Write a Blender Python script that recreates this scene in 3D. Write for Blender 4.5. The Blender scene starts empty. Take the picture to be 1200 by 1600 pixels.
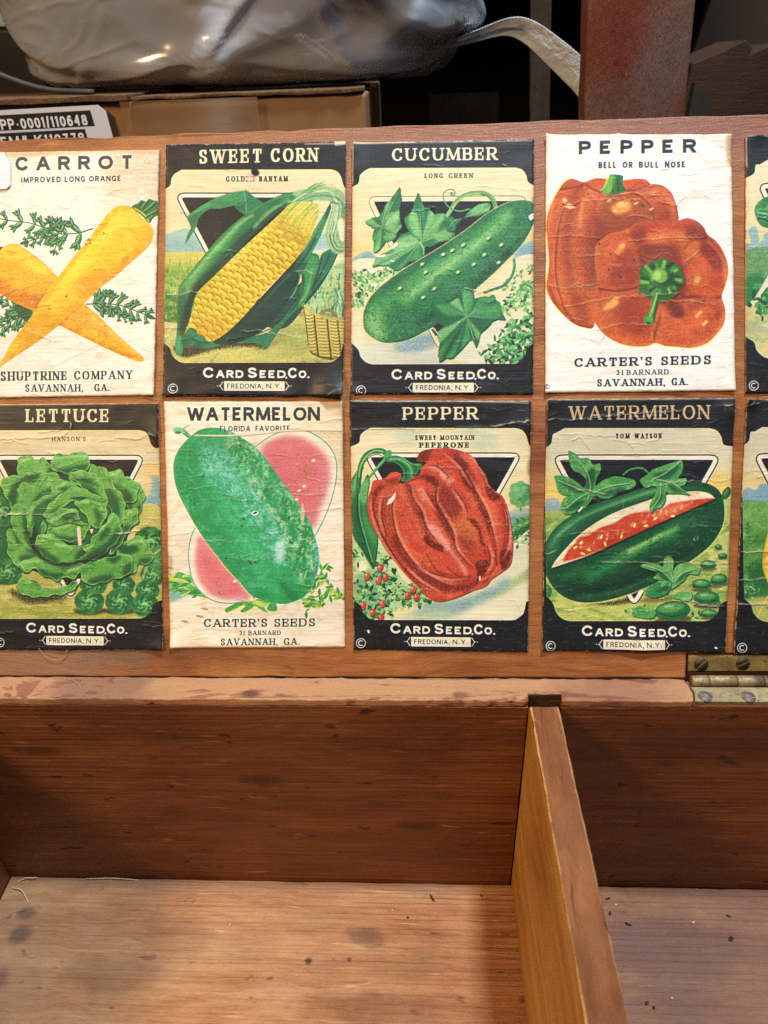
import bpy, bmesh, math, random
import numpy as np
from mathutils import Vector, Matrix

# ---------------------------------------------------------------- camera, lamps, exposure
SC = bpy.context.scene
COL = SC.collection
CAM = bpy.data.objects.new('camera', bpy.data.cameras.new('camera')); COL.objects.link(CAM)
CAM.matrix_world = Matrix(((0.99878963, 0.00798572, 0.04853345, 0.01604505), (0.03701848, 0.52767141, -0.84864157, -0.2250164),
                           (-0.03238673, 0.84941104, 0.52673711, 0.23643533), (0, 0, 0, 1)))
CAM.data.sensor_fit = 'HORIZONTAL'; CAM.data.sensor_width = 36; CAM.data.lens = 33.9
CAM.data.clip_start = .005; CAM.data.clip_end = 60
CAM.data.dof.use_dof = True; CAM.data.dof.focus_distance = .36; CAM.data.dof.aperture_fstop = 16
SC.camera = CAM
W = bpy.data.worlds.new('World'); SC.world = W; W.use_nodes = True
W.node_tree.nodes['Background'].inputs[0].default_value = (.75, .82, 1, 1); W.node_tree.nodes['Background'].inputs[1].default_value = .10
def lamp(name, loc, aim, size, power, col, size_y=None):
    d = bpy.data.lights.new(name, 'AREA'); d.energy = power; d.color = col; d.size = size
    if size_y: d.shape = 'RECTANGLE'; d.size_y = size_y
    o = bpy.data.objects.new(name, d); COL.objects.link(o); o.location = loc
    o.rotation_euler = (Vector(aim)-Vector(loc)).to_track_quat('-Z', 'Y').to_euler()
    return o
lamp('ceiling_lamp', (.30, .02, 1.55), (.02, -.04, -.05), 0.13, 29, (.78, .9, 1))        # nearly overhead, a little right
lamp('window_light', (.42, -1.12, 1.80), (.06, .10, .19), .75, 7, (.8, .88, 1), .32)      # cool, high behind the viewer
lamp('warm_lamp', (-.85, -.62, .95), (.02, -.02, -.05), .22, 12.5, (1, .66, .32))           # warm, from the left
SC.view_settings.view_transform = 'Standard'; SC.view_settings.look = 'None'
SC.view_settings.exposure = 0; SC.view_settings.gamma = 1; SC.view_settings.use_curve_mapping = False
SC.render.engine = 'CYCLES'
SC.cycles.use_denoising = False; SC.cycles.sample_clamp_direct = 5; SC.cycles.sample_clamp_indirect = 3; SC.cycles.max_bounces = 6; SC.cycles.transparent_max_bounces = 12; SC.cycles.caustics_reflective = False; SC.cycles.caustics_refractive = False
# sketch units of the lid drawing -> metres on the lid board
SK = np.array([[2.79884824e-04, -3.15666309e-06, -1.65030661e-01], [8.95022666e-07, -2.84492209e-04, 3.00766098e-01], [4.16340981e-05, -5.76012432e-05, 1.0]])
# ---------------------------------------------------------------- print shop
# A small numpy painter.  Outlines are measured on a flat sketch of the lid (sketch
# units) and carried to real millimetres on the lid board by the matrix SK.
def hexc(h):
    if isinstance(h, str):
        return np.array([int(h[i:i+2], 16) for i in (0, 2, 4)], np.float32)/255
    return np.array(h, np.float32)/255
def PT(s):
    if isinstance(s, str):
        return np.array([[float(v) for v in q.split(',')] for q in s.split()], float)
    return np.array(s, float)
def spline(p, closed, n=7):
    if len(p) < 3: return p
    if closed: q = np.vstack([p[-1], p, p[0], p[1]])
    else: q = np.vstack([2*p[0]-p[1], p, 2*p[-1]-p[-2]])
    t = np.linspace(0, 1, n, endpoint=False)[:, None]
    out = []
    for i in range(1, len(q)-2):
        a, b, c, d = q[i-1], q[i], q[i+1], q[i+2]
        lbc = np.hypot(*(c-b))+1e-6
        m1 = (c-a)*.5; m2 = (d-b)*.5
        for m in (m1, m2):
            lm = np.hypot(*m)
            if lm > lbc*1.1: m *= lbc*1.1/lm
        t2, t3 = t*t, t*t*t
        out.append((2*t3-3*t2+1)*b+(t3-2*t2+t)*m1+(-2*t3+3*t2)*c+(t3-t2)*m2)
    if not closed: out.append(q[-2][None])
    return np.vstack(out)
def box1(a, r, ax):
    if r < 1: return a
    a = np.moveaxis(a, ax, 0)
    pad = np.concatenate([np.repeat(a[:1], r+1, 0), a, np.repeat(a[-1:], r, 0)])
    cs = np.cumsum(pad, 0, dtype=np.float64)
    o = (cs[2*r+1:]-cs[:-2*r-1])/(2*r+1)
    return np.moveaxis(o[:a.shape[0]], 0, ax).astype(np.float32)
def blur(a, s):
    r = int(round(s*.6))
    if s > 0 and r < 1: r = 1
    for _ in range(3):
        a = box1(box1(a, r, 0), r, 1)
    return a
def vnoise(rs, h, w, sx, sy):
    gw, gh = int(w/sx)+3, int(h/sy)+3
    g = rs.rand(gh, gw).astype(np.float32)
    x = np.arange(w)/sx; y = np.arange(h)/sy
    xi = x.astype(int); yi = y.astype(int)
    fx = (x-xi); fy = (y-yi)
    fx = (fx*fx*(3-2*fx))[None].astype(np.float32); fy = (fy*fy*(3-2*fy))[:, None].astype(np.float32)
    r0 = g[yi]; r1 = g[yi+1]
    a = r0[:, xi]*(1-fx)+r0[:, xi+1]*fx
    b = r1[:, xi]*(1-fx)+r1[:, xi+1]*fx
    return a*(1-fy)+b*fy
TEX = 8600.0                              # texels per metre of paper
def wnoise(rs, h, w, sx, sy):              # value noise on a bent lattice, free of grid lines
    p = 3*max(sx, sy)
    U = (np.arange(w)[None]+(vnoise(rs, h, w, p, p)-.5)*5*sx).astype(np.float32)
    W = (np.arange(h)[:, None]+(vnoise(rs, h, w, p*.8, p*.8)-.5)*5*sy).astype(np.float32)
    c, t = np.float32(.83), np.float32(.56)
    X = (U/sx*c+W/sy*t); Y = (W/sy*c-U/sx*t)
    X -= X.min(); Y -= Y.min()
    g = rs.rand(int(Y.max())+2, int(X.max())+2).astype(np.float32)
    xi = X.astype(np.int32); yi = Y.astype(np.int32); fx = X-xi; fy = Y-yi
    fx = fx*fx*(3-2*fx); fy = fy*fy*(3-2*fy)
    return (g[yi, xi]*(1-fx)+g[yi, xi+1]*fx)*(1-fy)+(g[yi+1, xi]*(1-fx)+g[yi+1, xi+1]*fx)*fy
class Sheet:
    def __init__(s, quad, crop, seed, paper, sk=None):
        s.sk = SK if sk is None else sk
        s.cx, s.cy, s.cs = crop
        q = s.lid(PT(quad)); s.quad = q
        s.o = q.min(0)-.0012; top = q.max(0)+.0012
        s.w, s.h = [int(v) for v in np.ceil((top-s.o)*TEX)]
        s.ext = np.array([s.w, s.h])/TEX
        s.rs = np.random.RandomState(seed)
        s.im = np.empty((s.h, s.w, 3), np.float32); s.im[:] = hexc(paper)
        s.ht = np.zeros((s.h, s.w), np.float32)
        s.grain = s.rs.rand(s.h//2+1, s.w//2+1).astype(np.float32).repeat(2, 0).repeat(2, 1)[:s.h, :s.w]
        s.stack = []
        s.k = TEX*np.mean(np.linalg.norm(s.lid(PT('500,500 600,500'))[1]-s.lid(PT('500,500'))[0]))/100
    def lid(s, p):                         # sketch units -> metres on the lid board
        p = np.column_stack([s.cx+p[:, 0]/s.cs, s.cy+p[:, 1]/s.cs, np.ones(len(p))])
        r = p@s.sk.T
        return r[:, :2]/r[:, 2:]
    def px(s, p):
        l = s.lid(p)-s.o
        return np.column_stack([l[:, 0]*TEX, s.h-l[:, 1]*TEX])
    def mask(s, p, soft=0):
        b0 = np.floor(p.min(0)-soft*2-2).astype(int); b1 = np.ceil(p.max(0)+soft*2+3).astype(int)
        b0 = np.maximum(b0, 0); b1 = np.minimum(b1, [s.w, s.h])
        if (b1-b0).min() < 1: return None
        w, h = b1-b0; K = 3
        acc = np.zeros((h*K, w+2), np.float32)
        p = p-b0; q = np.roll(p, -1, 0)
        for (x0, y0), (x1, y1) in zip(p, q):
            if y0 == y1: continue
            sg = 1.0
            if y0 > y1: x0, y0, x1, y1, sg = x1, y1, x0, y0, -1.0
            r0 = max(0, int(np.ceil(y0*K-.5))); r1 = min(h*K-1, int(np.ceil(y1*K-.5))-1)
            if r1 < r0: continue
            rr = np.arange(r0, r1+1)
            x = np.clip(x0+(x1-x0)*((rr+.5)/K-y0)/(y1-y0), 0, w)
            xi = x.astype(int); f = x-xi
            acc[rr, xi] += sg*(1-f); acc[rr, xi+1] += sg*f
        m = np.clip(np.abs(np.cumsum(acc, 1)[:, :w]), 0, 1).reshape(h, K, w).mean(1)
        if soft > 0: m = blur(m, soft)
        return b0, b1, m
    def put(s, M, col, a, st=0):
        if M is None: return
        b0, b1, m = M
        sl = (slice(b0[1], b1[1]), slice(b0[0], b1[0]))
        if st:
            g = s.grain[sl]
            m = m*(1-st)+st*np.clip((m*a-g)*4+.5, 0, 1)*(m > .02)
            if a < 1: m = m*(1-st*0)
        for k in s.stack: m = m*k[sl]
        m = (m*(1 if st == 1 else a))[..., None]
        s.im[sl] = s.im[sl]*(1-m)+hexc(col)*m
    def F(s, pts, col, soft=0, a=1, st=0, sm=True):
        p = PT(pts)
        if sm: p = spline(p, True)
        s.put(s.mask(s.px(p), soft*s.k), col, a, st)
    def outline(s, pts, w, taper=None, sm=True):
        p = PT(pts)
        if sm: p = spline(p, False)
        p = s.px(p)
        p = p[np.concatenate([[True], np.hypot(*np.diff(p, axis=0).T) > .05])]
        d = np.gradient(p, axis=0)
        n = np.column_stack([-d[:, 1], d[:, 0]]); n /= np.linalg.norm(n, axis=1)[:, None]+1e-9
        t = np.concatenate([[0], np.cumsum(np.hypot(*np.diff(p, axis=0).T))]); t /= t[-1]+1e-9
        ws = np.interp(t, np.linspace(0, 1, len(w)), w) if np.ndim(w) else np.full(len(p), float(w))
        if taper == 'lens': ws = ws*np.sin(np.pi*np.clip(t, .02, .98))**.7
        if taper == 'tip': ws = ws*(1-t)**.6
        if taper == 'in': ws = ws*t**.6
        hw = (ws*s.k/2)[:, None]
        return np.vstack([p+n*hw, (p-n*hw)[::-1]])
    def S(s, pts, w, col, soft=0, a=1, st=0, taper=None, sm=True):
        s.put(s.mask(s.outline(pts, w, taper, sm), soft*s.k), col, a, st)
    def E(s, x, y, rx, ry, ang, col, soft=0, a=1, st=0):
        t = np.linspace(0, 2*np.pi, 20, endpoint=False); c, sn = np.cos(np.radians(ang)), np.sin(np.radians(ang))
        u, v = rx*np.cos(t), ry*np.sin(t)
        s.F(np.column_stack([x+u*c-v*sn, y+u*sn+v*c]), col, soft, a, st, sm=False)
    def clip(s, pts, soft=0, sm=True):
        p = PT(pts)
        if sm: p = spline(p, True)
        full = np.zeros((s.h, s.w), np.float32); M = s.mask(s.px(p), soft*s.k)
        if M is not None: full[M[0][1]:M[1][1], M[0][0]:M[1][0]] = M[2]
        s.stack.append(full)
    def un(s): s.stack.pop()
    def grad(s, p0, c0, p1, c1, a=1):
        q = s.px(PT([p0, p1])); d = q[1]-q[0]
        x = np.arange(s.w)[None]; y = np.arange(s.h)[:, None]
        t = np.clip(((x-q[0][0])*d[0]+(y-q[0][1])*d[1])/(d@d), 0, 1)[..., None].astype(np.float32)
        m = np.full((s.h, s.w), a, np.float32)
        for k in s.stack: m = m*k
        m = m[..., None]
        s.im[:] = s.im*(1-m)+(hexc(c0)*(1-t)+hexc(c1)*t)*m
    def mottle(s, col, sx, sy, lo, hi, a, below=None):     # irregular blotches of a second ink
        n = wnoise(s.rs, s.h, s.w, sx*s.k, sy*s.k)*.65+wnoise(s.rs, s.h, s.w, sx*s.k/2.7, sy*s.k/2.7)*.35
        m = np.clip((n-lo)/(hi-lo), 0, 1)*a
        if below is not None:
            q = s.px(PT([[500, below]]))[0]; m = m*np.clip((np.arange(s.h)[:, None]-q[1])/(18*s.k), 0, 1)
        for k in s.stack: m = m*k
        m = m[..., None]
        s.im[:] = s.im*(1-m)+hexc(col)*m
    # ---- lettering
    def text(s, t, xl, xr, tl, bl, tr, br, col, font='serif', wt=.2, thin=.09, gap=.2, small=None, a=1, sl=.5):
        adv = []; x = 0
        for i, ch in enumerate(t):
            if ch == ' ': x += .42+gap*.5; adv.append(None); continue
            w, strokes, ser = GLYPH[ch.upper()]
            sc = small if (small and ch.islower()) else 1
            ww = (w+(wt*.55 if font == 'serif' else 0))*sc
            adv.append((x, ww, sc)); x += ww+gap*sc*(1 if ch not in '.,' else .8)
        tot = x-gap
        def mp(u, v):
            f = u/tot; top = tl+(tr-tl)*f; bot = bl+(br-bl)*f
            return np.column_stack([xl+(xr-xl)*f+0*v, top+(bot-top)*v])
        hk = abs(bl-tl)*s.k
        xk = abs(xr-xl)/tot*s.k
        def quadl(p, hw):                    # stroke of half-width hw (in cap heights)
            q = s.px(mp(p[:, 0], p[:, 1]))
            if len(q) == 2 and abs(q[1, 1]-q[0, 1]) > abs(q[1, 0]-q[0, 0])*.45 and np.ndim(hw) == 0:
                e = s.px(mp(np.array([0, tot]), np.array([0., 0.]))); e = (e[1]-e[0])/np.hypot(*(e[1]-e[0]))
                d = (q[1]-q[0])/np.hypot(*(q[1]-q[0])); k = hw*hk/max(abs(e[0]*d[1]-e[1]*d[0]), .3)
                s.put(s.mask(np.array([q[0]-e*k, q[0]+e*k, q[1]+e*k, q[1]-e*k])), col, a); return
            d = np.gradient(q, axis=0); n = np.column_stack([-d[:, 1], d[:, 0]]); n /= np.linalg.norm(n, axis=1)[:, None]+1e-9
            h = (np.asarray(hw)*hk); h = h[:, None] if np.ndim(h) else h
            s.put(s.mask(np.vstack([q+n*h, (q-n*h)[::-1]])), col, a)
        for ch, A in zip(t, adv):
            if A is None: continue
            x0, ww, sc = A; w, strokes, ser = GLYPH[ch.upper()]
            T = wt*sc if font == 'serif' else wt*(1 if sc == 1 else .86); th = thin*sc if font == 'serif' else T
            r = hk/xk                        # cap heights to advance units
            hT = T/2*r; ht = th/2
            off = (wt*.28*sc if font == 'serif' else 0)
            def X(u): return x0+off+hT+np.asarray(u)*(ww-2*off-2*hT)
            def Y(v, sq): v = np.asarray(v); return 1-sc+sc*v if not sq else 1-sc+ht+v*(sc-2*ht)
            for st in strokes:
                kind = st[0]; p = np.array(st[1:]).reshape(-1, 2)
                if kind in 'Tt':
                    q = np.column_stack([X(p[:, 0]), Y(p[:, 1], False)])
                    quadl(q, (T if kind == 'T' else max(th, T*.55))/2)
                elif kind == 'H':
                    q = np.column_stack([X(p[:, 0]), Y(p[:, 1], True)]); quadl(q, ht)
                else:
                    p = spline(p, False, 6)
                    q = np.column_stack([X(p[:, 0]), Y(p[:, 1], True)])
                    d = np.gradient(q*[1/r, 1], axis=0); c = np.abs(d[:, 1])/(np.hypot(d[:, 0], d[:, 1])+1e-9)
                    hw = ht+(T/2-ht)*c**1.3 if font == 'serif' else ht
                    quadl(q, hw)
            if font == 'serif':
                for (u, v, k) in ser:
                    L = T*sl*.9*r
                    if k in 'blr':           # foot / head slabs
                        xa = X(u)-(hT+L if k in 'bl' else 0); xb = X(u)+(hT+L if k in 'br' else 0)
                        quadl(np.array([[xa, Y(v, True)], [xb, Y(v, True)]]), ht)
                    else:                    # ticks at the ends of arms: d downwards, u upwards, c centred
                        ln = .3*sc
                        ya, yb = (0, ln) if k == 'd' else ((-ln, 0) if k == 'u' else (-ln/2, ln/2))
                        yv = Y(v, True)
                        quadl(np.array([[X(u), yv+ya-(ht if k == 'd' else 0)], [X(u), yv+yb+(ht if k == 'u' else 0)]]), max(ht*1.1, T*.26))
    # ---- age
    def crease(s, pts, w=5, a=.75, col='efe4cb', rough=7, relief=1.0):
        p = PT(pts); L = np.hypot(*np.diff(p, axis=0).T).sum(); n = max(4, int(L/16))
        tt = np.concatenate([[0], np.cumsum(np.hypot(*np.diff(p, axis=0).T))])
        u = np.linspace(0, tt[-1], n)
        q = np.column_stack([np.interp(u, tt, p[:, 0]), np.interp(u, tt, p[:, 1])])
        q[1:-1] += (s.rs.rand(n-2, 2)-.5)*[rough, rough*1.3]
        ws = w*(.35+s.rs.rand(n)*.9); ws[0] = ws[-1] = .6
        s.put(s.mask(s.outline(q+[0, w*.7], ws*1.2), .8), '2a2018', a*.45)  # painted shadow line just below the pale crease
        s.put(s.mask(s.outline(q, ws), .5), col, a)
        M = s.mask(s.outline(q, w*2.2), w*.5*s.k)
        if M: s.ht[M[0][1]:M[1][1], M[0][0]:M[1][0]] += M[2]*.4*relief
    def age(s, box, n=60, black=True, wear=.5, edge='e6d2ab'):
        x0, y0, x1, y1 = box; rs = s.rs; s.press()
        for _ in range(n):                    # short ripples lying across the sheet
            x, y = rs.uniform(x0, x1-60), rs.uniform(y0, y1); L = rs.uniform(25, 150)
            a, b = (rs.uniform(-14, 14), rs.uniform(-22, 22)) if rs.rand() < .8 else (rs.uniform(-40, 40), rs.uniform(-90, 90))
            if rs.rand() < .2: L *= .4
            s.crease([[x, y], [x+L*.5, y+a], [x+L, y+b]], rs.uniform(1.5, 3.6), rs.uniform(.08, .45), relief=rs.uniform(.6, 2.2))
        st = vnoise(rs, s.h, s.w, 90, 3.2)*.9; st2 = vnoise(rs, s.h, s.w, 30, 1.6)
        big = vnoise(rs, s.h, s.w, 260, 200)
        s.im *= (1+.09*(st-.5)+.06*(st2-.5)+.08*(big-.5))[..., None]
        s.im += ((s.grain-.5)*.045)[..., None]
        s.ht += (st-.5)*.30*np.clip(vnoise(rs, s.h, s.w, 130, 90)*2.2-.7, .05, 1)
        s.ht += (wnoise(rs, s.h, s.w, 120, 40)-.5)*.5
        if black:                             # ink rubbed off along the grain
            m = np.clip((vnoise(rs, s.h, s.w, 26, 2.2)*.6+vnoise(rs, s.h, s.w, 5, 2)*.4-.70)*6, 0, .55)*wear
            dark = np.clip(1.2-s.im.max(2)*3, 0, 1)
            m = (m*dark)[..., None]; s.im[:] = s.im*(1-m)+hexc('9a9488')*m
        for _ in range(110):                  # flecks
            x, y = rs.uniform(x0, x1), rs.uniform(y0, y1)
            s.E(x, y, rs.uniform(.8, 2.6)*1.2, rs.uniform(.7, 1.5), rs.uniform(-30, 30), 'e2d6bd' if rs.rand() < (.75 if black else .15) else '5a3a22', a=rs.uniform(.3, .8))
        for _ in range(5):                    # foxing
            s.E(rs.uniform(x0, x1), rs.uniform(y0, y1), rs.uniform(20, 90), rs.uniform(12, 50), rs.uniform(0, 180), 'a9743a', 22, rs.uniform(.03, .11))
        d = s.edge_dist()                     # rubbed, browned rim
        nz = vnoise(rs, s.h, s.w, 16, 16)*.6+vnoise(rs, s.h, s.w, 5, 5)*.4
        m = np.clip((nz*7.5*wear*2-2.2-d)/2, 0, 1)*.8
        s.im[:] = s.im*(1-m[..., None])+hexc(edge)*m[..., None]
        m = np.clip(1-d/26, 0, 1)**2*.28*(nz+.3)
        s.im[:] = s.im*(1-m[..., None])+s.im*hexc('b98a52')*m[..., None]
        np.clip(s.im, 0.004, 1, out=s.im)
    def press(s):                             # litho printing: sharp plate, loose register, crayon grain
        b = np.stack([blur(s.im[..., k], 4) for k in range(3)], -1); s.im += (s.im-b)*.55
        s.im[..., 0] = np.roll(s.im[..., 0], 1, 1); s.im[..., 2] = np.roll(np.roll(s.im[..., 2], -1, 1), 1, 0)
        L = s.im.mean(2); mid = np.clip(1-np.abs(L-.45)*2.4, 0, 1)
        g2 = s.rs.rand(s.h, s.w).astype(np.float32); g = box1(box1(g2, 1, 0), 1, 1)
        s.im *= (1+(g-.5)*1.5*mid*.55)[..., None]
        y = wnoise(s.rs, s.h, s.w, 60, 60); s.im += ((y-.5)*.07*mid)[..., None]     # uneven inking
        np.clip(s.im, 0, 1, out=s.im); s.im[:] = s.im+(s.im*s.im*(3-2*s.im)-s.im)*.28; s.im[:] = s.im.mean(2, keepdims=True)*.13+s.im*.87
    def edge_dist(s):                         # texels to the nearest side of the sheet
        q = np.column_stack([(s.quad[:, 0]-s.o[0])*TEX, s.h-(s.quad[:, 1]-s.o[1])*TEX])
        x = np.arange(s.w)[None]; y = np.arange(s.h)[:, None]; d = np.full((s.h, s.w), 1e9)
        c = q.mean(0)
        for i in range(4):
            a, b = q[i], q[(i+1) % 4]; n = np.array([-(b-a)[1], (b-a)[0]]); n /= np.hypot(*n)
            if n@(c-a) < 0: n = -n
            d = np.minimum(d, (x-a[0])*n[0]+(y-a[1])*n[1])
        return d.astype(np.float32)
V = 'T'
GLYPH = {   # width, strokes (T thick, t thin, H bar, C bowl), serifs
 'A': (.92, [('t', 0, 1, .5, 0), ('T', 1, 1, .5, 0), ('H', .2, .68, .8, .68)], [(0, 1, 'b'), (1, 1, 'b')]),
 'B': (.72, [('T', 0, 0, 0, 1), ('C', 0, 0, .55, 0, .85, .07, .93, .24, .85, .41, .55, .48, 0, .48), ('C', 0, .48, .6, .48, .92, .56, 1, .74, .92, .93, .6, 1, 0, 1)], [(0, 0, 'l'), (0, 1, 'l')]),
 'C': (.82, [('C', .98, .28, .88, .1, .55, 0, .18, .12, 0, .5, .18, .88, .55, 1, .88, .9, 1, .72)], [(.98, 0, 'd')]),
 'D': (.82, [('T', 0, 0, 0, 1), ('C', 0, 0, .5, 0, .86, .14, 1, .5, .86, .86, .5, 1, 0, 1)], [(0, 0, 'l'), (0, 1, 'l')]),
 'E': (.68, [('T', 0, 0, 0, 1), ('H', 0, 0, 1, 0), ('H', 0, .49, .8, .49), ('H', 0, 1, 1, 1)], [(0, 0, 'l'), (0, 1, 'l'), (1, 0, 'd'), (1, 1, 'u'), (.72, .49, 'c')]),
 'F': (.64, [('T', 0, 0, 0, 1), ('H', 0, 0, 1, 0), ('H', 0, .5, .8, .5)], [(0, 0, 'l'), (0, 1, 'b'), (1, 0, 'd'), (.75, .5, 'c')]),
 'G': (.86, [('C', .95, .26, .85, .09, .53, 0, .17, .12, 0, .5, .17, .88, .53, 1, .85, .93, .96, .8), ('T', .96, .58, .96, 1), ('H', .6, .58, 1, .58)], [(.95, 0, 'd')]),
 'H': (.84, [('T', 0, 0, 0, 1), ('T', 1, 0, 1, 1), ('H', 0, .49, 1, .49)], [(0, 0, 'b'), (0, 1, 'b'), (1, 0, 'b'), (1, 1, 'b')]),
 'I': (.2, [('T', .5, 0, .5, 1)], [(.5, 0, 'b'), (.5, 1, 'b')]),
 'K': (.8, [('T', 0, 0, 0, 1), ('t', 0, .62, 1, 0), ('T', .3, .42, 1, 1)], [(0, 0, 'b'), (0, 1, 'b'), (1, 0, 'b'), (1, 1, 'b')]),
 'L': (.64, [('T', 0, 0, 0, 1), ('H', 0, 1, 1, 1)], [(0, 0, 'b'), (0, 1, 'l'), (1, 1, 'u')]),
 'M': (1.05, [('t', 0, 1, .06, 0), ('T', .06, 0, .5, .95), ('t', .5, .95, .94, 0), ('T', .94, 0, 1, 1)], [(.04, 0, 'l'), (0, 1, 'b'), (.96, 0, 'r'), (1, 1, 'b')]),
 'N': (.86, [('t', 0, 0, 0, 1), ('T', 0, 0, 1, 1), ('t', 1, 0, 1, 1)], [(0, 0, 'l'), (0, 1, 'b'), (1, 0, 'b')]),
 'O': (.94, [('C', .5, 0, .16, .12, 0, .5, .16, .88, .5, 1, .84, .88, 1, .5, .84, .12, .5, 0)], []),
 'P': (.7, [('T', 0, 0, 0, 1), ('C', 0, 0, .55, 0, .9, .07, 1, .27, .9, .47, .55, .54, 0, .54)], [(0, 0, 'l'), (0, 1, 'b')]),
 'R': (.78, [('T', 0, 0, 0, 1), ('C', 0, 0, .55, 0, .85, .07, .95, .26, .85, .45, .55, .52, 0, .52), ('T', .5, .52, 1, 1)], [(0, 0, 'l'), (0, 1, 'b'), (1, 1, 'r')]),
 'S': (.68, [('C', .92, .24, .8, .07, .5, 0, .16, .06, .06, .25, .2, .42, .5, .5, .84, .6, .96, .77, .82, .94, .5, 1, .16, .93, .02, .76)], [(.93, 0, 'd'), (.02, 1, 'u')]),
 'T': (.78, [('T', .5, 0, .5, 1), ('H', 0, 0, 1, 0)], [(.5, 1, 'b'), (0, 0, 'd'), (1, 0, 'd')]),
 'U': (.82, [('T', 0, 0, 0, .55), ('C', 0, .5, .02, .7, .15, .92, .5, 1, .85, .92, .98, .7, 1, .5), ('t', 1, 0, 1, .55)], [(0, 0, 'b'), (1, 0, 'b')]),
 'V': (.9, [('T', 0, 0, .5, 1), ('t', 1, 0, .5, 1)], [(0, 0, 'b'), (1, 0, 'b')]),
 'W': (1.25, [('T', 0, 0, .26, 1), ('t', .26, 1, .5, .05), ('T', .5, .05, .74, 1), ('t', .74, 1, 1, 0)], [(0, 0, 'b'), (1, 0, 'b'), (.5, 0, 'b')]),
 'Y': (.86, [('T', 0, 0, .5, .55), ('t', 1, 0, .5, .55), ('T', .5, .52, .5, 1)], [(0, 0, 'b'), (1, 0, 'b'), (.5, 1, 'b')]),
 '0': (.62, [('C', .5, 0, .1, .16, 0, .5, .1, .84, .5, 1, .9, .84, 1, .5, .9, .16, .5, 0)], []),
 '1': (.34, [('T', .75, 0, .75, 1), ('t', .7, .03, 0, .25)], [(.75, 1, 'b')]),
 '3': (.6, [('C', .05, .2, .2, .05, .5, 0, .85, .08, .9, .25, .8, .42, .4, .48), ('C', .4, .48, .85, .55, 1, .75, .85, .94, .5, 1, .15, .94, 0, .78)], []),
 '4': (.66, [('T', .75, 0, .75, 1), ('t', .75, 0, 0, .7), ('H', 0, .7, 1, .7)], []),
 '6': (.62, [('C', .9, .15, .6, 0, .25, .1, .03, .5, .1, .88, .5, 1, .9, .9, 1, .68, .85, .46, .5, .4, .1, .55)], []),
 '7': (.6, [('H', 0, 0, 1, 0), ('T', 1, .02, .3, 1)], []),
 '8': (.62, [('C', .5, 0, .15, .08, .08, .25, .2, .42, .5, .48, .8, .42, .92, .25, .85, .08, .5, 0), ('C', .5, .48, .1, .58, 0, .75, .1, .93, .5, 1, .9, .93, 1, .75, .9, .58, .5, .48)], []),
 '-': (.36, [('H', 0, .6, 1, .6)], []),
 '/': (.36, [('T', 0, 1.05, 1, -.05)], []),
 '#': (.66, [('T', .2, 1, .4, 0), ('T', .65, 1, .85, 0), ('H', 0, .33, 1, .33), ('H', 0, .67, 1, .67)], []),
 '.': (.16, [('T', .5, .84, .5, 1)], []),
 ',': (.16, [('T', .5, .84, .5, 1), ('t', .6, .95, .2, 1.18)], []),
 "'": (.16, [('T', .5, 0, .5, .16), ('t', .6, .12, .2, .34)], []),
}
# ---------------------------------------------------------------- the printed sheets
INK = '1d1e22'; CREAM = 'ecd9ad'; BONE = 'efe3cd'
def window(c, xl, xr, yt, yb, ys, ye, bx=0, sky=('ead6a6', 'e6d39c'), el=None, er=None, tilt=0):
    """black card with an ogee-cornered opening; ys / ye are where the opening meets the sheet's sides"""
    el = xl-50 if el is None else el; er = xr+50 if er is None else er
    w = [[xl+60, yt], [xl+60, yt], [(xl+xr)/2, yt+tilt*.5], [xr-60, yt+tilt], [xr-60, yt+tilt], [xr-20, yt+tilt+13], [xr+3, yt+tilt+45], [xr+15, yt+tilt+85], [er, ys+tilt], [er+9, ys+tilt],
         [er+9, ys+tilt], [er+7+bx, ye+tilt], [er+7+bx, ye+tilt], [er-12+bx, ye+tilt+4], [xr+8+bx, ye+tilt+30], [xr-6+bx, ye+tilt+75], [xr-48+bx, yb+tilt-5], [xr-75+bx, yb+tilt], [xr-75+bx, yb+tilt],
         [(xl+xr)/2, yb+tilt*.5], [xl+75-bx, yb], [xl+75-bx, yb], [xl+38-bx, yb-12], [xl+5-bx, yb-45], [xl-8-bx, yb-85], [el-bx+8, ye], [el-9-bx, ye-14], [el-9-bx, ye-14], [el-8, ys+10], [el-8, ys+10], [el+6, ys+4], [xl-8, ys-18], [xl, ys-60], [xl+22, yt+22]]
    c.win = w
    c.clip(w); c.grad((500, yt), sky[0], (500, yt+400), sky[1])
def triangle(c, p, r=26, fine=False):
    """the rounded black triangle with its bone border and keyline; p = TL, TR, bottom"""
    P = [np.array(q, float) for q in p]; o = []
    for i in range(3):
        a, b, d = P[i-1], P[i], P[(i+1) % 3]
        u = (a-b)/np.hypot(*(a-b)); v = (d-b)/np.hypot(*(d-b))
        o += [b+u*r*1.6, b+u*r*1.6, b+u*r*.5+v*r*.12, b+u*r*.12+v*r*.5, b+v*r*1.6, b+v*r*1.6]
    q = spline(np.array(o), True, 5); q = np.vstack([q, q[:2]])
    c.S(q, 40 if fine else 44, INK, sm=False); c.S(q, 33 if fine else 30, 'ead6a8' if fine else 'f0dcc2', sm=False); c.F(q, INK, sm=False); c.S(q, 22 if fine else 13, 'ead6a8' if fine else 'f0dcc2', sm=False)
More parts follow.
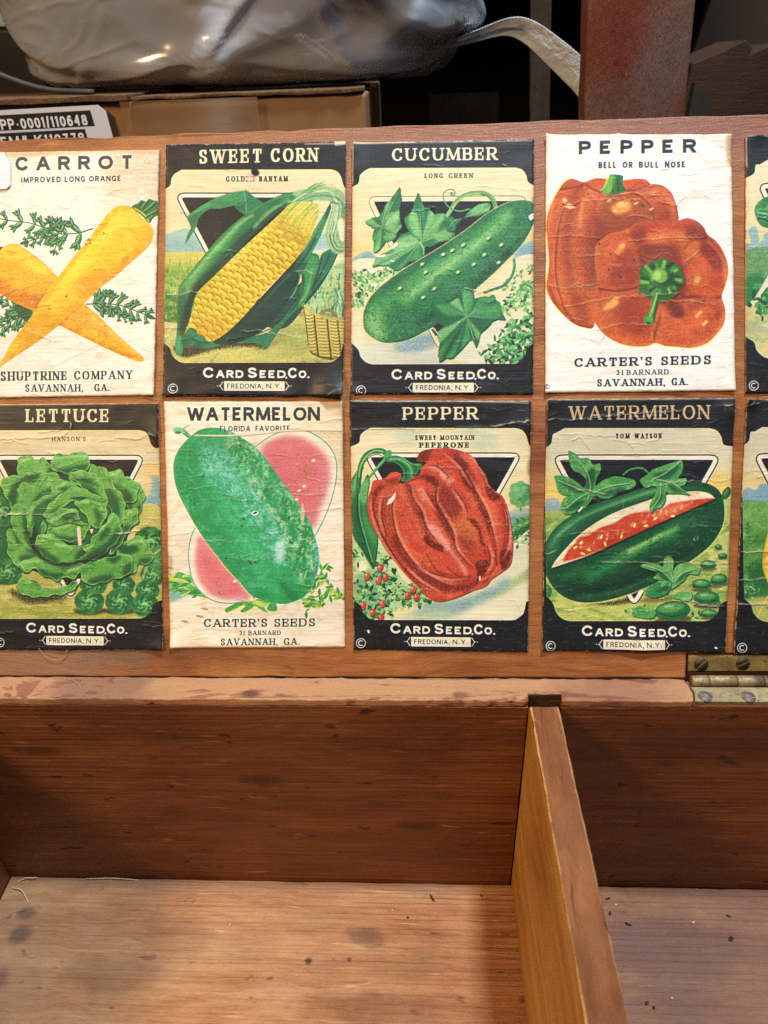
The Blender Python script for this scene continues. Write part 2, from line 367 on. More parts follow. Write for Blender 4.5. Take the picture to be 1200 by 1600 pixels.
def imprint(c, x0, x1, yt, dy=0, crx=None, cry=None):
    """the maker's lines along the foot"""
    k = (x1-x0)/632.
    c.text('Card', x0, x0+238*k, yt, yt+62*k, yt+dy*.4, yt+dy*.4+62*k, BONE, 'sans', .21, gap=.17, small=.74)
    c.text('Seed', x0+266*k, x0+490*k, yt+dy*.45, yt+dy*.45+62*k, yt+dy*.8, yt+dy*.8+62*k, BONE, 'sans', .21, gap=.17, small=.74)
    c.E(x0+497*k, yt+dy*.8+60*k, 6*k, 6*k, 0, BONE)
    c.text('Co.', x0+506*k, x0+632*k, yt+dy*.8, yt+dy*.8+62*k, yt+dy, yt+dy+62*k, BONE, 'sans', .21, gap=.14, small=.74)
    a, b = x0+126*k, x0+487*k; t = yt+82*k; e = dy*.6
    c.F([[a, t+e*.3], [b, t+e], [b, t+e+57*k], [a, t+e*.3+57*k]], 'f0dcba', sm=False)
    c.text('FREDONIA,', a+18*k, a+232*k, t+14*k+e*.3, t+43*k+e*.3, t+14*k+e*.8, t+43*k+e*.8, '15161a', 'sans', .16, gap=.2)
    c.text('N.Y.', a+252*k, b-20*k, t+14*k+e*.8, t+43*k+e*.8, t+14*k+e, t+43*k+e, '15161a', 'sans', .16, gap=.26)
    for x, sg in ((a-6*k, -1), (b+6*k, 1)):
        y = t+28*k+(e if sg > 0 else e*.3)
        c.S([[x, y-26*k], [x+18*k*sg, y], [x, y+26*k]], 5*k, BONE, sm=False)
        c.E(x+22*k*sg, y, 3*k, 3*k, 0, BONE); c.E(x+34*k*sg, y, 3*k, 3*k, 0, BONE)
    if crx is not None: copyright_mark(c, crx, cry, 27*k, BONE, 4.5*k)
def copyright_mark(c, x, y, r, col, w):
    t = np.linspace(0, 2*np.pi, 30)
    c.S(np.column_stack([x+r*np.cos(t), y+r*np.sin(t)]), w, col, sm=False)
    t = np.linspace(.8, 2*np.pi-.8, 20)
    c.S(np.column_stack([x+r*.52*np.cos(t), y+r*.52*np.sin(t)]), w*1.15, col, sm=False)
def lens_leaf(c, x, y, L, W, ang, col, edge=None, a=1):
    ca, sa = np.cos(np.radians(ang)), np.sin(np.radians(ang))
    u = np.array([0, .12, .35, .65, .9, 1, .9, .65, .35, .12])*L; v = np.array([0, .28, .5, .42, .14, 0, -.14, -.42, -.5, -.28])*W
    p = np.column_stack([x+u*ca-v*sa, y+u*sa+v*ca])
    if edge: c.F(p+[1.5, 3], edge, a=a)
    c.F(p, col, a=a)
def clumps(c, pts, r, cols, n=9, a=1):
    """loose field foliage: many small overlapping leaf dabs"""
    for (x, y) in PT(pts):
        for i in range(n):
            t = c.rs.uniform(0, 360); d = c.rs.rand()**.6*r
            lens_leaf(c, x+d*np.cos(np.radians(t)), y+d*.7*np.sin(np.radians(t)), r*c.rs.uniform(.4, .9), r*c.rs.uniform(.2, .42), c.rs.uniform(0, 360), cols[min(len(cols)-1, int(i*len(cols)/n))], a=a)
def grassy(c, x0, x1, y0, y1, cols, n, h, w=5, lean=8, a=.7):
    for y in np.sort(c.rs.uniform(y0, y1, n)):
        x = c.rs.uniform(x0, x1); k = c.rs.uniform(.5, 1.2)
        c.S([[x, y], [x+c.rs.uniform(-lean, lean)*.4, y-h*k*.5], [x+c.rs.uniform(-lean, lean), y-h*k]], w*k, cols[c.rs.randint(len(cols))], a=a, taper='tip')

def corn():
    c = Sheet('40,66 1108,46 1091,1560 20,1556', (250, 210, 3.81), 11, INK)
    window(c, 72, 1075, 214, 1362, 325, 1250, el=28, er=1102, tilt=-3)
    c.mottle('d9c48c', 160, 60, .5, .8, .3)
    c.F('10,610 60,590 110,575 150,560 200,580 260,640 300,720 10,720', '9dbfae'); c.F('860,690 900,620 960,600 1040,590 1110,600 1110,700 860,710', '9cc0b8')
    c.F('10,650 150,620 300,700 300,730 10,720', '86b3a8', 20, .6)
    c.F('0,705 300,700 300,1180 0,1180', 'd3c75c', sm=False); c.grad((100, 700), 'e3d477', (100, 900), '8fae3d', .8) if False else None
    c.F('0,820 160,780 260,800 200,1180 0,1180', '6fa23f', 30, .9)
    c.F('0,960 140,930 160,1130 0,1120', '3f7f3b', 25, .8)
    grassy(c, 15, 240, 760, 1110, ['3b7d3a', 'a6bb45', '5f9a3f', 'c9c55a'], 170, 46)
    c.F('0,1130 60,1120 130,1150 130,1380 0,1380', 'c3c08a'); c.F('0,1180 60,1150 160,1300 300,1380 0,1380', 'a9b46a', 20, .8)
    c.F('830,720 1110,700 1110,860 850,860', 'e3d699', 10)
    c.F('930,860 1000,800 1110,780 1110,1150 860,1150', '8fbd8c', 12)
    grassy(c, 870, 1105, 870, 1110, ['2f7d59', 'b9d3a0', '4a9a6b', '1f6a4c', '9cc58d'], 90, 80, 13, 24, .85)
    c.F('120,1340 300,1280 620,1230 760,1100 900,1050 900,1240 1090,1250 1110,1400 100,1400', 'bdb866')
    c.F('560,1270 700,1180 840,1040 880,1130 900,1260 760,1230 640,1280', '9a8a4c', 12, .9, .6)
    c.F('680,1210 780,1100 880,1120 900,1260 800,1270', 'a7b061', 14, .9)
    c.mottle('d9cf6a', 60, 26, .45, .75, .55, 720); c.mottle('6f6030', 34, 20, .66, .85, .35, 1130)
    triangle(c, ((118, 372), (900, 372), (500, 1100)))
    # shadow under the ear
    c.F('80,1270 200,1240 380,1240 600,1230 640,1270 480,1265 300,1290 150,1330', '3a3420', 10, .95, .7)
    # upper left loose husk
    c.F('165,490 230,440 330,385 430,350 510,338 510,338 560,375 615,415 570,450 515,482 470,455 440,430 360,445 290,450 235,500 215,560 150,662 150,662 165,600 190,550 170,520', '3f8f5a')
    c.F('165,490 330,385 430,350 510,338 505,370 400,400 300,430 215,470', '57a868', 4, .9); c.F('300,400 420,360 500,350 470,400 350,420', '3a8f55', 10, .8)
    c.F('180,500 250,460 230,510 200,560 160,650 185,560', '2c7650', 5, .9); c.F('440,430 515,482 512,410 480,405', '2d7a55', 6, .8); c.F('510,338 560,375 615,415 560,450 515,470', '2d8256', 5, .9)
    c.S('505,345 512,400 516,470', 5, '7dbb7d', a=.7)
    # main left husk
    L = '100,1310 100,1200 108,1080 112,930 130,885 200,800 300,680 380,590 470,510 540,460 640,400 760,350 870,345 930,360 900,400 800,400 700,470 600,560 480,680 350,820 235,930 205,985 180,1100 150,1180 140,1270 125,1312'
    c.F(L, '2f7f4c'); c.clip(L)
    c.F('130,900 300,700 470,520 520,500 440,600 330,730 190,900 150,1000', '63ad5d', 14, .95); c.F('110,1000 150,900 160,1000 130,1200', '2a6b4a', 12, .9, .4)
    c.S('180,860 330,690 480,530 560,480', 16, '8cc77a', 6, .7); c.S('150,1180 175,1080 200,985 240,910 350,800 480,660 620,530 730,430', 66, '1d4a3c', 14, .92)
    c.S('140,1250 150,1130 185,1000 250,900', 40, '123a33', 10, .7); c.S('560,560 660,460 780,390', 26, '84bf6e', 8, .8); c.S('540,600 640,500 760,410', 14, '1d5540', 5, .9)
    c.S('530,480 590,430 700,380 850,352', 10, '57a35f', 4, .8); c.S('700,420 800,372 900,362', 20, '2f8a58', 8, .8); c.un()
    # right lower husks
    c.F('600,1110 760,960 900,820 960,740 1000,690 1060,690 1040,760 960,900 880,1000 780,1130 700,1160', '1f4c40')
    c.F('820,745 870,715 930,712 950,745 930,830 895,930 860,1010 800,1060 740,1130 690,1200 640,1275 615,1280 640,1210 690,1150 780,1040 830,960 840,830 780,860 700,910', '2b7a4c')
    c.F('830,750 900,725 945,740 930,820 890,940 840,1020 850,900 850,810', '3e9454', 10, .9); c.S('850,830 855,900 830,980 770,1070', 12, '1a4f3c', 4, .9); c.S('905,800 880,930 830,1010', 9, '7fc06d', 5, .7)
    c.F('960,720 1010,690 1055,700 1000,820 920,920 890,960 930,840', '2f7a58'); c.S('1010,720 950,850 900,930', 10, '163f38', 4, .8); c.S('965,735 940,830 905,930', 6, '14382f', 3, .9)
    B = '330,1225 420,1160 520,1060 640,930 760,800 840,690 920,570 980,470 1010,420 1020,440 960,600 900,720 860,810 838,822 838,822 836,850 800,955 720,1030 610,1120 500,1180 400,1240 300,1275 200,1270 170,1220 180,1150 250,1190'
    c.F(B, '24664a'); c.clip(B)
    c.F('420,1150 560,1010 700,850 830,690 800,790 700,900 560,1060 470,1150', '133b33', 8, .95); c.F('560,1100 700,980 838,830 810,950 690,1040 560,1130', '3b945a', 12, .95); c.S('800,860 700,970 560,1080 470,1150', 13, '1a5140', 5, .8)
    c.F('330,1240 480,1170 620,1110 560,1170 400,1250 230,1280', '2f8a58', 10, .9); c.S('330,1235 470,1165 620,1080', 12, '174638', 5, .9); c.S('860,750 930,640 990,500', 34, '3f9a5c', 12, .8); c.S('850,700 920,590 990,450', 12, '8bc07c', 5, .6); c.S('780,830 860,740 930,620', 12, '14382f', 5, .7)
    c.un()
    c.F('380,1250 520,1210 640,1180 700,1130 690,1180 660,1240 625,1280 615,1260 540,1240', '2e7c58'); c.S('400,1248 540,1205 680,1150', 8, '174638', 3, .8)
    c.F('150,1190 180,1160 230,1190 300,1215 350,1230 290,1262 230,1240 190,1260 150,1250', '2f8556', 3); c.S('170,1200 230,1235 300,1245', 10, '174a3a', 4, .8)
    c.F('320,1235 480,1130 640,980 800,820 830,860 760,1000 660,1130 560,1200 430,1250', '17443a')
    # the cob
    cob = '172,1140 200,1040 217,965 240,930 380,790 520,655 640,545 720,470 770,420 830,398 900,405 950,430 920,560 880,650 790,770 690,870 600,965 500,1085 400,1180 350,1215 325,1228 285,1232 260,1200 222,1190 218,1160'
    c.F(cob, 'd9b92a'); c.clip(cob)
    ax = np.array([.672, -.741]); pp = np.array([.741, .672]); o = np.array([255., 1185.])
    rows = [-150, -112, -66, -8, 54, 106, 142, 165]
    for ri, v in enumerate(rows):
        wv = [34, 44, 58, 66, 62, 48, 36, 26][ri]
        for j in range(24):
            u = j*45+(ri % 2)*20+c.rs.uniform(-4, 4)-10
            f = np.clip(1-((u-380)/780)**2, .2, 1)**.5
            m = o+ax*u+pp*v*(f*.62+.42)*(1 if u < 650 else 1-.0003*(u-650))
            if u > 900: break
            W, H = wv*.52*(.8+.2*f), 25
            q = []
            for (a, b) in ((-1, -.85), (-.9, .7), (-.4, 1), (.4, 1), (.9, .7), (1, -.85), (.4, -1), (-.4, -1)):
                q.append(m+ax*(b*H)*.93+pp*(a*W)+ax*(-a*a*7))
            q = np.array(q); al = 1 if u < 760 else .5
            c.F(q+[-3, 5], '6e5208', 1.5, a=.75*al); c.F(q, ['e2c02c', 'e8c531', 'dcb727'][c.rs.randint(3)], a=al)
            c.F(q*.6+m*.4+[5, -7], 'f3da55', 5, .8*al); c.F(q*.5+m*.5+[-8, 11], 'bd8f14', 5, .6*al, .5)
    c.F('200,1180 240,1100 330,1090 420,1130 360,1240 260,1240', 'c98a1e', 26, .35)
    c.S('360,1240 520,1100 640,960 800,790 900,640', 44, 'a8861a', 16, .55, .5); c.S('400,800 560,640 720,490', 30, 'f3df6a', 14, .5)
    c.F('700,440 800,390 960,400 950,560 900,600 840,560 770,520', 'e6cf45', 24, .55)
    for k in range(26):
        x = c.rs.uniform(740, 930); y = 410+c.rs.rand()*70
        c.S([[x+110, y-80], [x, y+30], [x-c.rs.uniform(10, 60), y+c.rs.uniform(60, 150)]], 9, ['8fb84c', 'e9dc7a', '6aa04a', 'f1e58f'][k % 4], 1.5, .75, taper='tip')
    c.un()
    # silk
    c.F('790,350 870,330 960,318 1040,322 1092,350 1100,430 1098,520 1096,700 1040,712 1000,660 985,600 1000,520 1030,420 1000,400 930,395 850,400', '8fb57b', 6)
    for k in range(46):
        d = c.rs.uniform(-34, 34); e = c.rs.uniform(-1, 1)
        c.S([[810+d, 400-d*.3+e*14], [910+d*.5, 352+d*.55], [1010+d*.3, 350+d*.7], [1062+d*.9, 410+d*.2], [1052+d*1.2, 520], [1030+d*1.0, 610], [1050+d*.9, 670+e*20]][c.rs.randint(2):4+c.rs.randint(4)], 5, ['c9d9a4', '5d9a68', 'e3e2b6', '3d7f5c', 'a9c78a', '77ab70'][k % 6], 1, .8)
    c.F('1056,520 1085,500 1096,520 1096,640 1070,620', 'efe0ad', 6, .9)
    c.S('1012,600 1022,650 1050,690 1090,700', 7, '5b5a35', 2, .8); c.S('1030,590 1036,640 1060,670 1090,675', 4, '4a4a30', 1, .7); c.S('1010,420 1030,405 1062,420', 10, '47795a', 3, .8)
    for k in range(12):
        x = 840+c.rs.uniform(0, 60); c.S([[x, 350], [x+60, 310+c.rs.uniform(-15, 15)], [x+c.rs.uniform(80, 150), 275+c.rs.uniform(-8, 30)]], 8, ['6fa85d', '9cc477', '4a9058'][k % 3], 1, .8, taper='tip')
    for k in range(7):
        x = 1000+c.rs.uniform(0, 40); c.S([[x, 340], [x+c.rs.uniform(10, 40), 285+c.rs.uniform(-12, 15)]], 6, ['8db97b', 'b7cf98'][k % 2], 1, .7, taper='tip', sm=False)
    # stub
    c.F('95,1215 120,1200 140,1225 138,1300 118,1318 98,1300', '3b9560'); c.F('128,1205 150,1190 190,1210 185,1262 150,1270 135,1250', '2c6f4c'); c.S('112,1220 112,1295', 12, '6cbd7d', 5, .6)
    # basket
    K = '850,1015 862,1022 885,1050 960,1085 1045,1102 1110,1100 1110,1300 1070,1330 1020,1346 960,1335 905,1310 890,1290 872,1160'
    c.F('940,1075 970,1045 1020,1040 1055,1075 1060,1100 1035,1100 1020,1065 990,1060 965,1080', '8d7c3a'); c.F('975,1080 1000,1062 1030,1080 1030,1100 980,1095', '6fa57c')
    c.F(K, 'cdbb55', sm=False); c.clip(K, sm=False)
    for x in (925, 1000, 1060): c.S([[x-8, 1060], [x+4, 1190], [x+22, 1350]], 9, '40351a', 1, .95)
    for i, x in enumerate((885, 962, 1035, 1095)):
        for y in np.arange(1075, 1350, 19):
            s0 = (y-1075)*.11
            c.S([[x-30+s0, y+(i*5) % 9], [x+s0, y+7], [x+26+s0, y+(i*7) % 8]], 5, '5a4c1f', 1, .9); c.S([[x-26+s0, y+8], [x+s0, y+14], [x+20+s0, y+9]], 6, 'e8dc84', 2, .7)
    c.S('880,1290 960,1330 1060,1335 1110,1300', 14, '4a3d1c', 4, .8); c.un()
    c.S('850,1012 864,1030 890,1055 965,1085 1050,1100 1100,1098', 17, 'd8c963')
    for k in range(26):
        u = k/25; x = 856+u*240; y = np.interp(x, [850, 864, 890, 965, 1050, 1100], [1012, 1030, 1055, 1085, 1100, 1098]); c.S([[x-5, y+8], [x+5, y-8]], 3, '5a4c1f', sm=False)
    c.S('852,1012 868,1110 885,1260', 7, '7c6b2c')
    c.un()
    c.text('SWEET', 230, 614, 96, 178, 90, 170, 'ecd7ac', wt=.2, thin=.1, gap=.13); c.text('CORN', 657, 945, 88, 168, 84, 165, 'ecd7ac', wt=.2, thin=.1, gap=.13)
    c.text('GOLDEN', 392, 566, 253, 285, 252, 284, '35322e', wt=.24, thin=.12, gap=.16); c.text('BANTAM', 590, 764, 252, 284, 250, 282, '26241f', wt=.25, thin=.12, gap=.16)
    imprint(c, 258, 888, 1388, 2, 81, 1514)
    c.E(545, 262, 34, 26, 0, 'cfa98a', 14, .8); c.E(535, 268, 22, 12, 0, 'e3cfb0', 3, .9)
    for q in ('30,950 110,958 190,935 240,948', '120,965 200,930', '800,820 860,812 920,835', '480,1175 590,1165 640,1185 730,1190 850,1215', '380,690 480,700', '20,1150 120,1150', '1000,840 1060,862', '240,760 300,740'): c.crease(q, 4.5, .6)
    c.age((20, 60, 1100, 1550), 46)
    c.F('546,212 562,208 585,216 594,234 584,248 566,250 548,236', '0b0908', 1); c.S('590,220 598,236 586,250', 5, 'd7c3a4', 1, .6)
    c.F('985,1558 1010,1540 1040,1525 1092,1512 1094,1562', '0c0c0f', 2); c.S('1000,1556 1040,1532 1092,1518', 9, '6d6a68', 3, .8)
    c.S('1040,58 1108,50', 26, 'e8d3b0', 2, .9); c.S('860,62 1040,60', 7, 'dcc7a6', 1, .8)
    return c

def cucumber():
    c = Sheet('43,55 1120,34 1115,1548 32,1546', (540, 210, 3.81), 12, INK)
    window(c, 85, 1070, 205, 1370, 312, 1250, el=36, er=1122, tilt=-4)
    c.F('30,640 1130,560 1130,800 30,800', 'eccb7e', 60, .8)
    c.F('30,760 70,720 130,700 180,720 230,760 260,800 30,800', '93b2a8', 6); c.F('1000,720 1040,670 1090,640 1130,650 1130,760 1000,760', '8fb0b4', 6); c.E(130, 740, 40, 26, 0, '7ba2a6', 10, .8); c.E(1080, 700, 40, 34, 0, '7da2a8', 10, .8)
    c.F('20,780 330,780 330,900 120,1060 120,1260 20,1260', 'e8dbb0'); c.F('980,760 1140,745 1140,1380 560,1380 700,1100', 'e6d8a8')
    c.F('100,1240 420,1230 560,1150 560,1380 100,1380', 'c9cdb8', 24, .9); c.F('300,1240 450,1190 540,1150 540,1250 420,1300 300,1290', '7e9fb0', 16, .85, .35)
    c.F('640,1300 800,1080 940,1120 900,1260 760,1370', 'dfe0c2', 20)
    c.mottle('d8cf86', 40, 20, .55, .8, .4, 800)
    G = ['2e6f47', '4d9a55', '7dbb68', '9ccb7e']
    clumps(c, '70,850 110,830 60,880 230,830 190,850 290,800 270,830 130,940 90,1010 150,900 70,980', 44, G, 14); clumps(c, '100,925 60,1020 200,880', 30, ['a5cf84', '6aae60'], 8, .8)
    clumps(c, '1090,800 1040,830 980,880 950,910 1120,790', 32, G, 12); clumps(c, '1100,900 1040,940 1000,990 1090,980 960,1030 1060,1010 1120,930', 50, G, 18)
    clumps(c, '1100,1100 1060,1130 1000,1150 1110,1180 1050,1200 960,1210 1000,1240 1090,1260 930,1260 980,1290 1060,1310 900,1320 960,1340 1030,1350 860,1310', 56, ['1d5538', '2f7f48', '4fa25c', '7cc077'], 17)
    for x, y in ((1020, 1320), (940, 1290), (1080, 1220), (980, 1350), (890, 1330)): c.S([[x-40, y+20], [x-10, y-10], [x+30, y+16]], 4, '173f2e', 1, .8)
    triangle(c, ((150, 392), (1060, 388), (560, 1262)), fine=True); c.F('30,1170 500,1150 480,1300 30,1300', 'ddd3a4', 8, 0)
    # vine & tendril
    c.S('590,500 615,470 660,400 720,362 790,350 840,360 880,400 900,470', 25, '6ea95e'); c.S('600,492 630,445 680,392 740,360 800,355', 9, 'a9d088', 3, .8); c.S('800,358 850,375 890,430', 8, '2f7347', 3, .8)
    for k in range(18):
        t = k/17; x = np.interp(t, [0, .3, .6, 1], [620, 720, 830, 905]); y = np.interp(t, [0, .3, .6, 1], [465, 362, 352, 450]); c.S([[x, y], [x+4, y-16]], 3, '8dbb74', a=.8, sm=False)
    c.S('740,445 680,460 620,440 588,400 580,365 600,338 632,332 650,350 640,368 622,360', 7, '5f9a6c'); c.E(630, 352, 9, 8, 0, '5f9a6c')
    def leaf(out, ctr, dark='2b7a4a', mid='4aa05c', lit='8fcb7c', veins=()):
        p = PT(out); m = PT([ctr])[0]; z = []
        for i in range(len(p)):              # toothed margin
            a0, b0 = p[i], p[(i+1) % len(p)]; n0 = max(1, int(np.hypot(*(b0-a0))/26))
            for k in range(n0): q0 = a0+(b0-a0)*k/n0; z.append(q0); z.append(q0+(b0-a0)/n0*.55+(q0-m)/np.hypot(*(q0-m)+1e-6)*c.rs.uniform(-2, 9))
        out = np.array(z); c.F(out+[4, 7], '16412f', 2, sm=False); c.F(out, dark, sm=False); c.clip(out, sm=False)
        for i in range(0, len(p)-1, 2):
            e = p[i]; f = p[(i+1) % len(p)]
            c.F([m, m+(e-m)*.6, e, f, m+(f-m)*.5], [mid, lit, dark, lit][c.rs.randint(4)], 7, .8)
            c.S([m+(e-m)*.2, m+(e-m)*.95], 5, ['1a5638', 'b4dc98'][c.rs.randint(2)], 1.5, .6, taper='tip')
        for v in veins:
            c.S([ctr, [(ctr[0]+v[0])/2+4, (ctr[1]+v[1])/2-3], v], 9, '1d5a3a', 4, .6, taper='tip'); c.S([ctr, [(ctr[0]+v[0])/2, (ctr[1]+v[1])/2-6], v], 5, 'a8d696', 1, .85, taper='tip')
        c.un()
    leaf('115,525 150,505 200,490 222,460 240,420 275,380 322,318 330,400 318,450 320,500 335,545 305,590 280,625 235,640 200,690 165,700 168,640 160,600 175,560 150,550', (215, 560), veins=((320, 330), (130, 525), (170, 690), (320, 560)))
    c.F('250,480 300,470 322,520 280,560 240,560', '9bd07f', 8, .7); c.F('230,600 290,580 300,620 240,640', '7ec070', 8, .7)
    leaf('158,790 180,740 230,700 290,650 330,600 380,580 358,545 352,500 380,480 400,450 410,400 432,350 450,400 470,440 500,450 530,480 580,470 590,500 630,490 660,520 640,560 650,600 630,630 560,640 480,680 500,700 440,740 380,760 330,800 300,810 250,780 200,780', (455, 640), veins=((432, 365), (575, 490), (640, 600), (180, 770), (365, 520), (330, 790)))
    c.F('370,500 420,470 440,560 450,620 400,580', '8ccb78', 9, .75); c.F('480,560 540,480 575,490 540,590 470,630', '7cc070', 9, .7); c.F('300,640 380,600 430,640 300,700', 'a7d78e', 9, .6); c.F('520,600 620,560 630,610 560,640', '86c574', 8, .7)
    c.F('185,720 240,690 290,655 250,700', 'e7e08a', 4, .8)
    leaf('600,500 650,510 700,500 740,455 790,420 840,410 865,425 850,460 790,490 740,492 690,500 660,540 640,580 600,570', (640, 520), veins=((850, 425), (620, 560)))
    c.F('740,470 800,425 850,415 800,460', '7fc27a', 6, .8)
    c.S('440,640 462,680 468,720', 10, '7dbd70'); c.F('470,690 485,665 500,690 500,720 470,722', INK)
    # the fruit
    fr = '105,1100 110,1055 140,985 200,915 270,860 340,810 430,755 540,690 640,625 740,555 820,490 900,440 980,405 1050,395 1105,405 1122,440 1122,500 1105,560 1060,640 1010,700 950,760 890,820 800,900 720,960 640,1030 560,1120 480,1170 380,1220 300,1240 220,1240 150,1205 112,1160'
    c.F(PT(fr)-[6, 3], 'd5d878', 2, .8); c.F(fr, '2d7d4a'); c.clip(fr)
    c.F('140,1050 300,880 560,720 760,580 960,440 1010,430 900,540 700,690 480,850 300,1000 180,1120', '4f9e58', 30, .9); c.S('330,1010 500,860 700,720 880,580 980,470', 70, '74bb66', 26, .75); c.S('380,960 560,820 760,670 900,550', 26, '9fd07e', 14, .7, .4)
    c.F('300,1240 480,1170 640,1030 880,830 1060,650 1125,480 1125,700 700,1120 400,1300', '1a5236', 26, .9, .3); c.S('420,1140 600,1020 800,850 980,690', 34, '174a33', 20, .8, .5); c.S('200,960 400,800 600,680', 40, '1f643f', 24, .8); c.S('480,1060 640,940 820,790', 22, '2f8050', 12, .7); c.S('560,1080 700,970 900,780 1040,620', 12, '0f3a29', 8, .7, .4)
    c.F('110,1110 150,1020 210,1080 250,1200 180,1235 130,1190', '7fbf6c', 26, .8, .45); c.F('130,1120 170,1080 200,1140 190,1200', 'a5d58a', 18, .6, .4); c.S('760,560 900,450 1040,400', 30, '2a7850', 12, .7)
    c.mottle('123f2c', 12, 9, .58, .75, .35); c.mottle('8fcb84', 10, 8, .66, .8, .3)
    for x, y in ((635, 692), (825, 718), (925, 660), (762, 775), (668, 822), (910, 765), (476, 822), (528, 920), (323, 918), (455, 775), (580, 716), (462, 972), (700, 660), (850, 620)):
        c.E(x+5, y+8, 17, 9, -35, '123f2c', 4, .8); c.E(x, y, 15, 8, -35, 'a9d27c', 2); c.E(x-3, y-2, 7, 4, -35, 'e3efb0', 2, .8)
    c.un()
    c.F('1088,490 1120,470 1126,490 1100,515', 'f0e6d2'); c.F('1105,405 1120,365 1126,405', '8cb76a')
    c.S('1000,745 1003,790 985,850 940,900 880,925 820,945', 17, '3a8053'); c.S('998,750 996,800 970,860 920,905', 5, '96c681', 2, .8)
    c.S('800,970 860,950 890,930', 10, 'e5d77d'); 
    leaf('508,1010 560,1000 620,1005 665,975 690,925 715,905 755,930 765,980 800,970 850,970 880,955 890,985 915,1000 925,1050 950,1105 900,1100 870,1115 840,1150 800,1185 790,1230 775,1270 750,1215 735,1225 690,1280 640,1330 600,1330 555,1356 552,1300 560,1240 545,1180 590,1140 560,1130 530,1070', (720, 1085), dark='276f45', veins=((715, 915), (900, 1000), (945, 1100), (775, 1262), (560, 1345), (515, 1015), (620, 1180)))
    c.F('700,960 740,930 760,990 735,1060 710,1060', '6ab56a', 9, .7); c.F('540,1020 640,1020 690,1070 600,1080', '5aa862', 10, .7); c.F('600,1260 690,1120 720,1120 650,1250 580,1330', '1c5a3c', 10, .7); c.F('770,1060 880,1030 930,1080 860,1090', '54a560', 9, .7)
    for p in ('270,672 300,645 312,655 285,680 255,680', '170,715 200,722 235,715 235,728 190,732', '260,750 290,755 285,762', '565,715 590,713 585,722'): c.F(p, 'efe0d0')
    c.S('512,1160 540,1200', 10, INK); c.S('525,1152 548,1190', 5, 'f0dcc2')
    c.un()
    c.text('CUCUMBER', 272, 905, 88, 162, 80, 155, 'efdcb4', wt=.2, thin=.1, gap=.13)
    c.text('LONG', 468, 580, 236, 264, 235, 263, '2e2c28', wt=.24, thin=.12, gap=.18); c.text('GREEN', 610, 760, 236, 264, 235, 263, '2e2c28', wt=.24, thin=.12, gap=.18)
    imprint(c, 273, 908, 1398, -2, 93, 1525)
    for q in ('40,940 160,930', '780,310 1060,330 1110,330', '150,560 260,545'): c.crease(q, 3, .3)
    c.age((40, 50, 1115, 1540), 30)
    c.S('45,56 420,46', 12, 'efdcbb', 1, .9); c.S('420,46 760,42', 7, 'efdcbb', 1, .7); c.S('45,60 44,180 40,300', 8, 'ecd8b8', 1, .8)
    return c
def frond(c, stem, n, size, cols, side=1, dark='1d3f2c'):
    """feathery carrot-top spray: paired pinnate lobes along a stem"""
    p = spline(PT(stem), False, 10); c.S(p, [7, 5], cols[0], sm=False)
    for i in range(n):
        f = .12+.86*i/(n-1); k = f*(len(p)-1); j = min(int(k), len(p)-2); q = p[j]+(p[j+1]-p[j])*(k-j)
        d = np.degrees(np.arctan2(*(p[j+1]-p[j])[::-1])); L = size*(1.1-.6*f)*c.rs.uniform(.8, 1.15)
        for sg in (-1, 1):
            a = d+sg*c.rs.uniform(32, 62); e = q+np.array([np.cos(np.radians(a)), np.sin(np.radians(a))])*L*.55
            lens_leaf(c, q[0], q[1], L, L*.3, a, cols[1], dark); lens_leaf(c, q[0], q[1]-2, L*.8, L*.12, a+3, cols[2])
            for s2 in (-1, 1): lens_leaf(c, e[0], e[1], L*.5, L*.2, a+s2*34, cols[1], dark); lens_leaf(c, e[0], e[1]-1, L*.4, L*.08, a+s2*34, cols[2])
    lens_leaf(c, p[-1][0], p[-1][1], size*.6, size*.22, d, cols[1], dark)
def rings(c, x, y, r): c.S(np.column_stack([x+r*np.cos(np.linspace(0, 6, 18)), y+r*np.sin(np.linspace(0, 6, 18))]), 3.2, 'b58a55', .5, .6, sm=False)

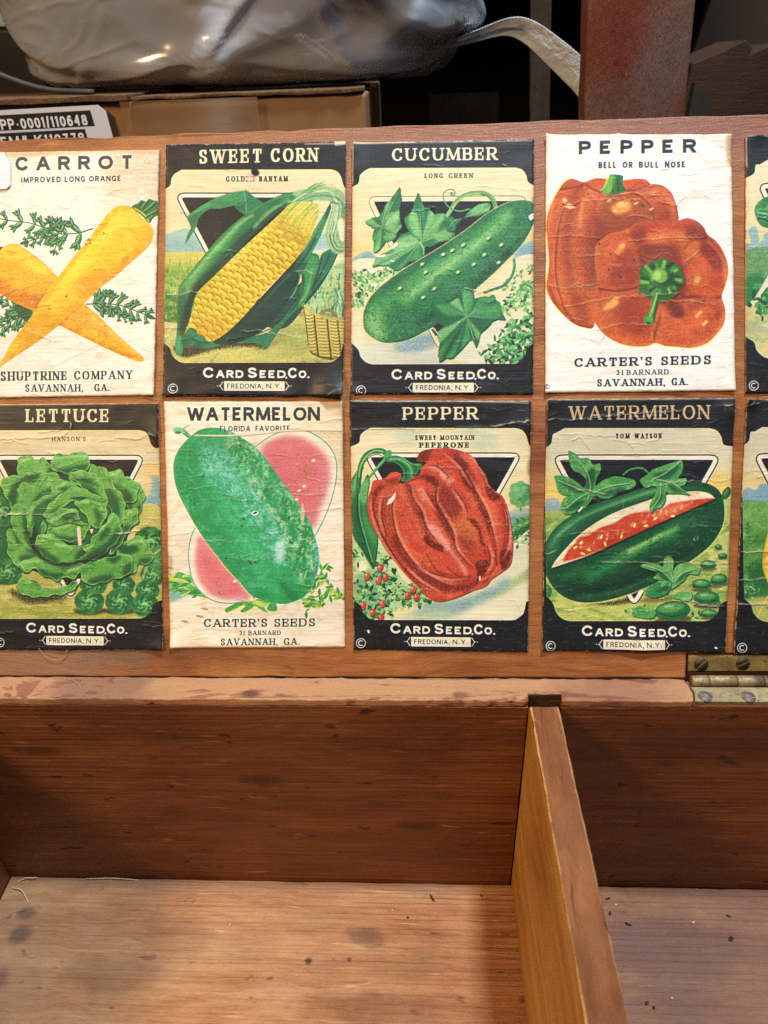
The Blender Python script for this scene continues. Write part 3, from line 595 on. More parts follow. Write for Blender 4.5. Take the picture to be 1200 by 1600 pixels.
def carrot():
    c = Sheet('-128,112 950,96 918,1553 -128,1571', (0, 210, 3.8077), 13, 'f0e2ca')
    c.F('640,90 960,90 950,420 820,380 700,400 620,250', 'c9a878', 50, .5); c.F('-120,100 300,100 200,150 -120,180', 'dcbd8c', 20, .6); c.mottle('d8bf97', 60, 30, .52, .9, .5); c.mottle('fbf2e2', 40, 9, .5, .8, .5)
    g = ['2c5a3a', '2f6b40', '68a86a']
    frond(c, '560,562 470,590 370,595 330,575 260,555 180,530 60,515 -20,500', 9, 118, g); frond(c, '350,600 300,610 240,620 170,640', 5, 84, g); frond(c, '340,600 345,640 330,690', 3, 60, g); frond(c, '372,590 350,550 300,520', 3, 66, g)
    frond(c, '515,1012 600,1010 700,1015 780,1040 870,1075', 8, 104, g); frond(c, '560,1010 620,960 650,945', 3, 60, g); frond(c, '640,1020 720,1080 780,1100', 4, 64, g)
    frond(c, '200,1060 120,1090 40,1130 -60,1200', 7, 110, g); frond(c, '140,1080 80,1030 20,1000', 4, 84, g); c.F('100,1010 200,1050 170,1115 110,1070', '2a5a36', 4)
    c.F('-20,690 20,670 30,710 -20,740', '2c5a3a')
    y1 = '-120,790 -60,740 0,700 20,675 60,655 110,655 160,685 260,760 350,850 430,920 515,1015 600,1090 700,1190 790,1270 850,1320 855,1345 820,1347 720,1310 600,1255 450,1180 350,1130 200,1050 90,1000 0,945 -120,880'
    c.F(PT(y1)+[3, 4], 'c77d12', 2, .8); c.F(y1, 'f0a81a'); c.clip(y1)
    c.F('20,670 110,660 300,810 280,860 120,760 0,740', 'f8c83a', 22, .9); c.F('-120,860 0,870 120,920 250,990 260,1070 90,1000 -120,930', 'd87718', 26, .9, .3); c.F('180,990 300,940 400,1000 380,1120 250,1080', 'b96a18', 22, .85, .3); c.F('420,1010 560,1080 700,1200 600,1200 450,1130', 'e8a52e', 20, .8)
    c.S('200,1050 350,1130 600,1255 830,1345', 30, 'd98512', 10, .7); c.S('560,1090 700,1210 830,1320', 18, 'fbc944', 10, .7); c.mottle('c8701c', 40, 14, .6, .85, .45); c.mottle('fbd556', 50, 18, .58, .85, .4); c.un()
    y2 = '-40,1400 20,1340 60,1260 140,1150 200,1070 260,970 320,890 380,810 450,720 530,630 600,530 660,460 700,430 750,425 790,438 840,490 890,535 912,570 908,620 870,680 780,760 690,840 600,910 500,1005 400,1090 330,1150 240,1220 120,1300 30,1360 -20,1400'
    c.F(PT(y2)+[4, 4], 'c98212', 2, .8); c.F(y2, 'f6b81c'); c.clip(y2)
    c.F('640,500 720,445 800,470 720,560 560,740 420,900 300,1050 340,880 480,700', 'fbd02e', 30, .9); c.S('910,600 780,750 600,900 400,1080 240,1215 60,1340', 60, 'e39714', 20, .75, .2); c.S('700,450 560,620 400,810 240,1020 100,1230', 18, 'e8a013', 8, .6)
    c.F('480,860 600,800 640,860 560,940 460,940', 'd58a1a', 22, .6); c.F('130,1180 260,1060 330,1090 250,1190 120,1290', 'e59a16', 20, .7); c.S('620,620 760,520 840,540', 40, 'fcdc50', 26, .6); c.F('730,740 770,725 760,760 730,770', 'b87a1c', 6, .6)
    c.mottle('d98a12', 50, 18, .62, .9, .45); c.mottle('fde06a', 60, 24, .62, .9, .4); c.un()
    c.F('788,436 820,415 845,395 870,402 890,388 915,395 942,405 940,440 945,480 915,500 890,532 850,490', '3b7a3a'); c.S('800,440 860,480 890,525', 8, 'e9d44a', 2, .8)
    for q in ('830,425 850,400', '860,470 900,440 930,410', '870,500 920,470 942,460', '850,450 870,420 890,400', '890,515 915,490'): c.S(q, 12, '1d4a2a', 3, .8); c.S(PT(q)+[-6, -6], 6, '8abf6a', 2, .8)
    c.text('CARROT', 95, 795, 138, 219, 127, 208, '4a4b4d', 'sans', .23, gap=.5); c.text('IMPROVED LONG ORANGE', 131, 723, 258, 291, 248, 281, '35353c', 'sans', .2, gap=.22)
    c.text('SHUPTRINE', 5, 405, 1412, 1468, 1410, 1462, '28292c', wt=.21, thin=.08, gap=.12); c.text('COMPANY', 442, 795, 1410, 1460, 1405, 1456, '28292c', wt=.21, thin=.08, gap=.12)
    c.text('SAVANNAH,', 152, 498, 1489, 1532, 1487, 1530, '28292c', wt=.21, thin=.09, gap=.12); c.text('GA.', 562, 655, 1486, 1529, 1484, 1527, '28292c', wt=.21, thin=.09, gap=.12)
    for x, y, r in ((595, 1315, 15), (318, 792, 9), (462, 608, 8), (45, 400, 30), (630, 1150, 7), (880, 165, 14)): rings(c, x, y, r)
    for x, y in ((535, 630), (540, 650), (515, 655), (525, 632), (620, 590), (400, 965), (300, 1040)): c.E(x, y, c.rs.uniform(6, 14), 4, c.rs.uniform(0, 180), '6b3d14', 2, .7)
    for q in ('320,1380 440,1320 560,1270 620,1225', '240,960 300,930 360,915', '650,830 780,805', '130,1090 260,1070', '360,600 560,560', '810,560 900,535', '30,1000 130,930 240,880', '600,1165 660,1150', '410,1365 460,1395', '0,960 110,920'): c.crease(q, 3.2, .45, 'f6e6c0')
    c.age((-120, 100, 930, 1560), 60, False, .55, 'c79a62')
    c.F('-128,112 940,96 930,116 600,112 300,128 -128,136', 'caa06a', 6, .5)
    return c

def bell_pepper():
    c = Sheet('41,38 1004,37 1027,1368 38,1380', (840, 200, 3.333), 14, 'f4ede0')
    c.mottle('d9c6a4', 60, 16, .55, .9, .45); c.mottle('fffaf0', 40, 8, .5, .8, .5); c.F('980,40 1010,40 1015,200 985,180', 'b8854e', 10, .6)
    A = '45,520 52,460 70,400 110,325 140,285 180,268 240,285 300,265 350,268 450,275 510,268 560,272 590,295 640,300 690,335 715,390 730,450 725,490 600,560 420,640 340,760 320,860 290,1037 240,1040 180,1015 110,950 60,880 46,820 60,700'
    c.F(PT(A)+[-5, -3], 'f2d23a', 2, .9); c.F(A, 'dd6c2a'); c.clip(A)
    c.F('45,520 110,330 160,320 110,450 85,620 90,800 130,930 60,900', 'df5f24', 14, .9); c.S('215,315 150,380 110,490 92,640 95,800 130,930 190,1010', 12, '8a2f10', 6, .9); c.S('200,320 140,400 104,500 84,640 88,800 120,920', 6, 'ee8a4a', 3, .8)
    c.S('235,320 175,420 155,560 165,720 200,900 250,1020', 50, '9c3a12', 26, .8, .3); c.S('190,560 185,700 210,860', 34, 'd9771f', 18, .7); c.S('225,330 215,480 225,640 245,820', 34, 'd45a1e', 14, .8)
    c.F('90,560 150,420 300,400 300,700 280,1000 200,1010', 'a03a12', 40, .28, .2); c.F('260,480 340,440 470,470 540,520 400,560 320,660 300,800 260,860', '86300f', 34, .9, .4); c.S('330,345 290,420 280,520 300,640', 22, 'b3451a', 10, .8)
    c.F('110,325 140,285 180,268 240,285 230,310 180,318', 'c24a1c', 4); c.S('112,322 180,315 235,305', 7, '6e220c', 4, .8)
    c.F('240,290 300,265 350,268 340,320 290,330 250,310', 'cd4e1e', 5); c.S('215,310 245,295 280,320 330,340', 9, '7a260c', 4, .8)
    c.F('360,345 420,350 500,345 550,375 590,420 605,485 540,500 480,520 400,530 330,500 320,420', 'a14716', 16, .8); c.S('500,340 560,380 595,430 607,490', 8, '6b1f0b', 4, .9); c.F('380,420 430,385 480,390 480,430 430,450 400,450', 'f0963a', 10, .95); c.E(440, 400, 30, 12, -10, 'f9c06a', 6, .9)
    c.F('450,278 510,268 560,272 580,295 530,330 470,335', 'd4551f', 5); c.S('455,330 520,325 580,298', 10, '6b210c', 5, .85); c.F('510,335 600,295 690,340 720,440 725,490 620,490 600,430 560,370', 'cb5a26', 8); c.S('580,345 640,330 690,380 710,450', 30, 'ea7a3c', 14, .8); c.F('600,420 660,400 690,480 620,490', 'a53c16', 14, .7); c.S('720,400 728,480', 10, '8f3212', 5, .7)
    c.S('240,370 225,440 215,520', 18, 'f09055', 9, .8); c.E(165, 410, 18, 14, 0, 'f2b47c', 5, .8); c.E(140, 375, 14, 16, 20, 'f0a470', 6, .8); c.S('80,380 60,470 55,560', 10, 'f0935c', 6, .7)
    c.S('60,830 110,950 200,1025 290,1036', 16, '8f2d10', 8, .7); c.mottle('7e2a0c', 26, 12, .6, .85, .35); c.un()
    B = '300,620 320,590 380,550 440,540 470,525 510,500 560,490 640,490 720,485 780,472 830,490 862,520 880,555 930,595 965,650 985,710 985,770 970,830 955,880 972,940 968,1010 940,1060 880,1120 800,1145 720,1140 660,1135 610,1120 570,1135 500,1138 420,1120 340,1070 290,1000 272,930 280,880 312,835 300,740 295,680'
    c.F(PT(B)+[4, 4], 'f4c23a', 3, .7); c.F(B, 'dc6826'); c.clip(B)
    c.F('520,620 640,580 760,620 860,520 880,600 800,700 760,900 600,900 500,800', '8e300f', 30, .95, .3); c.F('510,500 640,485 780,475 860,520 800,560 700,530 560,560 500,600 470,560', 'c7491b', 14); c.F('560,560 640,545 700,555 700,590 620,605 570,595', 'ea6e2c', 14, .9); c.F('480,540 560,520 540,640 480,680', '9a3512', 16, .8); c.F('770,520 860,520 870,575 800,610', '7c270d', 16, .85)
    c.F('310,640 380,560 470,560 510,640 540,760 520,830 440,850 340,840 305,740', 'd05c28', 10); c.F('400,640 480,620 530,760 480,830 380,830', 'a03612', 26, .8, .3); c.F('340,640 390,590 470,580 440,640 370,700', 'e26628', 16, .9); c.E(437, 618, 22, 12, -35, 'f7b24c', 4); c.E(425, 640, 26, 14, -35, 'ef9143', 8, .8); c.S('312,835 380,850 460,845 520,830', 10, '701f0b', 5, .9); c.S('530,640 545,740 535,830', 16, '7c250c', 10, .8)
    c.F('740,640 800,590 850,600 850,660 800,700 760,720', 'e06a26', 16, .9); c.F('850,610 890,580 950,640 970,720 930,770 880,700 840,660', '8a2c10', 12, .9); c.F('770,730 850,660 900,740 960,790 960,860 900,880 820,880 770,810', 'd9561f', 14, .95); c.F('780,760 840,730 850,800 800,850', 'e8702e', 14, .8); c.E(828, 790, 15, 20, 20, 'f9b65c', 4); c.F('900,760 960,740 970,840 930,870 890,830', 'c84a1c', 14, .8); c.S('700,890 800,880 900,890 960,880', 16, '70200c', 8, .85)
    c.S('880,590 940,650 968,720 970,800', 10, 'ee8040', 6, .7); c.S('740,660 820,560 870,540', 12, 'b8441c', 8, .6)
    c.F('285,890 330,850 440,860 540,850 580,920 590,1020 560,1120 460,1130 340,1060 285,980', 'd25e28', 12); c.F('420,900 560,880 590,1000 560,1090 460,1080 420,1000', 'a53512', 28, .8, .3); c.F('345,930 390,895 415,900 410,925 370,945 345,955', 'f6ac48', 6); c.E(412, 886, 24, 7, -8, 'f3bf6a', 3, .9); c.S('300,920 310,1000 370,1080 470,1120', 24, 'ea6a30', 12, .8); c.S('400,1050 480,1090 560,1100', 26, 'e35e26', 14, .7)
    c.F('640,920 720,900 780,930 860,880 940,900 965,960 950,1040 880,1110 780,1138 680,1120 640,1060', 'ce5a26', 12); c.F('690,900 740,920 760,980 710,990 670,940', '6f1f0c', 14, .9); c.S('780,940 850,910 920,930 940,990', 30, 'a83a14', 16, .8); c.F('790,990 850,950 870,990 820,1050 760,1060', 'e2622a', 18, .85); c.S('820,985 850,955', 16, 'f8a85a', 3); c.S('855,1030 880,1005', 16, 'f7b060', 3); c.S('600,1120 610,1060 640,980', 12, '80260e', 7, .85); c.S('600,1120 590,1060', 7, 'f08c50', 4, .7); c.S('650,960 660,1040 700,1080', 22, 'e66e38', 12, .7); c.S('700,1130 820,1135 930,1060 965,960', 12, 'ee7a40', 6, .7)
    c.F('480,700 540,620 700,600 860,700 900,860 760,960 620,1000 480,900', '7a260c', 60, .25, .3); c.mottle('7a260c', 24, 12, .6, .85, .3); c.mottle('f08a4c', 30, 12, .66, .9, .3); c.un()
    c.F('325,330 360,290 372,250 385,245 440,252 440,290 455,330 420,345 370,350', '2f6f2c'); c.F('372,250 400,247 395,300 370,345 335,335', '6fae3a', 5, .9); c.S('415,260 420,340', 8, '17421c', 4, .9); c.S('368,252 345,310 325,330', 5, 'e9dc4a', 1, .8); c.S('395,265 385,340', 4, '1d4c20', 2, .7)
    C = '525,740 545,725 560,715 590,700 605,690 630,690 650,672 668,685 690,700 715,705 745,730 742,750 762,780 760,810 730,840 720,870 690,890 650,910 620,900 585,890 570,880 540,860 518,845 528,810'
    c.F(PT(C)+[5, 7], '5e1c0b', 6, .8); c.F(C, '2d6b22', sm=False); c.clip(C)
    for k in range(20):
        a = k*.314+c.rs.uniform(-.1, .1); r0, r1 = c.rs.uniform(48, 70), c.rs.uniform(84, 118); c.S([[645+r0*np.cos(a), 790+r0*.9*np.sin(a)], [645+r1*np.cos(a+.12), 790+r1*.9*np.sin(a+.12)]], c.rs.uniform(8, 22), ('8fbe44', '123f16', '4f8f2c')[k % 3], 4, .85)
    c.E(645, 788, 62, 52, 0, '1f5a20', 8, .9); c.E(628, 775, 46, 44, -20, '7fbe42', 8, .9); c.E(620, 770, 22, 26, 30, 'b8dd70', 7, .8); c.S('600,800 640,815 690,790 700,750', 12, '154517', 5, .8); c.un()
    c.F('600,850 640,840 635,880 620,930 605,985 605,1015 585,1032 560,1025 550,1000 560,975 580,960 590,900', '3f8a32'); c.S('620,860 600,930 580,990', 9, '9ed05a', 3, .9); c.S('632,870 612,950 600,1010', 8, '153f16', 4, .9); c.E(578, 1000, 20, 18, 0, '5c9f3c', 4); c.E(574, 1018, 12, 7, 0, '1b451a', 3)
    c.text('PEPPER', 212, 825, 72, 141, 60, 131, '2f3036', 'sans', .25, gap=.5); c.text('BELL', 315, 408, 180, 213, 179, 212, '2a2b31', 'sans', .22, gap=.25); c.text('OR', 440, 493, 179, 211, 179, 211, '2a2b31', 'sans', .22, gap=.25); c.text('BULL', 525, 630, 178, 210, 178, 210, '2a2b31', 'sans', .22, gap=.25); c.text('NOSE', 660, 766, 177, 209, 177, 208, '2a2b31', 'sans', .22, gap=.25)
    c.text("CARTER'S", 185, 598, 1200, 1246, 1192, 1238, '28292e', wt=.25, thin=.16, gap=.1); c.text('SEEDS', 635, 905, 1191, 1237, 1184, 1231, '28292e', wt=.25, thin=.16, gap=.1)
    c.text('31', 405, 445, 1261, 1288, 1261, 1288, '303136', wt=.22, thin=.13, gap=.2); c.text('BARNARD', 460, 682, 1261, 1288, 1257, 1284, '303136', wt=.22, thin=.13, gap=.14); c.text('SAVANNAH,', 305, 662, 1309, 1347, 1304, 1343, '2b2c31', wt=.24, thin=.15, gap=.12); c.text('GA.', 692, 780, 1303, 1342, 1300, 1339, '2b2c31', wt=.24, thin=.15, gap=.12)
    copyright_mark(c, 47, 1348, 12, '55524e', 3)
    for x, y in ((150, 410), (180, 415), (165, 418), (140, 380), (370, 380), (400, 435), (510, 395), (590, 425)): c.E(x, y, c.rs.uniform(8, 18), 6, c.rs.uniform(-30, 30), 'e9c79a', 2, .8)
    for x, y in ((378, 660), (545, 410), (705, 850), (318, 605), (872, 572), (370, 740), (430, 780), (500, 690), (860, 905), (530, 870), (420, 770)): c.E(x, y, 6, 5, 0, '3a140a', 1, .8)
    for q in ('65,572 190,562 330,575', '230,385 360,372 540,380', '120,940 280,905 420,880 560,880', '470,590 720,570 870,575', '290,1060 430,1020 600,1025', '50,820 150,835 290,820', '330,665 200,670', '760,700 840,640', '620,905 800,900 930,920', '480,880 620,870 740,860'): c.crease(q, 4, .55, 'f0c8a4')
    c.age((45, 45, 1015, 1370), 60, False, .45, 'd6b488')
    return c

def florida_watermelon():
    c = Sheet('26,48 1087,48 1102,1509 65,1512', (250, 615, 3.81), 15, 'f0dfc0')
    c.mottle('d3b27c', 70, 26, .52, .9, .5); c.mottle('faf0da', 50, 9, .5, .8, .45)
    c.F('800,60 1100,60 1100,500 900,400', 'd9ba82', 80, .35)
    # cut half behind
    R = '570,320 640,265 720,228 800,212 880,225 960,270 1020,330 1048,400 1052,480 1035,580 1000,690 960,780 925,850 800,900 600,700'
    c.F(R, 'f1dfc2'); c.S('560,325 640,265 720,228 800,212 880,225 960,270 1020,330 1048,400 1052,480 1035,580 1000,690 960,780 922,850', 6, '4fa78c')
    c.F('600,340 680,275 760,250 850,265 940,320 1005,400 1015,490 990,600 950,700 910,800 800,760 700,560', 'e0787a', 22); c.F('620,370 700,300 830,300 930,380 960,480 930,600 880,720 760,650', 'dc6a6e', 40, .8, .2)
    Lh = '205,800 185,860 172,940 175,1010 190,1090 220,1150 280,1210 350,1240 430,1246 500,1235 560,1220 420,1050 300,900'
    # foliage strip
    g = ['2f8f4c', '4fb04a', '8fcf52', 'd9d84f', '2a9a86']
    c.F('58,1095 110,1085 180,1110 230,1170 160,1200 90,1235 60,1240', '4fa89a', 16, .7)
    for k in range(190):
        x = c.rs.uniform(70, 600); y = 1100+ (x-70)*.30+c.rs.uniform(-36, 40)*(1.3 if x < 240 else .6)
        lens_leaf(c, x, y, c.rs.uniform(40, 110), c.rs.uniform(12, 26), c.rs.choice([10, 30, 160, 195, 350])+c.rs.uniform(-15, 15), g[c.rs.randint(4)], a=.9)
    for q in ('390,1280 470,1240 500,1250 400,1300', '480,1290 540,1250 560,1265 500,1300', '640,1285 660,1240 690,1245 695,1290'): c.F(PT(q)+[4, 5], 'e0d44a'); c.F(q, '4aa84a')
    c.F(Lh, 'f2e0c2'); c.S('210,800 185,860 172,940 175,1010 190,1090 220,1150 280,1210 350,1240 430,1246 500,1237', 6, '4fa78c'); c.F('235,850 215,930 215,1020 235,1110 290,1180 360,1215 440,1222 540,1210 400,1040 300,900', 'e37f80', 16); c.F('260,920 260,1050 330,1160 440,1190 480,1150 360,1000', 'dc6a6e', 24, .8)
    c.S('545,1200 470,1115 380,1020 290,890', 9, 'f3cf5a', 3, .7)
    def twig(q, n): 
        p = spline(PT(q), False); c.S(p, 9, '3f9f52', sm=False)
        for k in range(n):
            a = p[c.rs.randint(len(p))]; t = c.rs.uniform(0, 360); lens_leaf(c, a[0]+4, a[1]+4, 46, 17, t, 'e3da55'); lens_leaf(c, a[0], a[1], 46, 17, t, g[k % 3])
    twig('900,1190 940,1140 960,1060 1005,1008', 11); twig('910,1165 960,1130 990,1095', 7); twig('900,1220 960,1200 1020,1200 1070,1210', 16); twig('880,1230 900,1260 870,1295', 12); twig('930,1230 950,1270', 9); twig('1020,1150 1050,1185 1090,1200', 12); twig('1000,1190 1030,1150', 6)
    # fruit
    m = '82,430 95,370 130,310 180,260 230,220 290,205 350,205 420,225 500,270 570,320 640,400 710,500 780,590 830,665 880,740 915,830 940,920 946,1010 930,1080 905,1150 860,1205 800,1235 740,1250 660,1240 580,1215 540,1195 470,1115 400,1040 330,950 270,870 210,780 160,690 120,610 92,530'
    c.F(PT(m)+[3, 2], '6ab8d0', 1.5, .8); c.F(m, '2fa864'); c.clip(m)
    c.F('90,430 150,320 260,230 340,260 250,420 300,620 440,860 560,1060 640,1230 540,1195 330,950 120,610', '289a58', 30, .9); c.S('130,500 260,720 420,930 560,1110', 60, '1f8f50', 30, .6)
    c.mottle('66bf8c', 40, 30, .5, .8, .4); c.mottle('1a8a50', 30, 24, .6, .85, .4)
    c.clip('400,200 560,300 960,900 960,1200 820,1100 600,640 420,380', 20); c.mottle('b9d8a0', 26, 30, .42, .7, .75); c.mottle('1f8a4a', 22, 34, .55, .68, .8); c.mottle('e4dc90', 16, 18, .66, .8, .6); c.un()
    c.clip('230,330 360,320 520,480 660,680 800,900 760,1040 680,1000 560,820 420,640 280,500', 30); c.mottle('8ccfc0', 30, 26, .42, .66, .55); c.mottle('d5ebe6', 14, 14, .64, .82, .4); c.un()
    c.S('300,390 400,500 500,600 600,740 700,930', 90, '9fd0e0', 40, .14, .4); c.S('330,400 430,520 520,600', 40, 'cbe6f0', 24, .25, .4); c.F('690,900 740,880 740,980 700,1000', 'd9e8e6', 18, .7)
    c.S('540,400 620,520 660,640 760,760 820,880', 20, '1f8a4a', 10, .6); c.S('560,1180 700,1220 840,1190 930,1060', 60, '1f9a48', 26, .6); c.S('930,880 940,1000 910,1120', 26, '4fa8b0', 12, .5); c.F('700,1100 760,1140 830,1200 780,1230', '14803c', 14, .6); c.un()
    c.F('130,230 160,240 200,258 190,275 165,262', '3fa060'); c.S('190,265 150,225 120,212 90,210', 15, '55b070', 2); c.S('130,215 160,198 185,180', 9, '55b070', 2, taper='tip'); c.F('78,222 90,205 130,205 140,222 110,238', '7cc98a', 4); c.E(110, 232, 20, 8, 0, '2f7f4c', 3)
    for x, y, a, b in ((820, 380, 9, 22), (870, 450, 10, 24), (875, 490, 7, 14), (950, 580, 4, 22), (365, 1185, 18, 8)): c.E(x, y, a, b, 8, 'a5663f', 3, .85); c.E(x+3, y, a*.5, b*.7, 8, 'd9a878', 2, .7)
    for x, y in ((915, 398), (830, 578), (447, 1115), (815, 630), (860, 550)): c.E(x, y, 12, 8, -15, 'f4e6b8', 2, .9)
    c.F('840,690 850,650 862,700 855,760 838,745', 'e5b48c'); c.E(567, 710, 22, 13, -10, 'e6e8e0'); c.E(568, 709, 15, 6, -20, '274a34'); 
    for x, y in ((490, 788), (545, 1010), (570, 1005), (535, 1000), (785, 888), (778, 935), (475, 975), (500, 745), (205, 655), (292, 365), (258, 495), (770, 740), (395, 980), (755, 990), (480, 310)): c.E(x, y, c.rs.uniform(5, 13), c.rs.uniform(4, 8), c.rs.uniform(0, 90), '4a3a1c', 2, .75)
    for x, y in ((270, 1280), (150, 1355), (240, 1325), (60, 1035)): c.E(x, y, 24, 7, 12, '8a5a34', 3, .6)
    c.text('WATERMELON', 162, 953, 82, 162, 80, 162, '36383c', 'sans', .22, gap=.1); c.text('FLORIDA', 358, 540, 193, 226, 192, 225, '2f3034', 'sans', .17, gap=.2); c.text('FAVORITE', 570, 776, 192, 225, 190, 222, '2f3034', 'sans', .17, gap=.2)
    c.F('205,245 420,246 600,228 800,212 1090,214 1090,222 800,222 600,240 420,256 205,254', 'f0dcba', 1, .95, sm=False); c.S('205,256 420,258 600,242 800,224 1090,224', 6, '8a7048', 2, .6)
    c.text("CARTER'S", 260, 643, 1340, 1388, 1338, 1386, '2b2b2c', wt=.2, thin=.13, gap=.1); c.text('SEEDS', 678, 928, 1338, 1386, 1336, 1384, '2b2b2c', wt=.2, thin=.13, gap=.1); c.text('31', 473, 507, 1409, 1436, 1409, 1436, '2b2b2c', wt=.19, thin=.1, gap=.2); c.text('BARNARD', 527, 722, 1409, 1436, 1408, 1434, '2b2b2c', wt=.2, thin=.11, gap=.14); c.text('SAVANNAH,', 362, 702, 1456, 1496, 1455, 1495, '2b2b2c', wt=.2, thin=.12, gap=.12); c.text('GA.', 736, 833, 1453, 1494, 1452, 1492, '2b2b2c', wt=.2, thin=.12, gap=.12)
    for q in ('50,850 130,830 260,818', '260,870 420,880 540,882', '430,460 520,440 560,430', '620,560 840,545', '870,500 960,520 1090,530', '170,570 360,545', '60,1170 200,1165', '830,710 1080,680', '800,600 1000,600', '930,1110 1090,1108', '50,330 200,340', '600,720 640,720', '340,590 480,620', '450,985 620,990 700,960', '380,620 520,640'): c.crease(q, 3.6, .5, 'ece0c0')
    c.age((40, 60, 1090, 1500), 80, False, .4, 'c99a5e'); c.F('60,960 80,1000 70,1050 60,1080', 'a87a4a', 4, .5)
    return c

def lettuce():
    c = Sheet('-125,66 944,58 974,1522 -132,1524', (0, 615, 3.8077), 16, INK)
    c.F('-140,60 960,56 960,60 -140,72', 'c99d68', 2)
    window(c, -60, 890, 219, 1338, 318, 1230, el=-110, er=945, bx=14, sky=('e3cb97', 'dfc48c'), tilt=-2)
    c.F('-120,330 960,330 960,420 -120,420', 'd5c9a0', 30, .8); c.mottle('b9a878', 130, 40, .5, .85, .35)
    c.F('880,420 960,420 960,640 880,640', 'e6bd72', 26, .9); c.F('860,620 890,600 905,540 900,500 925,490 960,520 960,700 850,700', '83a5a0', 12); c.F('880,640 960,600 960,690 850,690', '6f979a', 12, .8)
    c.F('820,690 960,690 960,1340 820,1340', 'c2b860'); c.F('-140,1130 960,1000 960,1345 -140,1345', 'b0ab52'); c.F('-140,600 60,590 100,1200 -140,1200', '2f6a3c')
    c.F('-130,1150 960,1150 960,1345 -130,1345', 'b5ae55'); c.F('-130,1260 700,1300 960,1250 960,1340 -130,1340', 'a0aa4a', 30, .8); c.mottle('d2c878', 120, 24, .5, .8, .6, 1130); c.mottle('7d8a3c', 60, 20, .6, .85, .5, 1130)
    triangle(c, ((-10, 386), (840, 386), (422, 1196)))
    def head(x, y, r):
        for k in range(16):
            a = k/16*6.28+c.rs.uniform(-.2, .2); c.E(x+r*.62*np.cos(a), y+r*.5*np.sin(a), r*.42, r*.36, np.degrees(a), ['2a6a3c', '3f8a48', '2f7540'][k % 3], 1.5)
        for k in range(12):
            a = k/12*6.28; c.S([[x+r*.3*np.cos(a), y+r*.25*np.sin(a)], [x+r*.55*np.cos(a+.5), y+r*.45*np.sin(a+.5)], [x+r*.5*np.cos(a+1), y+r*.4*np.sin(a+1)]], r*.09, ['7cc070', '1d5434'][k % 2], 2, .85)
        c.E(x, y, r*.32, r*.24, 0, '5aa85a', 4); c.S([[x-r*.2, y], [x, y-r*.14], [x+r*.2, y+.02*r]], r*.09, 'a3d68c', 2); c.S([[x-r*.16, y+r*.1], [x+r*.1, y+r*.14]], r*.08, '1d5434', 2)
    for x, y, r, s in ((900, 880, 100, 0), (930, 1000, 70, 0), (915, 1075, 76, 0), (560, 1130, 80, 0), (740, 1140, 66, 0), (880, 1170, 70, 0), (535, 1235, 86, 1), (715, 1235, 84, 1), (865, 1255, 78, 0)):
        if s: c.F([[x-r, y+r*.5], [x, y+r*.7], [x+r, y+r*.45], [x+r*1.1, y+r*.75], [x, y+r*.95], [x-r, y+r*.8]], '33321c', 8, .8)
        head(x, y, r)
    c.F('880,960 960,900 960,1090 900,1040', '5f9f50', 16, .6); c.S('850,1100 900,980 960,920', 12, 'd3cf7c', 5, .7)
    head(50, 1060, 86); head(-60, 960, 110); head(0, 700, 100); head(-70, 1100, 70)
    c.F('60,1160 160,1190 380,1200 400,1220 200,1250 100,1215', '2e2c18', 14, .85, .6); c.S('60,1225 200,1240 380,1235', 14, '5c5a30', 8, .6, .6)
    DK, MD, LT, HI = '1a4a33', '2f7a42', '5fa548', '86c25e'
    def lf(o, shade=None, base='63a849', sh=None, hi=None):
        q = spline(PT(o), True, 9); n = np.roll(q, -1, 0)-np.roll(q, 1, 0); n = np.column_stack([-n[:, 1], n[:, 0]])/(np.hypot(*n.T)[:, None]+1e-6)
        ln = np.cumsum(np.hypot(*(q-np.roll(q, 1, 0)).T)); q = q+n*(4.5*np.sin(ln/13+c.rs.rand()*6)+3.5*np.sin(ln/29+c.rs.rand()*6))[:, None]; o = q
        c.F(q+[2, 9], '17382a', 5, .95, sm=False); c.F(q, base, sm=False); c.clip(q, sm=False); m = q.mean(0)
        for k in range(15):                  # ribs and puckers running in from the frill
            e = q[c.rs.randint(len(q))]; u = c.rs.uniform(.25, .7); w = e+(m-e)*u; b = (e+w)/2+c.rs.uniform(-9, 9, 2)
            c.S([e, b, w], c.rs.uniform(5, 14), ('2c6b3a', '8fca62', '1d5032')[k % 3], 3, .55, taper='tip')
        c.mottle('86c25e', 60, 50, .5, .85, .5); c.mottle('3f8a42', 70, 50, .62, .9, .5)
        for q in sh or (): c.F(q, '1f5a36', 13, .92, .25)
        for q in hi or (): c.S(q, 16, 'a3d67c', 7, .8)
        c.S(np.vstack([o, o[:1]]), 9, '93cc68', 4, .7, sm=False); c.un()
    c.F('110,560 200,480 330,420 500,440 640,500 780,520 840,640 820,760 760,860 780,960 700,1060 500,1100 300,1080 150,1030 60,930 70,800 80,700', '17432f')
    lf('100,1130 140,1100 200,1110 250,1140 310,1160 380,1150 440,1110 470,1130 420,1175 380,1195 300,1200 210,1210 150,1200 118,1165', sh=('180,1070 330,1100 300,1150 220,1130', '380,1110 440,1090 430,1140'))
    lf('720,900 790,860 850,850 890,890 905,940 910,990 880,1015 830,1015 800,1060 740,1080 700,1010 700,940', sh=('700,900 800,900 830,930 740,960', '840,980 910,980 880,1020 820,1020'), hi=('760,900 830,870 870,900',))
    lf('740,500 800,510 840,550 862,600 855,660 830,720 825,760 790,760 760,680 740,600', sh=('740,560 780,600 790,700 740,700', '800,700 860,640 840,740'))
    lf('640,490 670,460 710,448 740,470 750,500 800,520 830,560 800,640 720,640 650,560', sh=('660,540 740,560 790,600 780,660 700,620',), hi=('660,490 720,460',))
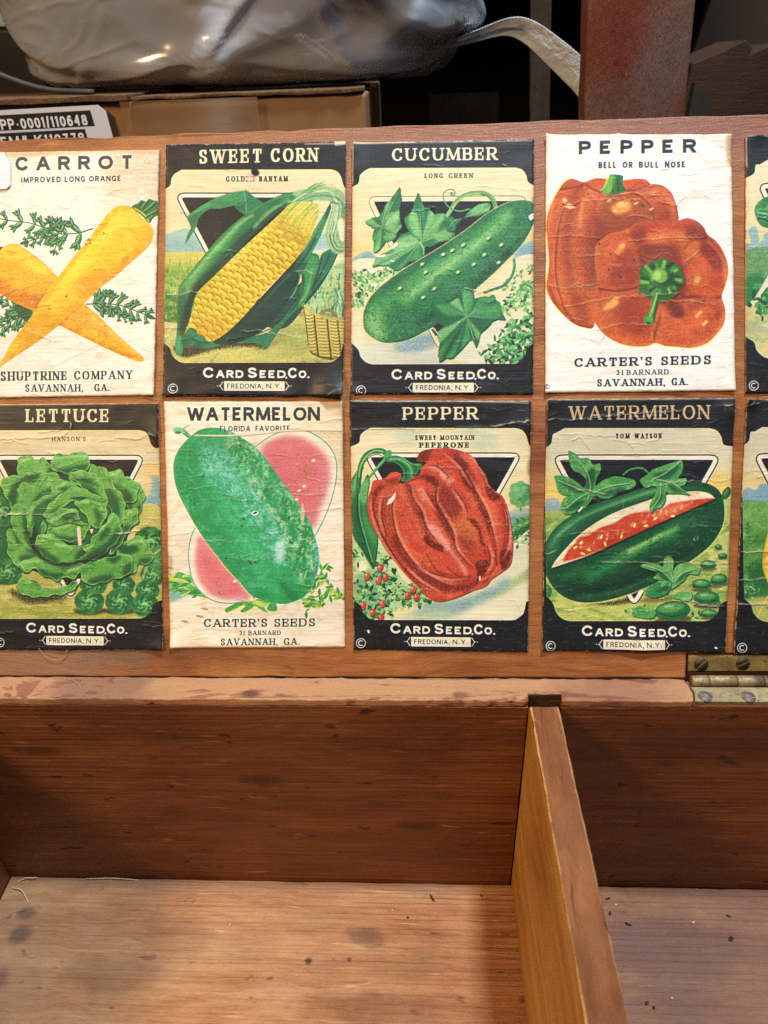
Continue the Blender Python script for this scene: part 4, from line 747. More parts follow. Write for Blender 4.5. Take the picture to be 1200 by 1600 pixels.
    lf('535,430 580,428 620,450 632,490 640,540 600,560 540,520', sh=('540,480 600,500 620,560 560,540',))
    lf('110,400 140,372 190,375 220,390 260,382 290,410 320,440 360,500 300,540 220,540 130,530 108,470', sh=('200,480 240,470 240,520 180,540 120,560 130,510', '290,440 330,450 350,520 290,520'), hi=('120,400 190,385',))
    lf('308,410 330,370 370,352 410,365 450,350 500,352 535,375 535,430 515,460 460,455 400,480 350,460 310,440', sh=('320,440 380,445 460,430 530,420 500,480 400,490',), hi=('330,385 420,375 520,370',))
    lf('12,545 40,495 90,485 130,490 170,475 230,470 300,465 350,490 340,540 280,560 230,640 150,690 80,680 40,620', sh=('70,560 110,510 200,480 240,480 230,520 150,540 110,600 100,680 50,640', '230,600 330,520 350,540 270,620'))
    lf('115,560 150,530 210,540 240,500 300,500 340,500 330,560 300,600 250,620 200,680 180,760 120,800 80,760 75,690 115,650', sh=('210,620 300,560 330,570 250,640 190,720', '80,740 130,700 160,800 100,800'))
    lf('70,700 120,650 160,680 180,740 170,830 190,900 150,940 100,860 75,780', sh=('140,700 170,740 165,850 190,900 150,860',))
    lf('45,860 60,805 110,820 140,880 200,930 240,980 190,1040 140,1055 90,1010 55,950', sh=('80,830 130,880 110,900', '120,960 230,960 230,1000 130,1000', '150,930 220,920 220,960'))
    lf('110,1010 170,985 220,975 300,990 380,1010 460,1000 510,1010 480,1060 440,1100 370,1095 340,1115 300,1085 260,1090 220,1040 160,1055', sh=('220,1030 290,1060 380,1070 340,1110 260,1100', '380,1000 470,1000 440,1030 360,1040'), hi=('140,1005 260,990', '400,1060 480,1030'))
    lf('480,1040 520,1000 600,985 690,960 760,955 790,990 795,1040 760,1080 700,1095 640,1120 580,1130 510,1125 485,1085', sh=('640,960 720,960 690,1010 640,990', '560,1090 680,1080 640,1130 520,1130', '740,1030 790,1000 790,1060 740,1090'))
    lf('600,430 640,460 680,540 730,600 745,680 740,760 700,800 660,700 600,600 560,520', sh=('640,560 700,620 720,740 680,760 640,660',))
    lf('740,700 780,680 815,685 825,720 815,770 760,830 730,880 690,940 650,950 690,860 730,800', sh=('730,790 790,790 740,860 690,940 660,940',), hi=('760,710 800,700',))
    lf('405,490 450,460 520,465 560,470 600,520 640,620 640,720 600,740 540,640 480,560 420,520', sh=('480,540 560,560 620,660 600,700 540,620', '430,500 520,500 600,560'))
    lf('310,560 350,520 400,512 430,530 480,560 430,600 350,620 300,680 220,740 180,860 165,740 190,660 250,620 310,600', sh=('250,660 330,630 290,700 220,760 200,860 190,800', '350,560 440,560 400,590'), hi=('200,670 180,760', '330,560 400,530'))
    c.F('200,700 300,620 440,580 600,640 660,740 600,860 480,900 300,870 220,800', '2a6b3c', 10)
    lf('360,600 440,560 520,570 580,610 640,620 640,700 620,760 560,700 480,640 400,660 300,740 260,720 300,660', sh=('420,620 500,610 580,650 600,720 520,660', '290,720 360,660 340,700'))
    lf('450,650 540,625 600,660 635,720 620,770 570,800 520,740 480,690', sh=('560,680 610,720 590,780',), hi=('470,650 540,640',))
    lf('280,740 340,700 420,680 470,700 480,760 540,780 500,860 400,880 300,850 290,790', sh=('350,740 400,720 450,710 460,730 400,750', '290,820 400,850 500,850 400,880'), hi=('300,760 380,720 450,690', '320,800 420,780'))
    for q in ('370,735 410,715 460,715', '390,745 430,740 450,750', '430,760 500,750', '290,770 330,790 420,770 500,790'): c.S(q, 8, DK, 2, .85)
    lf('245,800 262,745 275,790 265,850 250,840', sh=('258,780 270,840 255,850',))
    lf('215,880 230,845 270,828 320,840 340,870 400,890 470,905 540,900 580,900 520,960 450,1000 390,1008 320,1000 250,960 220,920', sh=('215,900 260,920 320,960 360,1000 280,990 225,940', '480,930 580,900 520,970 440,1000'), hi=('250,850 310,845', '330,890 440,920'))
    lf('470,905 530,900 560,850 600,800 640,760 678,705 715,750 725,820 700,880 650,930 560,985 480,985 520,940', base='56a046', sh=('560,930 640,880 700,800 720,840 660,930 560,990 480,990', '600,840 640,790 660,820 600,880'), hi=('590,820 640,765 680,720', '500,930 560,900'))
    c.S('180,880 230,960 330,1010 440,1010 540,985 640,940', 22, '13302a', 9, .85, .5); c.S('160,800 190,880 230,940', 24, '13302a', 10, .8, .4); c.F('370,490 410,480 410,510 380,515', '1a4034', 5)
    c.un()
    c.F('460,800 472,785 482,800 490,900 470,905', 'ecc9ae', sm=False); c.F('535,805 560,805 550,835', 'e7c9ae', sm=False)
    c.F('890,240 945,250 950,318 925,322 905,300', INK, 2)
    c.text('LETTUCE', 155, 655, 93, 170, 92, 170, 'e3cca0', wt=.2, thin=.1, gap=.12); c.text("HANSON'S", 312, 515, 258, 284, 257, 283, '38352b', wt=.2, thin=.1, gap=.2)
    imprint(c, 160, 758, 1360, 8, 3, 1479)
    for q, w in (('415,165 425,185 415,210 430,215', 9), ('-100,270 60,268 150,264 300,262 380,255 410,225', 6), ('680,262 760,265 830,268 870,245 900,245 948,262', 6), ('580,285 700,280', 4), ('-100,728 30,722 100,715 180,712', 7), ('690,830 760,825 830,815', 7), ('840,780 880,770 910,740 950,745', 5), ('640,835 700,832', 4), ('20,550 60,545 130,520', 4), ('210,465 270,470', 4), ('820,420 960,415', 3), ('850,540 960,520', 4), ('60,900 130,900', 4), ('230,880 330,870', 3)): c.crease(q, w, .75, 'ecd9b4')
    for q in ('440,500 640,510', '320,460 520,380', '100,1040 300,1042 500,1025', '150,1130 420,1128', '560,560 760,570', '230,850 520,900'): c.crease(q, 3, .4, 'cfe09a')
    c.age((-120, 65, 950, 1515), 70)
    return c
def peperone():
    c = Sheet('26,42 1102,44 1083,1538 50,1522', (540, 615, 3.81), 17, INK)
    window(c, 88, 1070, 204, 1345, 310, 1232, el=30, er=1096, bx=-10, sky=('e2d3a6', 'e8d49c'), tilt=2)
    c.F('280,210 420,205 440,300 320,300', 'b9c6a4', 34, .7); c.F('700,210 860,210 900,330 780,340', 'b9c6a4', 34, .7); c.F('30,380 1100,560 1100,760 30,760', 'ecd398', 60, .8)
    c.F('960,710 1110,690 1110,830 960,860', '9fb59c', 6); c.F('960,740 1110,720 1110,780 960,820', '6f9a86', 8, .9); c.F('960,800 1110,740 1110,860 980,930', '4f9a54'); c.F('960,860 1110,760 1110,800 970,900', '2c6e40', 4, .9); c.F('960,930 1110,850 1110,1350 560,1350 600,1230 900,1100', 'ded9b2')
    c.F('990,900 1100,800 1110,830 1000,930', 'e8dfb4'); clumps(c, '1060,760 1000,810 1030,850 1090,870 1000,880', 40, ['2f6e3c', '5da653', '8cc26c'], 9, .8)
    c.F('860,1190 960,1130 1100,1030 1100,1090 960,1180 880,1220', '9db872', 14, .8, .3); c.F('500,1240 700,1215 860,1150 980,1090 960,1150 800,1260 620,1330 400,1320', '86aaa6', 22, .9, .45); c.F('400,1300 620,1290 560,1345 320,1345', 'b9cf9c', 24, .8, .3); c.F('700,1300 960,1200 1090,1160 1090,1300 1000,1345 640,1345', 'ece2b8', 30, .8)
    # far tree
    c.S('1040,640 1042,700', 10, '5d8a5c'); 
    for x, y, r in ((1010, 560, 34), (1040, 545, 30), (1070, 565, 34), (1000, 600, 32), (1040, 600, 40), (1085, 610, 34), (1000, 640, 26), (1050, 645, 34), (1085, 650, 22), (1030, 660, 24)): c.E(x, y, r, r*.85, 0, '68ad6c' if (x+y) % 3 else '4c965a', 3)
    c.E(1010, 570, 20, 14, 0, '8cc485', 6, .8); c.E(1060, 560, 18, 12, 0, '83be7e', 6, .8)
    # bushes with small fruit
    G = ['1d5538', '2f7f48', '4f9c55', '86bd6c', 'a9c987']
    c.F('30,880 190,880 260,960 330,1090 440,1180 500,1240 330,1270 200,1345 60,1345 30,1230', 'b9cf93'); c.F('60,1090 200,1060 260,1250 90,1320', '6f9f7c', 24, .8); c.E(100, 1030, 26, 34, 0, 'e6ddb0', 8)
    clumps(c, '70,960 50,1000 215,980 240,1010 180,1080 100,1110 220,1100 260,1080 150,1150 230,1140 190,1180 100,1190 60,1230 80,1260 150,1240 230,1240 260,1290 200,1300 120,1300 330,1150 300,1190 350,1210 390,1180 440,1210 390,1240 340,1240 440,1180 470,1230 160,1330 280,1120', 56, G, 11)
    for x, y in ((128, 1085), (195, 1108), (236, 1090), (205, 1035), (105, 1258), (160, 1300), (218, 1248), (368, 1200), (420, 1208), (402, 1162), (210, 1330)):
        c.E(x+3, y+4, 17, 26, 10, '5c1f1c', 1); c.E(x, y, 15, 25, 10, 'cf4a40'); c.E(x-5, y-6, 5, 10, 10, 'f0a08a', 2)
        lens_leaf(c, x, y-20, 34, 12, -60, G[3]); lens_leaf(c, x-4, y-18, 32, 12, 200, G[1])
    triangle(c, ((135, 372), (1022, 372), (580, 1160))); 
    # stem and leaf
    l = '60,600 75,560 95,540 130,480 140,520 130,600 130,680 150,760 185,830 190,880 180,960 165,1038 130,990 90,920 50,860 36,800 34,690 40,640'
    c.F(PT(l)+[4, 6], '12382a', 3); c.F(l, '2c7a44'); c.clip(l); c.F('75,580 130,500 140,620 100,660', '6fb863', 10, .9); c.F('80,620 90,760 130,900 165,1030 100,940 50,800', '1f5f3c', 14, .8); c.F('100,640 140,760 190,860 170,900 110,780', '4b9e54', 12, .8); c.S('75,560 72,640 78,740 110,860 165,1030', 8, '12402c', 2, .9); c.S('82,600 84,720 116,850 160,1000', 5, 'a5d28a', 1.5, .8); c.un()
    l2 = '36,640 34,520 60,470 95,430 110,440 80,500 72,560 60,600'
    c.F(l2, '3f9450'); c.F('40,600 50,510 90,450 70,540', '83c070', 8, .7)
    c.S('72,590 82,500 90,430 120,370 170,342 225,345 260,390', 30, '2f8048'); c.S('80,500 90,430 125,372 175,340 225,345', 8, 'a9d37f', 3, .9); c.S('84,560 98,440 140,380 190,362 240,385', 6, '15482e', 2, .7)
    c.S('140,500 190,440 235,390 270,345', 16, '3f944e'); c.S('140,495 190,435 240,380', 5, '9bd080', 2, .8); c.F('225,370 255,335 278,350 268,375 240,395', '4ba056')
    c.F('235,385 290,368 345,382 400,415 445,415 455,430 420,480 390,515 330,520 345,480 330,440 290,410 245,405', '2e8048'); c.S('260,390 330,395 385,440 395,500', 9, '8ac873', 4, .9); c.S('300,400 355,440 360,510', 8, '134a30', 3, .9); c.S('400,415 420,450 400,490', 8, '1b5a38', 3, .8); c.S('340,385 400,420 440,425', 6, '74ba68', 2, .8)
    # fruit
    f = '150,575 165,520 210,510 245,495 270,470 310,468 332,490 320,520 335,535 400,500 440,480 450,440 480,410 430,405 425,380 450,345 500,330 560,325 620,325 700,345 760,380 790,430 830,480 850,540 890,580 930,610 960,680 980,770 992,860 990,960 975,1020 930,1060 870,1100 830,1145 760,1170 680,1205 600,1230 540,1235 480,1205 430,1150 370,1090 300,1010 240,930 200,860 150,770 128,690 135,620'
    c.F(PT(f)+[4, 4], '58170f', 1); c.F(f, 'd24a2c'); c.clip(f)
    c.mottle('e4704a', 90, 60, .5, .85, .55)
    D = '6e2414'
    def dk(q, s=12, a=.9): c.F(q, D, s, a, .8)
    def hi(q, w=26, s=10, a=.8, col='ea7a5c'): c.S(q, w, col, s, a)
    dk('430,405 425,375 455,340 520,330 490,400', 5); dk('590,330 660,340 720,390 730,450 700,430 660,380 610,360', 14, .7); c.F('520,340 620,330 600,380 520,400 490,410', 'c23f2a', 6)
    dk('640,370 720,390 730,470 760,540 800,640 850,740 870,840 900,930 880,920 840,800 800,700 760,600 700,540 680,470', 12, .95); hi('700,360 780,440 830,540 870,660 900,800 905,920', 44, 14, .8, 'e06043'); hi('760,390 830,500 860,600', 16, 6, .7, 'f0957c')
    dk('830,540 880,580 920,620 880,640 840,610', 7); dk('920,630 960,760 940,900 925,960 950,800', 10, .8); hi('950,690 975,820 970,930', 18, 6, .7); dk('930,930 985,940 965,1020 930,1050 915,980', 6, .95)
    hi('480,430 560,440 620,520 680,600 740,700 790,800 840,900 880,980', 70, 20, .95, 'e4553c'); hi('500,430 570,450 640,530', 40, 14, .7, 'f08a70'); hi('560,470 620,540', 20, 8, .6, 'f4b09a')
    dk('430,480 520,490 560,540 545,620 580,720 640,820 650,900 700,980 760,1030 720,1040 640,960 600,850 540,760 520,660 530,560 480,520', 12, .9); dk('540,560 600,540 680,620 700,700 660,760 600,720 550,640', 26, .75); dk('640,800 720,780 760,860 740,940 680,900', 26, .7); c.F('640,760 700,700 800,780 780,860 700,860 640,830', 'e0803c', 30, .55); 
    dk('720,740 770,750 800,800 815,870 840,915 800,890 790,830 760,780', 7, .95)
    hi('400,520 440,560 500,640 520,740 560,820 620,900 680,980 730,1060', 60, 16, .95, 'e2543c'); hi('440,560 470,640', 36, 10, .7, 'f08e74'); hi('500,780 560,850 620,920', 44, 12, .8, 'f2a08a'); hi('600,900 680,1000 720,1080', 24, 8, .7, 'f2a08a')
    dk('350,540 400,560 400,640 440,700 470,720 470,760 430,720 390,660 380,600', 10, .85); dk('470,840 520,880 570,900 580,940 520,920 470,880', 6, .95); c.S('470,760 490,850 560,920', 8, D, 3, .8)
    dk('270,840 310,850 340,940 420,1020 520,1080 620,1130 720,1130 780,1100 760,1160 620,1180 500,1150 400,1080 320,1000', 16, .85); dk('180,760 240,850 300,960 380,1060 460,1130 380,1090 280,980 200,860', 14, .8)
    hi('180,600 170,680 200,780 260,890 340,1010 440,1120 540,1200', 26, 8, .8, 'e05a40'); dk('200,540 250,540 190,600 170,680 155,640 170,580', 10, .8); c.S('160,590 165,700 210,820 250,900', 7, D, 3, .8); c.S('300,560 280,660 290,780 310,890', 10, '8f2a1a', 6, .7, .5)
    c.F('200,700 300,680 290,800 220,790', 'cd6a36', 26, .6, .3); hi('210,620 300,570 380,620 420,740', 40, 20, .5, 'e56a50'); dk('350,600 380,560 440,700 480,760 420,730', 18, .5)
    hi('380,1060 480,1150 600,1200 700,1180', 20, 6, .8, 'e8654a'); c.S('480,950 540,1050 640,1110 740,1110', 9, D, 4, .7); c.S('600,1030 680,1090 750,1090', 8, D, 4, .6)
    dk('770,1010 820,990 850,1000 830,1060 800,1100 770,1150 780,1070', 5, .95); c.S('860,960 900,1010 860,1080 820,1130', 12, '8a2517', 5, .8); hi('800,1110 870,1080 900,1030', 14, 5, .7); c.S('890,930 895,990', 9, D, 3, .9)
    c.S('340,535 440,500 520,500', 10, '7a2416', 5, .8); dk('220,505 300,500 330,530 260,540', 8, .7); c.E(275, 490, 36, 12, -20, 'e2553c', 5)
    for k in range(9): c.S([[300+k*30, 560], [310+k*40, 700], [380+k*44, 900]], 2.5, 'f0836a', 1, .35)
    for q, sd in (('545,530 535,640 590,740 635,820 655,920 715,1000 765,1045', -1), ('380,540 398,620 450,700 478,790 560,905', -1), ('690,440 760,560 828,680 868,800 898,930', -1), ('600,350 680,420 722,480 772,560', 1),
                  ('290,560 276,700 310,860 400,1000 520,1100 640,1150', -1), ('182,560 166,680 200,800 262,920 362,1060 480,1180', 1), ('460,440 540,432 622,505', 1), ('780,400 842,500 884,600', -1), ('930,620 966,760 960,900 915,1005', -1),
                  ('420,1010 520,1070 640,1100 740,1090', 1), ('230,600 215,720 250,860', 1), ('640,560 700,640 730,720', 1), ('840,900 860,1000 820,1080', -1), ('470,560 520,650 560,700', 1), ('340,1030 440,1120 560,1190', -1)):
        z = PT(q); n = np.array([12, -5])*sd
        c.S(z+n*1.3, 28, D, 9, .55, .85, taper='lens'); c.S(z, 7, '4d140c', 1.5, .8, taper='lens'); c.S(z-n*1.2, 15, 'f0937a', 5, .75, taper='lens')
    c.mottle('6b1e12', 8, 8, .62, .8, .35); c.mottle('f08468', 10, 8, .66, .82, .35); c.un()
    c.F('245,662 258,630 278,612 298,582 295,620 275,650', 'efe6d0', sm=False)
    c.S('798,1085 799,1112', 9, 'efe0cc')
    c.un()
    c.F('1080,420 1110,380 1110,490 1085,480', 'a9795c', 8, .8)
    c.text('PEPPER', 338, 790, 82, 156, 80, 154, 'e6cfa3', wt=.2, thin=.1, gap=.13); c.text('SWEET', 412, 540, 249, 277, 249, 277, '211f1d', wt=.24, thin=.13, gap=.16); c.text('MOUNTAIN', 560, 768, 249, 277, 248, 276, '211f1d', wt=.24, thin=.13, gap=.16); c.text('PEPERONE', 436, 738, 291, 323, 290, 322, '141312', wt=.3, thin=.14, gap=.16)
    imprint(c, 266, 886, 1364, 8, 92, 1482); c.E(137, 1414, 7, 11, -20, BONE)
    c.crease('28,212 160,214 300,206 420,210', 5, .7, 'c9ba9a'); c.crease('850,195 920,190 960,178 1040,170 1098,160', 9, .9, 'c7b89b'); c.crease('430,212 640,205 850,196', 4, .4)
    for q in ('500,810 620,790', '760,780 1090,790', '960,900 990,915', '530,920 760,950', '860,860 1000,850', '1000,1330 1090,1300'): c.crease(q, 3.4, .4, 'e9cfa8')
    c.age((35, 45, 1090, 1530), 46)
    c.S('30,44 240,48 480,44 720,44 1090,58', 6, 'cdbd9e', 1, .8)
    return c

def tom_watson():
    c = Sheet('48,30 1023,24 975,1346 20,1338', (840, 615, 3.333), 18, INK)
    window(c, 78, 950, 180, 1183, 275, 1070, el=42, er=1012, bx=-12, sky=('d6cba4', 'e2cd94'), tilt=0)
    c.F('30,180 1020,180 1020,330 30,330', 'cfc6a4', 50, .7); c.F('30,440 1020,420 1020,560 30,560', 'efc35f', 46, .9)
    c.F('20,570 60,545 100,550 130,590 180,600 240,640 240,670 20,680', '93abaa', 5); c.F('20,610 240,620 240,660 20,660', '7f9ca2', 10, .6)
    c.F('0,650 300,640 1020,560 1020,1200 0,1200', '9fb05a'); c.F('960,560 1010,560 1005,900 940,900', 'b4c06c', 10); c.F('20,660 160,660 120,800 20,820', '74a04a', 16, .9); c.F('20,900 120,1000 160,1120 20,1100', '8fb04f', 14)
    c.F('40,1080 400,1090 520,1070 560,1180 100,1190', 'b9c062', 16); c.mottle('d9d06e', 70, 26, .5, .78, .7, 650); c.mottle('6f9a44', 60, 22, .58, .82, .7, 650)
    c.F('290,1095 420,1075 480,1060 480,1085 400,1098', '3b3a20', 6, .9, .7); c.F('520,1080 640,1050 720,1060 640,1085', '7c5b36', 6, .8, .4)
    c.E(44, 1030, 28, 38, 0, '3a7a44'); c.E(38, 1020, 14, 18, 0, '69a564', 5)
    triangle(c, ((100, 338), (926, 338), (500, 1085)), 24)
    # small melons of the field
    def melon(x, y, rx, ry, a=0):
        c.E(x+2, y+ry*.9, rx*1.05, ry*.4, a, '5c4630', 5, .8); c.E(x, y, rx, ry, a, '2c6f3e'); c.E(x-rx*.1, y-ry*.3, rx*.75, ry*.45, a, '5fa458', 6, .9); c.E(x-rx*.2, y-ry*.45, rx*.3, ry*.16, a, '9cca80', 4, .8); c.S([[x-rx*.8, y+ry*.2], [x, y+ry*.55], [x+rx*.8, y+ry*.2]], 7, '174a2c', 3, .7)
    G = ['2a6b3c', '4c9650', '84b962', 'a5c873']
    clumps(c, '500,1130 540,1120 560,1150 600,1140 740,1050 720,1070 780,1050 640,1040 580,1030 690,1010 870,1140 920,1140 830,1160 940,1090', 40, G, 9)
    melon(938, 798, 20, 14); melon(960, 845, 26, 16); melon(885, 890, 44, 24); melon(850, 993, 52, 30); melon(940, 968, 46, 32, -10); melon(876, 1065, 68, 42); melon(700, 1130, 94, 52, -6); melon(890, 1145, 50, 24)
    c.mottle('c07a48', 30, 10, .72, .86, .4, 900)
    # fruit
    f = '24,850 30,800 50,755 90,700 150,650 230,600 320,565 420,535 520,500 620,475 720,460 800,457 870,465 925,490 955,530 968,590 966,660 945,720 905,780 850,830 780,880 700,930 610,985 520,1025 420,1060 320,1082 230,1086 150,1065 90,1020 50,960 30,900'
    c.F(PT(f)+[5, 5], 'dccb7c', 2, .7); c.F(f, '1e5a38'); c.clip(f)
    c.F('40,800 150,660 350,565 560,495 800,460 900,490 700,500 500,560 300,640 130,760 60,880', '2a6b40', 14); c.S('60,800 160,680 320,600 520,530 640,500', 22, '4f9a58', 10, .7, .3); c.S('100,740 240,640 440,560 620,500', 10, '8ac080', 5, .5, .3); c.S('760,470 870,480 940,540', 26, '14442c', 10, .8)
    lo = '70,912 250,850 420,775 600,690 760,620 925,548 960,600 955,680 900,780 780,880 610,985 420,1060 230,1086 110,1040'
    c.F(lo, '1c5233'); c.clip(lo, sm=False); c.S('250,960 440,850 640,750 840,650', 60, '2f8a4c', 24, .9); c.S('380,870 520,800 680,720 820,650', 24, '84bb5c', 12, .9, .3); c.S('420,840 560,775 640,735', 10, 'b5d878', 6, .8); c.S('120,960 300,890 460,820', 40, '236a3d', 18, .8); c.S('140,1040 340,1010 560,930 760,820 920,660', 60, '0f3a26', 24, .9, .4)
    c.S('120,980 260,1000 420,970 600,900 800,790', 14, '17482e', 8, .7); c.S('200,1060 400,1030 600,960', 14, '2e6d48', 7, .7, .4); c.F('740,640 900,560 940,640 900,720 800,780 740,720', '1c5535', 20, .8)
    c.mottle('0d3522', 16, 10, .58, .8, .5); c.mottle('4a9460', 18, 8, .68, .85, .35); c.un()
    w = '68,912 90,870 150,800 220,730 320,660 420,610 530,570 640,535 740,515 830,508 890,520 922,548 922,548 760,618 600,690 420,772 250,848 68,912'
    c.F(w, 'eadcb6'); c.clip(w, sm=False); c.F('70,910 200,750 360,650 300,720 180,830', 'e8d594', 14, .8)
    r = '140,872 155,820 190,782 215,748 260,738 320,700 400,672 450,640 500,622 570,612 640,600 690,572 760,560 820,550 920,545 900,565 600,695 380,795'
    c.F(r, 'cf4424', 4); c.mottle('df7a54', 26, 16, .55, .8, .5); c.F('160,865 300,790 420,740 500,700 640,650 600,690 400,780', 'bf3a1c', 8, .7); c.F('600,640 700,590 800,570 700,630', 'd97a4c', 10, .7)
    for k in range(26):
        x = c.rs.uniform(200, 860); y = 860-(x-150)*.44-c.rs.uniform(10, 50); c.S([[x, y+16], [x+8, y-14]], 9, 'ead2a8', 3, .55, taper='tip')
    c.un(); c.S('68,914 250,852 420,776 600,693 760,622 925,550', 11, '10301f', 2, .95)
    for x, y, a in ((502, 685, -80), (435, 742, -75), (350, 782, 70), (225, 775, -50), (265, 812, 20), (232, 832, 10), (562, 688, -10), (195, 800, -30), (700, 637, 0), (610, 650, -40), (330, 745, -70)): c.E(x, y, 13, 6, a, 'f0cf4c'); c.E(x-1, y-1, 6, 3, a, 'fbeea0')
    for k in range(14): c.E(c.rs.uniform(810, 840), c.rs.uniform(738, 770), 4, 2, c.rs.uniform(0, 180), 'a9c3a0', 1, .6)
    c.un()
    c.F('955,545 960,510 985,485 1000,495 1000,525 975,550', '2b6a3e'); c.S('968,530 985,498', 8, '84b97a', 4, .7)
    # leaves
    c.S('440,425 480,395 540,388 580,420 600,450', 9, '3f8a4c'); c.S('250,600 270,560 300,540', 8, '3f8a4c')
    def leaf(q, sh=(), vn=(), col='4d9a50'):
        c.F(PT(q)+[4, 6], '143c28', 3, .9); c.F(q, col); c.clip(q); c.mottle('8cc470', 30, 20, .5, .8, .6)
        for k in sh: c.F(k, '1d5a38', 9, .85)
        for k in vn: c.S(k, 9, '1d5a38', 3, .6); c.S(PT(k)-[2, 4], 5, 'b9dc94', 1.5, .85)
        c.un()
    leaf('158,300 190,310 220,335 262,335 285,370 322,365 325,400 305,440 300,480 340,450 400,430 440,435 500,450 508,475 480,495 420,510 380,540 330,545 300,530 265,570 240,600 215,590 190,620 140,625 118,600 125,560 150,535 190,530 130,525 100,500 90,450 85,430 120,425 170,440 215,470 240,490 250,450 220,415 185,400 165,360', ('250,440 280,380 300,420 280,500 250,500', '110,450 200,480 240,510 180,510', '140,610 200,560 240,560 200,600', '330,520 420,490 460,500 380,535'), ('185,325 250,400 275,480 260,560', '105,455 190,490 260,520', '480,470 380,485 285,520', '150,600 210,550 265,520'))
    leaf('540,470 530,450 570,420 600,395 650,375 700,360 748,350 752,400 730,440 770,440 765,470 740,490 790,525 740,520 690,520 665,515 660,560 640,590 610,600 585,620 580,580 600,540 620,500 600,480 560,490', ('600,420 680,400 740,370 700,430 640,450', '600,590 630,520 650,500 640,560', '680,470 760,510 700,510'), ('745,355 660,420 600,450', '780,522 700,470 620,450', '590,610 635,540 640,470'))
    leaf('535,900 560,885 620,885 650,900 655,860 680,845 705,870 700,920 730,890 780,880 840,910 830,940 780,940 760,970 720,1000 690,1020 690,990 640,970 600,960 620,930', ('600,900 660,930 700,990 640,960', '740,950 800,915 780,940 720,990'), ('545,895 640,925 705,985', '680,860 690,920 708,980', '820,915 750,940 710,985'), '6aa85a')
    leaf('555,1040 580,1000 640,975 690,980 680,1030 640,1055 590,1060', ('600,1040 660,1000 680,1020',), (), '3b8a4c'); leaf('490,1150 510,1110 560,1110 610,1130 600,1165 540,1165', ('510,1150 570,1130',), (), '4f9a50'); leaf('700,1060 740,1030 800,1040 790,1075 740,1070', (), (), '5fa556')
    c.S('232,590 210,615', 9, 'f0dcc2')
    c.un()
    c.text('WATERMELON', 160, 895, 66, 136, 60, 133, 'c4a67c', wt=.17, thin=.085, gap=.12); c.text('TOM', 402, 478, 208, 234, 208, 234, '24231f', wt=.27, thin=.13, gap=.16); c.text('WATSON', 500, 646, 208, 234, 207, 233, '24231f', wt=.27, thin=.13, gap=.14)
    imprint(c, 228, 788, 1205, 6, 66, 1312); c.E(925, 1322, 9, 5, 20, BONE)
    for q, w in (('45,140 100,130 150,138 240,130 340,115 440,108 540,100 640,95 760,85', 5), ('95,210 160,215 230,213 320,222 420,222', 3), ('380,240 470,255 560,262', 3), ('190,505 270,505 300,515 360,520', 6), ('600,480 690,465 780,455 870,452 960,455 1000,445', 4), ('160,730 260,722 360,715 440,712', 4), ('25,832 60,828 100,815', 5), ('320,880 470,875 600,880 740,875 850,885 990,885', 5), ('720,1085 780,1075 860,1100 920,1108 980,1100', 7), ('880,860 990,885', 4), ('100,345 200,350', 4), ('960,60 1020,62', 6), ('440,325 560,322', 3), ('820,685 1000,690', 3), ('60,590 170,600', 3)): c.crease(q, w, .7, 'e2cda6')
    c.age((30, 30, 1010, 1335), 80); c.S('52,32 300,28 520,30 800,26', 5, 'c9a878', 1, .7)
    return c

